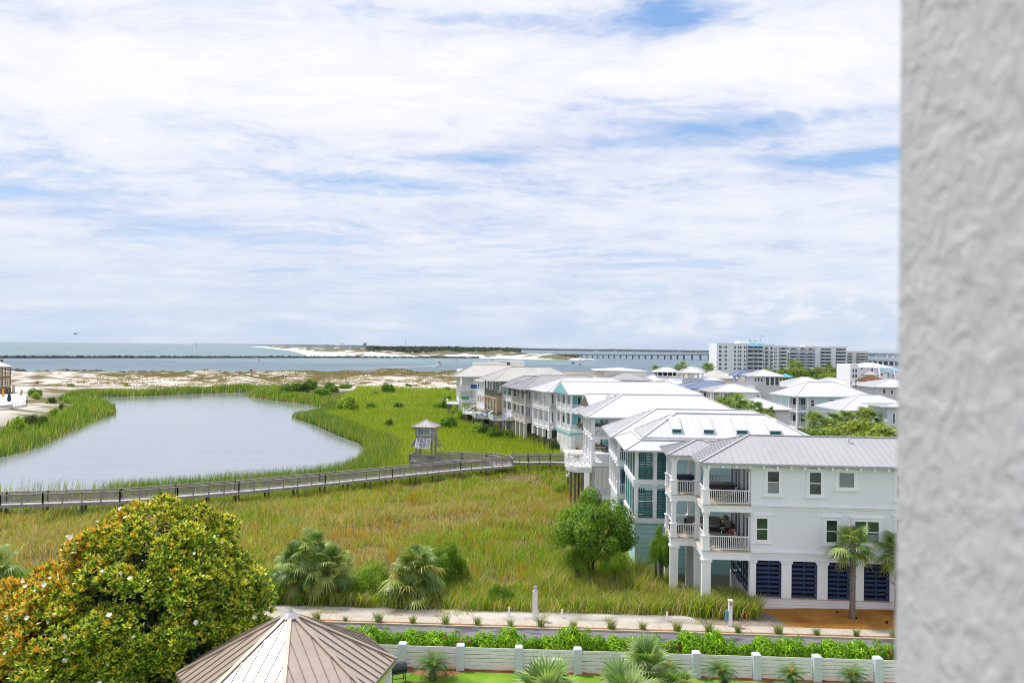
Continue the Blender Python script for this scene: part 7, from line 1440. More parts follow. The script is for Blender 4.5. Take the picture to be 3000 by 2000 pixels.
# ---- sago palms
def sago_me(seed, n=30, L=1.15):
    rg = np.random.default_rng(seed); V, F_, C = [], [], []
    for k in range(n):
        a = 2.4*k; el = -.05+1.15*(k/n)**1.1+rg.uniform(-.08, .08); LL_ = L*rg.uniform(.85, 1.1); h = np.array([math.cos(a), math.sin(a), 0]); prev = np.zeros(3); ang = el+.35; col = np.array([.028, .062, .018])*rg.uniform(.8, 1.5)+np.array([.02, .03, .0])*(k > n*.6); col = col*1.5; m_ = 11
        sd = np.array([-math.sin(a), math.cos(a), 0]); pts = [prev]
        for j in range(m_): ang -= .105+.02*j*.5; prev = prev+(h*math.cos(ang)+np.array([0, 0, math.sin(ang)]))*LL_/m_; pts.append(prev)
        for j in range(1, m_+1):
            for rep in (0, .5):
                p = pts[j-1]*(1-rep)+pts[j]*rep; dv = (pts[j]-pts[j-1]); dv = dv/np.linalg.norm(dv); ll = .25*L*math.sin(math.pi*min(.97, (j+rep)/(m_+1))**.75)+.02
                for s_ in (-1, 1):
                    tip = p+sd*s_*ll*.86+dv*ll*.5-np.array([0, 0, .05*ll]); o = len(V); w = dv*.02; V += [p-w, p+w, tip]; C += [col]*3; F_.append((o, o+1, o+2))
    o = np_mesh('sago_fronds', np.array(V), np.array(F_), 3, M_leaf, np.array(C)); d = o.data; bpy.data.objects.remove(o); return d
sg = [sago_me(1), sago_me(2, 26, 1.05)]; M_cone = paint('sago_cone', (.72, .38, .04), .7, .2, 12); M_stk = paint('sago_trunk', (.06, .05, .04), .95, .3, 8)
for i, (px, py, Y_, th_, lean, s, cone, lab) in enumerate(((1267, 1976, 44.9, .75, 0, 1.16, 1, 'first sago palm from the left, in the brown mulch bed beside the smoker'), (1962, 1985, 44.4, .9, 0, .95, 2, 'sago palm with orange cone half hidden behind the foreground fan palms'), (2130, 1996, 44.0, 1.0, -.35, 1.0, 1, 'leaning sago palm with a round orange cone, left of the right-hand three'), (2318, 2000, 44.0, .85, 0, .92, 2, 'sago palm with pale upright new fronds, middle of the right-hand three'), (2505, 2002, 43.8, .95, -.15, .86, 1, 'smallest sago palm, rightmost along the white fence'))):
    p = Q(px, py, Y_); e = empty('sago_palm', (p.x, Y_, 0)); tag(e, lab, 'sago palm', 'sago palms along the fence'); b = MB(); b.tube([(0, 0, -.05), (lean*.4, 0, th_*.5), (lean, 0, th_)], [.17, .18, .16], 10)
    for k in range(26): a = 2.4*k; z = th_*k/26; b.bar((lean*(z/th_)+math.cos(a)*.12, math.sin(a)*.12, z), (lean*(z/th_)+math.cos(a)*.24, math.sin(a)*.24, z+.06), .07, .03)
    b.build('trunk', M_stk, e); o = link('crown', sg[i % 2], None, e); o.location = (lean, 0, th_+.02); o.scale = (s*1.12, s*1.12, s*1.05); o.rotation_euler = (0, 0, i*1.3)
    b = MB(); z = th_+.02
    if cone == 1: [b.tube([(lean+dx, dy, z-.02), (lean+dx, dy, z+.12), (lean+dx, dy, z+.2)], [.08, .09, .03], 8) for dx, dy in ((0, 0), (.1, .04), (-.1, -.03), (.02, -.1))]
    else: [b.bar((lean, 0, z), (lean+math.cos(k)*.12, math.sin(k)*.12, z+.42), .025, .025) for k in range(12)]
    b.build('cone', M_cone, e)

# ---- magnolia
p = P(470, 1995, 0); MX, MY = -20.3, 44.0; e = empty('magnolia_tree', (MX, MY, 0)); tag(e, 'huge rounded magnolia with rust tinged leaves and white blossoms at the lower left', 'tree')
b = MB(); b.tube([(0, 0, -.2), (.1, 0, 2), (0, .2, 5), (.1, 0, 8.4)], [.42, .36, .24, .06], 10); r_ = random.Random(8)
for k in range(26): a = k*2.4; z = 1.2+6*(k/26); q = Vector((math.cos(a), math.sin(a), .45)); l_ = 6.2*(1-(z/11)**2)*r_.uniform(.7, 1); b.tube([(0, 0, z), (q*l_*.5)+Vector((0, 0, z)), q*l_+Vector((0, 0, z-.3))], [.14, .08, .03], 6)
b.build('trunk', M_bark, e)
rg = np.random.default_rng(77)
DOMQ = 0
doms = [((.7, 0, .8), (6.0, 6.0, 9.2), 1.0), ((-5.0, .3, .3), (4.4, 4.6, 5.6), .62), ((-9.0, .8, -.4), (4.4, 4.2, 3.9), .5), ((3.2, -.6, .1), (3.7, 4.4, 6.2), .45), ((-2.0, -2.4, 0.0), (5.6, 4.2, 5.9), .7)]
nlob = 420; LB = []
while len(LB) < nlob:
    (cx_, cy_, cz_), rr3, w_ = doms[int(rg.choice(5, p=np.array([1.0, .62, .5, .45, .7])/3.27))]; d = rg.normal(0, 1, 3); d /= np.linalg.norm(d)
    if d[1] > .45 or d[2] < -.35: continue
    q = np.array([cx_, cy_, cz_])+d*np.array(rr3)*rg.uniform(.87, .98); 
    ins = False
    for (c2, r2, _) in doms:
        if np.sum(((q-np.array(c2))/np.array(r2))**2) < .58: ins = True
    if ins or q[2] < .2: continue
    LB.append((q, rg.uniform(.6, 1.2), d))
Vs, Fs, Cs, o_ = [], [], [], 0; BLOS = []
pal_g = np.array([(.02, .05, .010), (.045, .10, .012), (.09, .17, .014), (.18, .26, .022), (.33, .38, .05)]); pal_r = np.array([(.38, .20, .018), (.44, .26, .025), (.30, .13, .02)]); pal_y = np.array([(.36, .32, .035), (.28, .28, .035)])
for q, r, d in LB:
    nc = int(46*r*r)+14
    for j in range(nc):
        dd = rg.normal(0, 1, 3)+d*.9+np.array([0, -.15, .35]); dd /= np.linalg.norm(dd); c = q+dd*r*rg.uniform(.78, 1.06)*np.array([1, 1, .78]); m_ = 9
        ax = dd*.6+np.array([0, 0, .9]); ax /= np.linalg.norm(ax); t1 = np.cross(ax, [0, 0, 1.0]); t1 = t1/(np.linalg.norm(t1)+1e-6); t2 = np.cross(ax, t1)
        hz_ = (c[2]/10.5); lf = 1/(1+math.exp((c[0]+4.3-hz_*2.4)/1.3)); pr = np.clip(.012+.95*lf*min(1, hz_*1.8)**.6+.08*max(0, hz_-.62)*2, 0, .9); py_ = .10+.5*max(0, hz_-.45)
        rusty = rg.random() < pr; yel = rg.random() < py_+.22
        for k in range(m_):
            an = k*2.4+rg.uniform(-.3, .3); el = rg.uniform(.15, .95) if k < 6 else 1.3; u = (t1*math.cos(an)+t2*math.sin(an))*math.cos(el)+ax*math.sin(el); L = rg.uniform(.19, .30); sd = np.cross(u, ax); sd /= np.linalg.norm(sd)+1e-6; W = L*.22; p0 = c+u*.02; V4 = [p0, p0+u*L*.5+sd*W, p0+u*L, p0+u*L*.5-sd*W]
            if rusty and rg.random() < .55: col = pal_r[rg.integers(0, 3)]
            elif yel and rg.random() < .6: col = pal_y[rg.integers(0, 2)]
            else: col = pal_g[min(4, int(rg.random()**1.05*5))]
            Vs += V4; Fs.append((o_, o_+1, o_+2, o_+3)); o_ += 4; Cs += [col*rg.uniform(.8, 1.2)]*4
    if rg.random() < .75 and d[1] < -.05: dd = d*.6+np.array([rg.uniform(-.5, .5), -.6, .5]); dd /= np.linalg.norm(dd); BLOS.append(q+dd*r*1.2)
np_mesh('crown', np.array(Vs), np.array(Fs), 4, M_gloss, np.array(Cs), e)
# inner foliage: coarse leaves filling the crown, its shade put into their dark colour
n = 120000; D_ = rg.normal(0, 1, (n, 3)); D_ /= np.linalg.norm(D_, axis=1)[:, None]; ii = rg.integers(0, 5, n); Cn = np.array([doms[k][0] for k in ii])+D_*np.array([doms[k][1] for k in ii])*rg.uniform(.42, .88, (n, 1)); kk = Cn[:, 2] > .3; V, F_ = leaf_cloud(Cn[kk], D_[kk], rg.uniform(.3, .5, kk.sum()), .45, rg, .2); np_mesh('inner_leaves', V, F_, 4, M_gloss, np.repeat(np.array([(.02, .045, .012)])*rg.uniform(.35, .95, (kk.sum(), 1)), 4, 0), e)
fb = MB(); r_ = random.Random(2)
for k in range(9): a = k*2*math.pi/9; q = Vector((math.cos(a), math.sin(a), 0)); s_ = Vector((-math.sin(a), math.cos(a), 0)); rr_ = .13 if k % 2 else .11; fb.face([(0, 0, 0), q*rr_*.6+s_*.05+Vector((0, 0, .03)), q*rr_+Vector((0, 0, .07)), q*rr_*.6-s_*.05+Vector((0, 0, .03))])
fb.tube([(0, 0, 0), (0, 0, .05)], [.03, .015], 6); M_bl = paint('magnolia_blossom', (.82, .80, .72), .6, .03); fo = fb.build('blossom', M_bl); fm = fo.data; bpy.data.objects.remove(fo)
for q in random.sample(BLOS, min(98, len(BLOS))): o = link('blossom', fm, None, e); o.location = q; o.rotation_euler = (R(random.uniform(25, 70)), 0, random.uniform(-.6, .6)); s = random.uniform(.6, 1.2); o.scale = (s, s, s)

# ---- trees among the far streets
midm = [bush_mesh('round_tree_leaves_a', (1, 1, 1), 3200, .13, [(.035, .065, .014), (.06, .11, .016), (.10, .17, .02), (.17, .25, .03)], 41, 22), bush_mesh('round_tree_leaves_b', (1, 1, 1), 3200, .13, [(.07, .11, .018), (.12, .18, .022), (.19, .26, .03), (.26, .33, .05)], 43, 18)]
def rtree(px, pyt, Y, H, wr, k, label, group, base=0.0):
    p = Q(px, pyt, Y); top = p.z; hh = min(H, top-base) if top > base+1 else H; e = empty('broadleaf_tree', (p.x, Y, top-hh*1.0)); tag(e, label, 'tree', group); s = hh/1.25; b = MB(); b.tube([(0, 0, base-(top-hh)), (0, 0, hh*.5)], [.25, .12], 7); b.build('trunk', M_bark, e); o = link('crown', midm[k % 2], None, e); o.scale = (s*wr, s*wr, s); o.rotation_euler = (0, 0, random.uniform(0, 6)); return e
gA = 'trees in front of the condominiums'
for i, (px, pt, Y_, H, wr, k) in enumerate(((2282, 1078, 420, 9, .9, 0), (2300, 1075, 430, 9, .9, 1), (2318, 1070, 400, 10, .9, 0), (2338, 1076, 420, 9, .9, 1), (2350, 1080, 400, 8, 1, 0), (2392, 1082, 400, 8, 1, 1), (2412, 1078, 410, 9, .9, 0), (2432, 1074, 430, 9, 1.0, 1), (2452, 1070, 420, 10, 1.0, 0), (2472, 1076, 400, 8.5, 1.1, 1), (2466, 1068, 450, 10, 1.1, 0), (2484, 1074, 400, 9, 1.0, 0), (2424, 1090, 380, 7, 1.2, 1), (2456, 1092, 370, 7, 1.3, 1), (2480, 1093, 360, 7, 1.3, 1), (2300, 1092, 380, 6, 1.4, 0), (2345, 1095, 380, 6, 1.4, 0), (2385, 1096, 370, 6, 1.4, 0))):
    rtree(px, pt, Y_, H, wr, k, 'rounded %s tree before the condominiums, %s from the left' % (('dark green', 'yellow-green')[k], ORD[i]), gA)
gP = 'palms in front of the condominiums'
for i, (px, pt, Y_, H, s) in enumerate(((2322, 1056, 440, 14, 3.1), (2342, 1064, 430, 12, 3.0), (2392, 1077, 400, 9, 2.8), (2290, 1082, 420, 8, 2.6), (2372, 1083, 400, 7, 2.6), (2430, 1068, 430, 11, 2.8), (2268, 1088, 400, 7, 2.4))):
    p = Q(px, pt, Y_); palm(px, pt, Y_, p.z-.8*s, 'tall shaggy palm before the condominium balconies, %s of seven by height' % ['first', 'second', 'fourth', 'fifth', 'sixth', 'third', 'last'][i], C5, s, .25, .3, 0, gP)
for px, pt, Y_, s, lab in ((2002, 1070, 262, 1.9, 'lone small palm standing against the water between the cupola and the brown roof'), (2068, 1073.5, 300, 2.0, 'left of two small palm tops over the beige roof'), (2082, 1074.5, 300, 2.0, 'right of two small palm tops over the beige roof'), (1922, 1078, 262, 1.7, 'palm top at the left of the white cupola roof'), (1985, 1076.5, 262, 1.5, 'low palm top at the right of the white cupola roof'), (2245, 1082, 330, 1.8, 'small palm top just left of the windowed tower peak')):
    p = Q(px, pt, Y_); palm(px, pt, Y_, p.z-.5*s, lab, C5, s, .2, .3, 0)
bush(1741, 1110, 9, Y=242, k=3, wr=1.6, label='low dark bush at the left end of the cream flat house', base=Q(1741, 1113, 242).z-.6)
gS = 'palms and trees between the rows of houses'
for i, (px, pt, Y_, s, k) in enumerate(((2120, 1177, 152, 1.5, 2), (2140, 1182, 146, 1.4, 2), (2162, 1170, 150, 1.5, 2), (2176, 1186, 146, 1.3, 2), (2216, 1194, 142, 1.5, 2), (2250, 1206, 140, 1.3, 2), (2387, 1216, 132, 1.5, 1), (2446, 1220, 134, 1.5, 1), (2424, 1232, 130, 1.2, 1), (2540, 1208, 136, 1.9, 1), (2480, 1214, 136, 1.4, 1))):
    p = Q(px, pt, Y_); palm(px, pt, Y_, p.z-.65*s, 'cabbage palm between the rows of houses, %s counted from the left' % ['first', 'second', 'third', 'fourth', 'fifth', 'sixth', 'seventh', 'ninth', 'eighth', 'eleventh', 'tenth'][i], C1 if k == 1 else C2, s, .22, .3, 0, gS)
for i, (px, pt, Y_, H, wr, k) in enumerate(((2372, 1240, 118, 5.5, .8, 0), (2400, 1252, 114, 5, .9, 0), (2425, 1246, 118, 5, .8, 1), (2450, 1256, 112, 5, .9, 0), (2485, 1232, 122, 7, .8, 1), (2510, 1224, 124, 7, .9, 1), (2540, 1246, 114, 6, .9, 0), (2575, 1250, 110, 6, .9, 0), (2605, 1238, 112, 6.5, .9, 1), (2640, 1240, 110, 6.5, .9, 0), (2525, 1260, 106, 5, 1.1, 0), (2560, 1264, 104, 5, 1.1, 1), (2470, 1264, 106, 5, 1.1, 0), (2135, 1205, 144, 5, 1.1, 1), (2180, 1205, 140, 5, 1.1, 1), (2230, 1212, 136, 5, 1.2, 1))):
    rtree(px, pt, Y_, H, wr*1.15, k, 'dense %s tree below the aqua porch house, %s from the %s' % (('green', 'light green')[k], ORD[min(i, 15-i)], 'left' if i < 8 else 'far end'), gS)
# ================================================================== furniture and people on the porches, haze
M_wick = paint('dark_wicker', (.045, .042, .042), .8, .15, 8); M_cush = paint('taupe_cushion', (.22, .195, .175), .9, .06, 3); M_cushl = paint('pale_cushion', (.36, .33, .30), .9, .06, 3); M_navyc = paint('navy_cover', (.012, .018, .06), .6, .1); M_bluec = paint('blue_canvas', (.03, .075, .19), .85, .1); M_tab = paint('table_grey_green', (.24, .25, .22), .7, .1, 2)
def put(hh, x, y, z, rz=0.0, name='', label='', cat='', group=None): e = empty(name, hh.person_at(x, y, z), -hh.th+rz); tag(e, label, cat, group); return e
h = H1
e = put(h, -.95, 5.2, F2, .1, 'covered_grill', 'boxy outdoor cabinet under a navy cover on the upper porch', 'covered grill'); b = MB(); b.box(-.72, .72, -.4, .4, .05, 1.12); b.box(-.78, .78, -.46, .46, .75, 1.30); b.build('cover', M_navyc, e); b = MB(); [b.box(x, x+.08, y, y+.08, 0, .06) for x in (-.65, .57) for y in (-.33, .25)]; b.build('feet', M_blk, e)
def sofa(e, L, back_h=.85, seats=3, d=.85, hi=0):
    b = MB(); b.box(-L/2, L/2, -d/2, d/2, .08, .38); b.box(-L/2, L/2, d/2-.14, d/2, .38, back_h-.06+hi); b.box(-L/2, -L/2+.14, -d/2, d/2, .38, .62); b.box(L/2-.14, L/2, -d/2, d/2, .38, .62); b.build('frame', M_wick, e); w = (L-.3)/seats
    for k in range(seats): x0 = -L/2+.15+k*w; b = MB(); b.box(x0+.01, x0+w-.01, -d/2+.02, d/2-.16, .38, .54); b.build('seat_cushion', M_cushl, e); b = MB(); b.box(x0+.02, x0+w-.02, d/2-.34, d/2-.15, .54, back_h+.12+hi); b.build('back_cushion', M_cush, e)
e = put(h, 1.75, 3.1, F2, math.pi, 'wicker_sofa', 'dark wicker sofa seen from behind with taupe cushions on the upper porch', 'sofa'); sofa(e, 2.1, 1.05, 2)
e = put(h, .9, 6.4, F1, 0, 'wicker_sofa', 'long wicker sectional sofa with taupe cushions along the back rail of the lower porch', 'sofa'); sofa(e, 3.0, .95, 3)
e = put(h, 2.55, 5.3, F1, -1.2, 'wicker_armchair', 'pale cushioned wicker armchair angled at the right end of the lower sofa', 'armchair', 'wicker armchairs on the lower porch'); sofa(e, 1.0, .95, 1)
e = put(h, -1.4, 5.6, F1, 1.9, 'wicker_armchair', 'taupe wicker armchair alone in the left bay of the lower porch', 'armchair', 'wicker armchairs on the lower porch'); sofa(e, .9, .95, 1)
e = put(h, -.5, 6.2, F1, 0, 'side_table', 'small dark side table in the left bay of the lower porch', 'table'); b = MB(); b.box(-.4, .4, -.3, .3, .5, .55); b.build('table_top', M_tab, e); [MB_ for MB_ in ()]
b = MB(); [b.box(x, x+.05, y, y+.05, 0, .5) for x in (-.36, .31) for y in (-.26, .21)]; b.build('legs', M_wick, e)
e = put(h, 1.35, 1.9, F1, -.25, 'dining_table', 'long grey-green outdoor dining table behind the lower porch rail', 'table'); b = MB(); [b.box(-.9, .9, -.5+k*.34, -.18+k*.34, .71, .75) for k in range(3)]; b.build('table_top', M_tab, e)
b = MB(); [b.box(x, x+.09, y, y+.09, 0, .71) for x in (-.8, .71) for y in (-.42, .33)]; b.build('legs', M_wick, e)
b = MB(); b.tube([(0, 0, 0), (0, 0, .16), (0, 0, .2)], [.035, .035, .015], 8); o = b.build('bottle', M_trim); o.location = h.person_at(1.55, 2.15, F1+.75); tag(o, 'small white bottle standing on the grey-green dining table', 'bottle')
def dchair(x, y, rz, lab):
    e = put(h, x, y, F1, rz, 'dining_chair', lab, 'chair', 'dark dining chairs at the porch table'); b = MB(); b.box(-.24, .24, -.24, .24, .42, .46); b.build('seat', M_wick, e); b = MB(); [b.box(-.24, .24, .20, .24, .5+k*.1, .57+k*.1) for k in range(5)]; b.build('backrest', M_wick, e)
    for sx_ in (-.22, .18):
        for sy_ in (-.22, .18): b = MB(); b.box(sx_, sx_+.04, sy_, sy_+.04, 0, .42); b.build('leg', M_wick, e)
    b = MB(); [b.box(s_, s_+.04, -.2, .22, .62, .66) for s_ in (-.28, .24)]; b.build('armrests', M_wick, e)
dchair(2.55, 1.75, -1.7, 'dark slatted chair under the seated woman in pink at the table'); dchair(1.5, .95, math.pi, 'dark slatted chair with its back to the lower porch rail'); dchair(.75, .9, 3.3, 'dark slatted chair near the corner post of the lower porch'); dchair(2.35, 2.75, -.5, 'dark slatted chair under the child at the far side of the table')
e = put(h, 2.15, 1.35, F2, -1.35, 'lounge_chair', 'blue canvas reclining lounge chair with a person in it on the upper porch', 'lounge chair'); b = MB(); b.bar((0, -.75, .38), (0, .1, .36), .6, .05); b.build('seat', M_bluec, e); b = MB(); b.bar((0, .1, .36), (0, .68, .98), .62, .07); b.build('backrest', M_bluec, e); b = MB(); [b.bar((s_, -.7, .0), (s_, .35, .55), .04, .04) for s_ in (-.31, .31)]; [b.bar((s_, .5, .0), (s_, -.3, .55), .04, .04) for s_ in (-.31, .31)]; b.build('frame', M_wick, e)
e = put(h, 2.85, 1.9, F2, -1.5, 'lounge_chair', 'empty blue canvas chair beside the door wall of the upper porch', 'lounge chair'); b = MB(); b.bar((0, -.4, .38), (0, .1, .36), .55, .05); b.build('seat', M_bluec, e); b = MB(); b.bar((0, .1, .36), (0, .4, .95), .55, .07); b.build('backrest', M_bluec, e); b = MB(); [b.bar((s_, -.35, 0), (s_, .3, .5), .04, .04) for s_ in (-.28, .28)]; [b.bar((s_, .3, 0), (s_, -.3, .5), .04, .04) for s_ in (-.28, .28)]; b.build('frame', M_wick, e)
e = put(h, 2.75, 6.7, F1, 0, 'potted_palm', 'dark potted palm in the back right corner of the lower porch', 'potted plant'); b = MB(); b.tube([(0, 0, 0), (0, 0, .45)], [.18, .24], 10); b.build('pot', M_wick, e); o = link('fronds', C5, None, e); o.location = (0, 0, .6); o.scale = (.4, .4, .55)
M_skin = paint('skin', (.50, .30, .21), .6, .04, 4); M_hairb = paint('hair_brown', (.09, .045, .022), .8, .15, 20)
# ---- people: one skinned body, clothes and hair as children. Joints in local metres, figure faces -y
def skin_obj(name, J, E, rad, mat, parent, root=0, lev=2):
    me = bpy.data.meshes.new(name); me.from_pydata([tuple(j) for j in J], E, []); o = link(name, me, mat, parent); md = o.modifiers.new('skin', 'SKIN'); md.use_smooth_shade = True
    me.skin_vertices.new() if not me.skin_vertices else None
    for i, r in enumerate(rad): me.skin_vertices[0].data[i].radius = (r, r) if not isinstance(r, tuple) else r; me.skin_vertices[0].data[i].use_root = (i == root)
    sd_ = o.modifiers.new('sub', 'SUBSURF'); sd_.levels = lev; sd_.render_levels = lev; return o
def bones(pose='stand', sc=1.0, arm=(0, 0)):
    J = {}
    if pose == 'stand':
        J = dict(pel=(0, 0, .93), wst=(0, 0, 1.08), chs=(0, .01, 1.30), nck=(0, .01, 1.46), hd0=(0, -.01, 1.56), hd1=(0, -.02, 1.68))
        for s, n in ((-1, 'l'), (1, 'r')): J.update({n+'hip': (s*.10, 0, .88), n+'kne': (s*.11, -.02, .48), n+'ank': (s*.12, .02, .08), n+'toe': (s*.13, -.14, .03), n+'sho': (s*.18, .01, 1.38), n+'elb': (s*.25, .03, 1.10), n+'wri': (s*.24, -.10, .88), n+'pal': (s*.235, -.14, .81)})
    elif pose == 'sit':
        J = dict(pel=(0, 0, .52), wst=(0, .02, .68), chs=(0, .0, .90), nck=(0, -.02, 1.06), hd0=(0, -.05, 1.15), hd1=(0, -.07, 1.27))
        for s, n in ((-1, 'l'), (1, 'r')): J.update({n+'hip': (s*.10, -.03, .50), n+'kne': (s*.13, -.44, .50), n+'ank': (s*.13, -.44, .09), n+'toe': (s*.14, -.60, .04), n+'sho': (s*.18, 0, .98), n+'elb': (s*.24, -.14, .74), n+'wri': (s*.16, -.36, .82), n+'pal': (s*.13, -.42, .83)})
    else:  # reclining
        J = dict(pel=(0, 0, .50), wst=(0, .16, .60), chs=(0, .32, .78), nck=(0, .42, .93), hd0=(0, .44, 1.03), hd1=(0, .44, 1.15))
        for s, n in ((-1, 'l'), (1, 'r')): J.update({n+'hip': (s*.10, -.04, .48), n+'kne': (s*.14, -.42, .66 if s < 0 else .54), n+'ank': (s*.12, -.80, .44), n+'toe': (s*.13, -.86, .56), n+'sho': (s*.18, .36, .87), n+'elb': (s*.28, .18, .62), n+'wri': (s*.20, -.05, .64), n+'pal': (s*.17, -.12, .65)})
    return {k: Vector(v) for k, v in J.items()}
def person(loc, rz, pose, label, scl=1.0, top=None, bot=None, hair=None, long_hair=False, hat=False, legs_cov=.5, skin=None, raise_arm=False):
    e = empty('person', loc, rz); tag(e, label, 'person'); e.scale = (scl,)*3; J = bones(pose)
    if raise_arm: J['lelb'] = J['lsho']+Vector((-.10, -.16, -.08)); J['lwri'] = J['hd0']+Vector((-.10, -.16, .02)); J['lpal'] = J['lwri']+Vector((.03, -.02, .07))
    R_ = dict(pel=(.13, .10), wst=(.115, .085), chs=(.145, .10), nck=.052, hd0=(.062, .075), hd1=(.078, .092), hip=.085, kne=.055, ank=.037, toe=.03, sho=.052, elb=.038, wri=.026, pal=(.036, .018))
    order = ['pel', 'wst', 'chs', 'nck', 'hd0', 'hd1']; names = order[:]; E = [('pel', 'wst'), ('wst', 'chs'), ('chs', 'nck'), ('nck', 'hd0'), ('hd0', 'hd1')]
    for n in 'lr': names += [n+k for k in ('hip', 'kne', 'ank', 'toe', 'sho', 'elb', 'wri', 'pal')]; E += [('pel', n+'hip'), (n+'hip', n+'kne'), (n+'kne', n+'ank'), (n+'ank', n+'toe'), ('chs', n+'sho'), (n+'sho', n+'elb'), (n+'elb', n+'wri'), (n+'wri', n+'pal')]
    P_ = [J[n] for n in names]; rad = [R_[n] if n in R_ else R_[n[1:]] for n in names]; idx = {n: i for i, n in enumerate(names)}; EE = [(idx[a], idx[b_]) for a, b_ in E]
    for n in 'lr':
        pal = J[n+'pal']; d = (pal-J[n+'wri']).normalized(); sd_ = d.cross(Vector((1 if n == 'l' else -1, .2, 0))).normalized()
        for f in range(4):
            q = pal+sd_*(f-1.5)*.018+d*.02; i0 = len(P_); ln = (.030, .036, .034, .026)[f]; cv = Vector((0, .01, -.004)); P_ += [q+d*ln, q+d*ln*1.9+cv]; rad += [.009, .008]; EE += [(idx[n+'pal'], i0), (i0, i0+1)]
        i0 = len(P_); P_ += [pal-d*.01+sd_*(-.035), pal+d*.02+sd_*(-.048)]; rad += [.010, .008]; EE += [(idx[n+'pal'], i0), (i0, i0+1)]
    body = skin_obj('body', P_, EE, rad, skin or M_skin, e)
    hd = J['hd1']; b = MB(); b.tube([hd+Vector((0, -.085, -.02)), hd+Vector((0, -.108, -.045))], [.012, .016], 6); [b.tube([hd+Vector((s*.078, 0, -.03)), hd+Vector((s*.09, .01, -.01))], [.012, .02], 6) for s in (-1, 1)]; b.build('nose_and_ears', skin or M_skin, body)
    b = MB(); [b.tube([hd+Vector((s*.03, -.084, -.005)), hd+Vector((s*.03, -.090, -.005))], [.012, .010], 6) for s in (-1, 1)]; b.box(hd.x-.022, hd.x+.022, hd.y-.093, hd.y-.085, hd.z-.075, hd.z-.066); b.build('eyes_and_mouth', M_hairb, body)
    t_ = [J[k] for k in ('pel', 'wst', 'chs')]+[J['nck']*.6+J['chs']*.4]; P2 = t_+[J['lsho'], (J['lsho']+J['lelb'])/2, J['rsho'], (J['rsho']+J['relb'])/2]; skin_obj('shirt', P2, [(0, 1), (1, 2), (2, 3), (2, 4), (4, 5), (2, 6), (6, 7)], [(.142, .115), (.13, .10), (.16, .118), .07, .072, .062, .072, .062], top, e)
    P3 = [J['pel']+Vector((0, 0, .04)), J['lhip'], J['lhip'].lerp(J['lkne'], legs_cov), J['rhip'], J['rhip'].lerp(J['rkne'], legs_cov)]; skin_obj('shorts', P3, [(0, 1), (1, 2), (0, 3), (3, 4)], [(.148, .122), .105, .088, .105, .088], bot, e)
    P4 = [hd+Vector((0, .02, .03)), hd+Vector((0, .045, -.03))]; r4 = [(.088, .095), (.085, .085)]; E4 = [(0, 1)]
    if long_hair: P4 += [J['nck']+Vector((0, .075, 0)), J['chs']+Vector((0, .12, -.05))]; r4 += [(.07, .05), (.06, .035)]; E4 += [(1, 2), (2, 3)]
    skin_obj('hair', P4, E4, r4, hair or M_hairb, e, lev=1)
    if hat: b = MB(); b.tube([hd+Vector((0, 0, .05)), hd+Vector((0, 0, .12)), hd+Vector((0, 0, .16))], [.105, .10, .05], 12); b.bar(hd+Vector((0, -.08, .07)), hd+Vector((0, -.19, .06)), .14, .015); b.build('cap', hat, e)
    return e
c_ = lambda n, c: paint(n, c, .85, .05, 4)
person(h.person_at(2.05, 1.35, F2-.05), -h.th-1.35, 'recline', 'person in blue shirt and jeans reclining in a blue lounge chair on the upper porch', 1.0, c_('shirt_blue', (.06, .15, .36)), c_('jeans', (.03, .05, .12)), legs_cov=.97)
person(h.person_at(.62, 3.2, F2), -h.th+.9, 'stand', 'young person in lilac top and blue cap standing beside the corner post upstairs', .86, c_('shirt_lilac', (.28, .26, .50)), c_('shorts_dark', (.03, .03, .05)), hat=c_('cap_blue', (.04, .08, .22)))
person(h.person_at(.52, 2.0, F1), -h.th-2.3, 'stand', 'girl with long brown hair, pink top and white shorts standing at the lower porch table', .80, c_('top_pink', (.62, .36, .36)), c_('shorts_white', (.75, .75, .78)), c_('hair_auburn', (.17, .08, .035)), True, legs_cov=.35)
person(h.person_at(2.5, 1.75, F1-.03), -h.th-1.75, 'sit', 'person in pale pink shirt seated at the right end of the lower porch table', 1.0, c_('shirt_pale_pink', (.58, .42, .47)), c_('shorts_grey', (.1, .1, .12)), raise_arm=True)
person(h.person_at(2.3, 2.65, F1-.03), -h.th-.6, 'sit', 'child in dark red and black top seated beside the person in pale pink', .85, c_('top_red', (.30, .03, .03)), c_('shorts_black', (.02, .02, .02)))
dkp = c_('clothes_dark', (.02, .02, .03)); dkb = c_('clothes_navy', (.02, .03, .07))
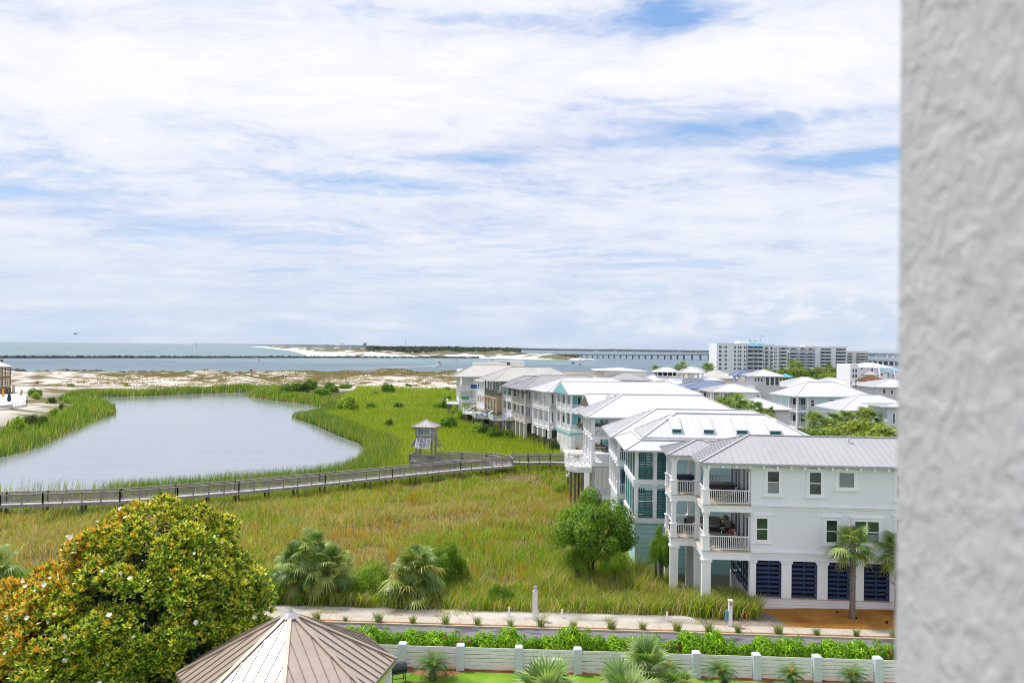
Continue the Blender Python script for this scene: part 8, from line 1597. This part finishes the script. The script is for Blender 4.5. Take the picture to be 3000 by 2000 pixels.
for px, lab, rz, s in ((657.5, 'left of the two distant people standing on the dune crest', .3, 1.0), (665, 'right of the two distant people standing on the dune crest', -.5, 1.1)):
    q = Q(px, 1091, 425); zz = float(height(np.array([q.x]), np.array([425.]))[0]); person((q.x, 425, zz), rz, 'stand', lab, s*1.05, dkp, dkb, legs_cov=.9)
for px, py, lab in ((58.5, 1163, 'left of the two people in dark clothes walking on the sandy terrace'), (62, 1162.5, 'right of the two people in dark clothes walking on the sandy terrace')):
    q = P(px, py, 1.6); person(q, 2.0, 'stand', lab, 1.0, dkp, dkb, legs_cov=.9)
q = P(63.5, 1155, 1.6); person(q, 1.0, 'stand', 'third dark figure farther back at the rear edge of the sandy terrace', 1.0, dkb, dkp, legs_cov=.9)
# coloured chairs on the far decks
bl_ = paint('chair_blue', (.02, .22, .55), .6); gn_ = paint('chair_turquoise', (.03, .38, .42), .6)
for (hd_, x, y, rz, m_, lab) in ((HD10, -4.0, 1.6, .4, bl_, 'bright blue slatted chair on the olive railed deck, left one'), (HD10, -3.1, 1.3, .1, bl_, 'bright blue slatted chair on the olive railed deck, middle one'), (HD10, -2.2, .6, -.2, bl_, 'bright blue slatted chair on the olive railed deck, right one'), (HD9, -3.9, -.9, .4, gn_, 'turquoise slatted chair at the corner of the white deck on dark piles'), (HD9, -2.2, -1.2, 0, bl_, 'blue slatted chair near the stair of the white deck on dark piles')):
    q = hd_.person_at(x, y, (2.6 if hd_ is HD10 else 2.85)); adirondack(q, rz, m_, lab, 'coloured chairs on the far decks')
# ---- air
m = bpy.data.materials.new('haze'); m.use_nodes = True; m.node_tree.nodes.clear(); t = NT(m.node_tree)
pv = t.new('ShaderNodeVolumePrincipled', ins={'Density': .000022, 'Anisotropy': .3}); pv.inputs['Color'].default_value = (.80, .88, 1.0, 1); o_ = t.new('ShaderNodeOutputMaterial'); t.l.new(pv.outputs[0], o_.inputs[1])
b = MB(); b.box(-36000, 36000, -60, 36000, -5.5, 62); o = b.build('haze', m); tag(o, 'thin pale blue sea haze over the whole view', 'haze', kind='stuff'); sc.cycles.volume_max_steps = 8
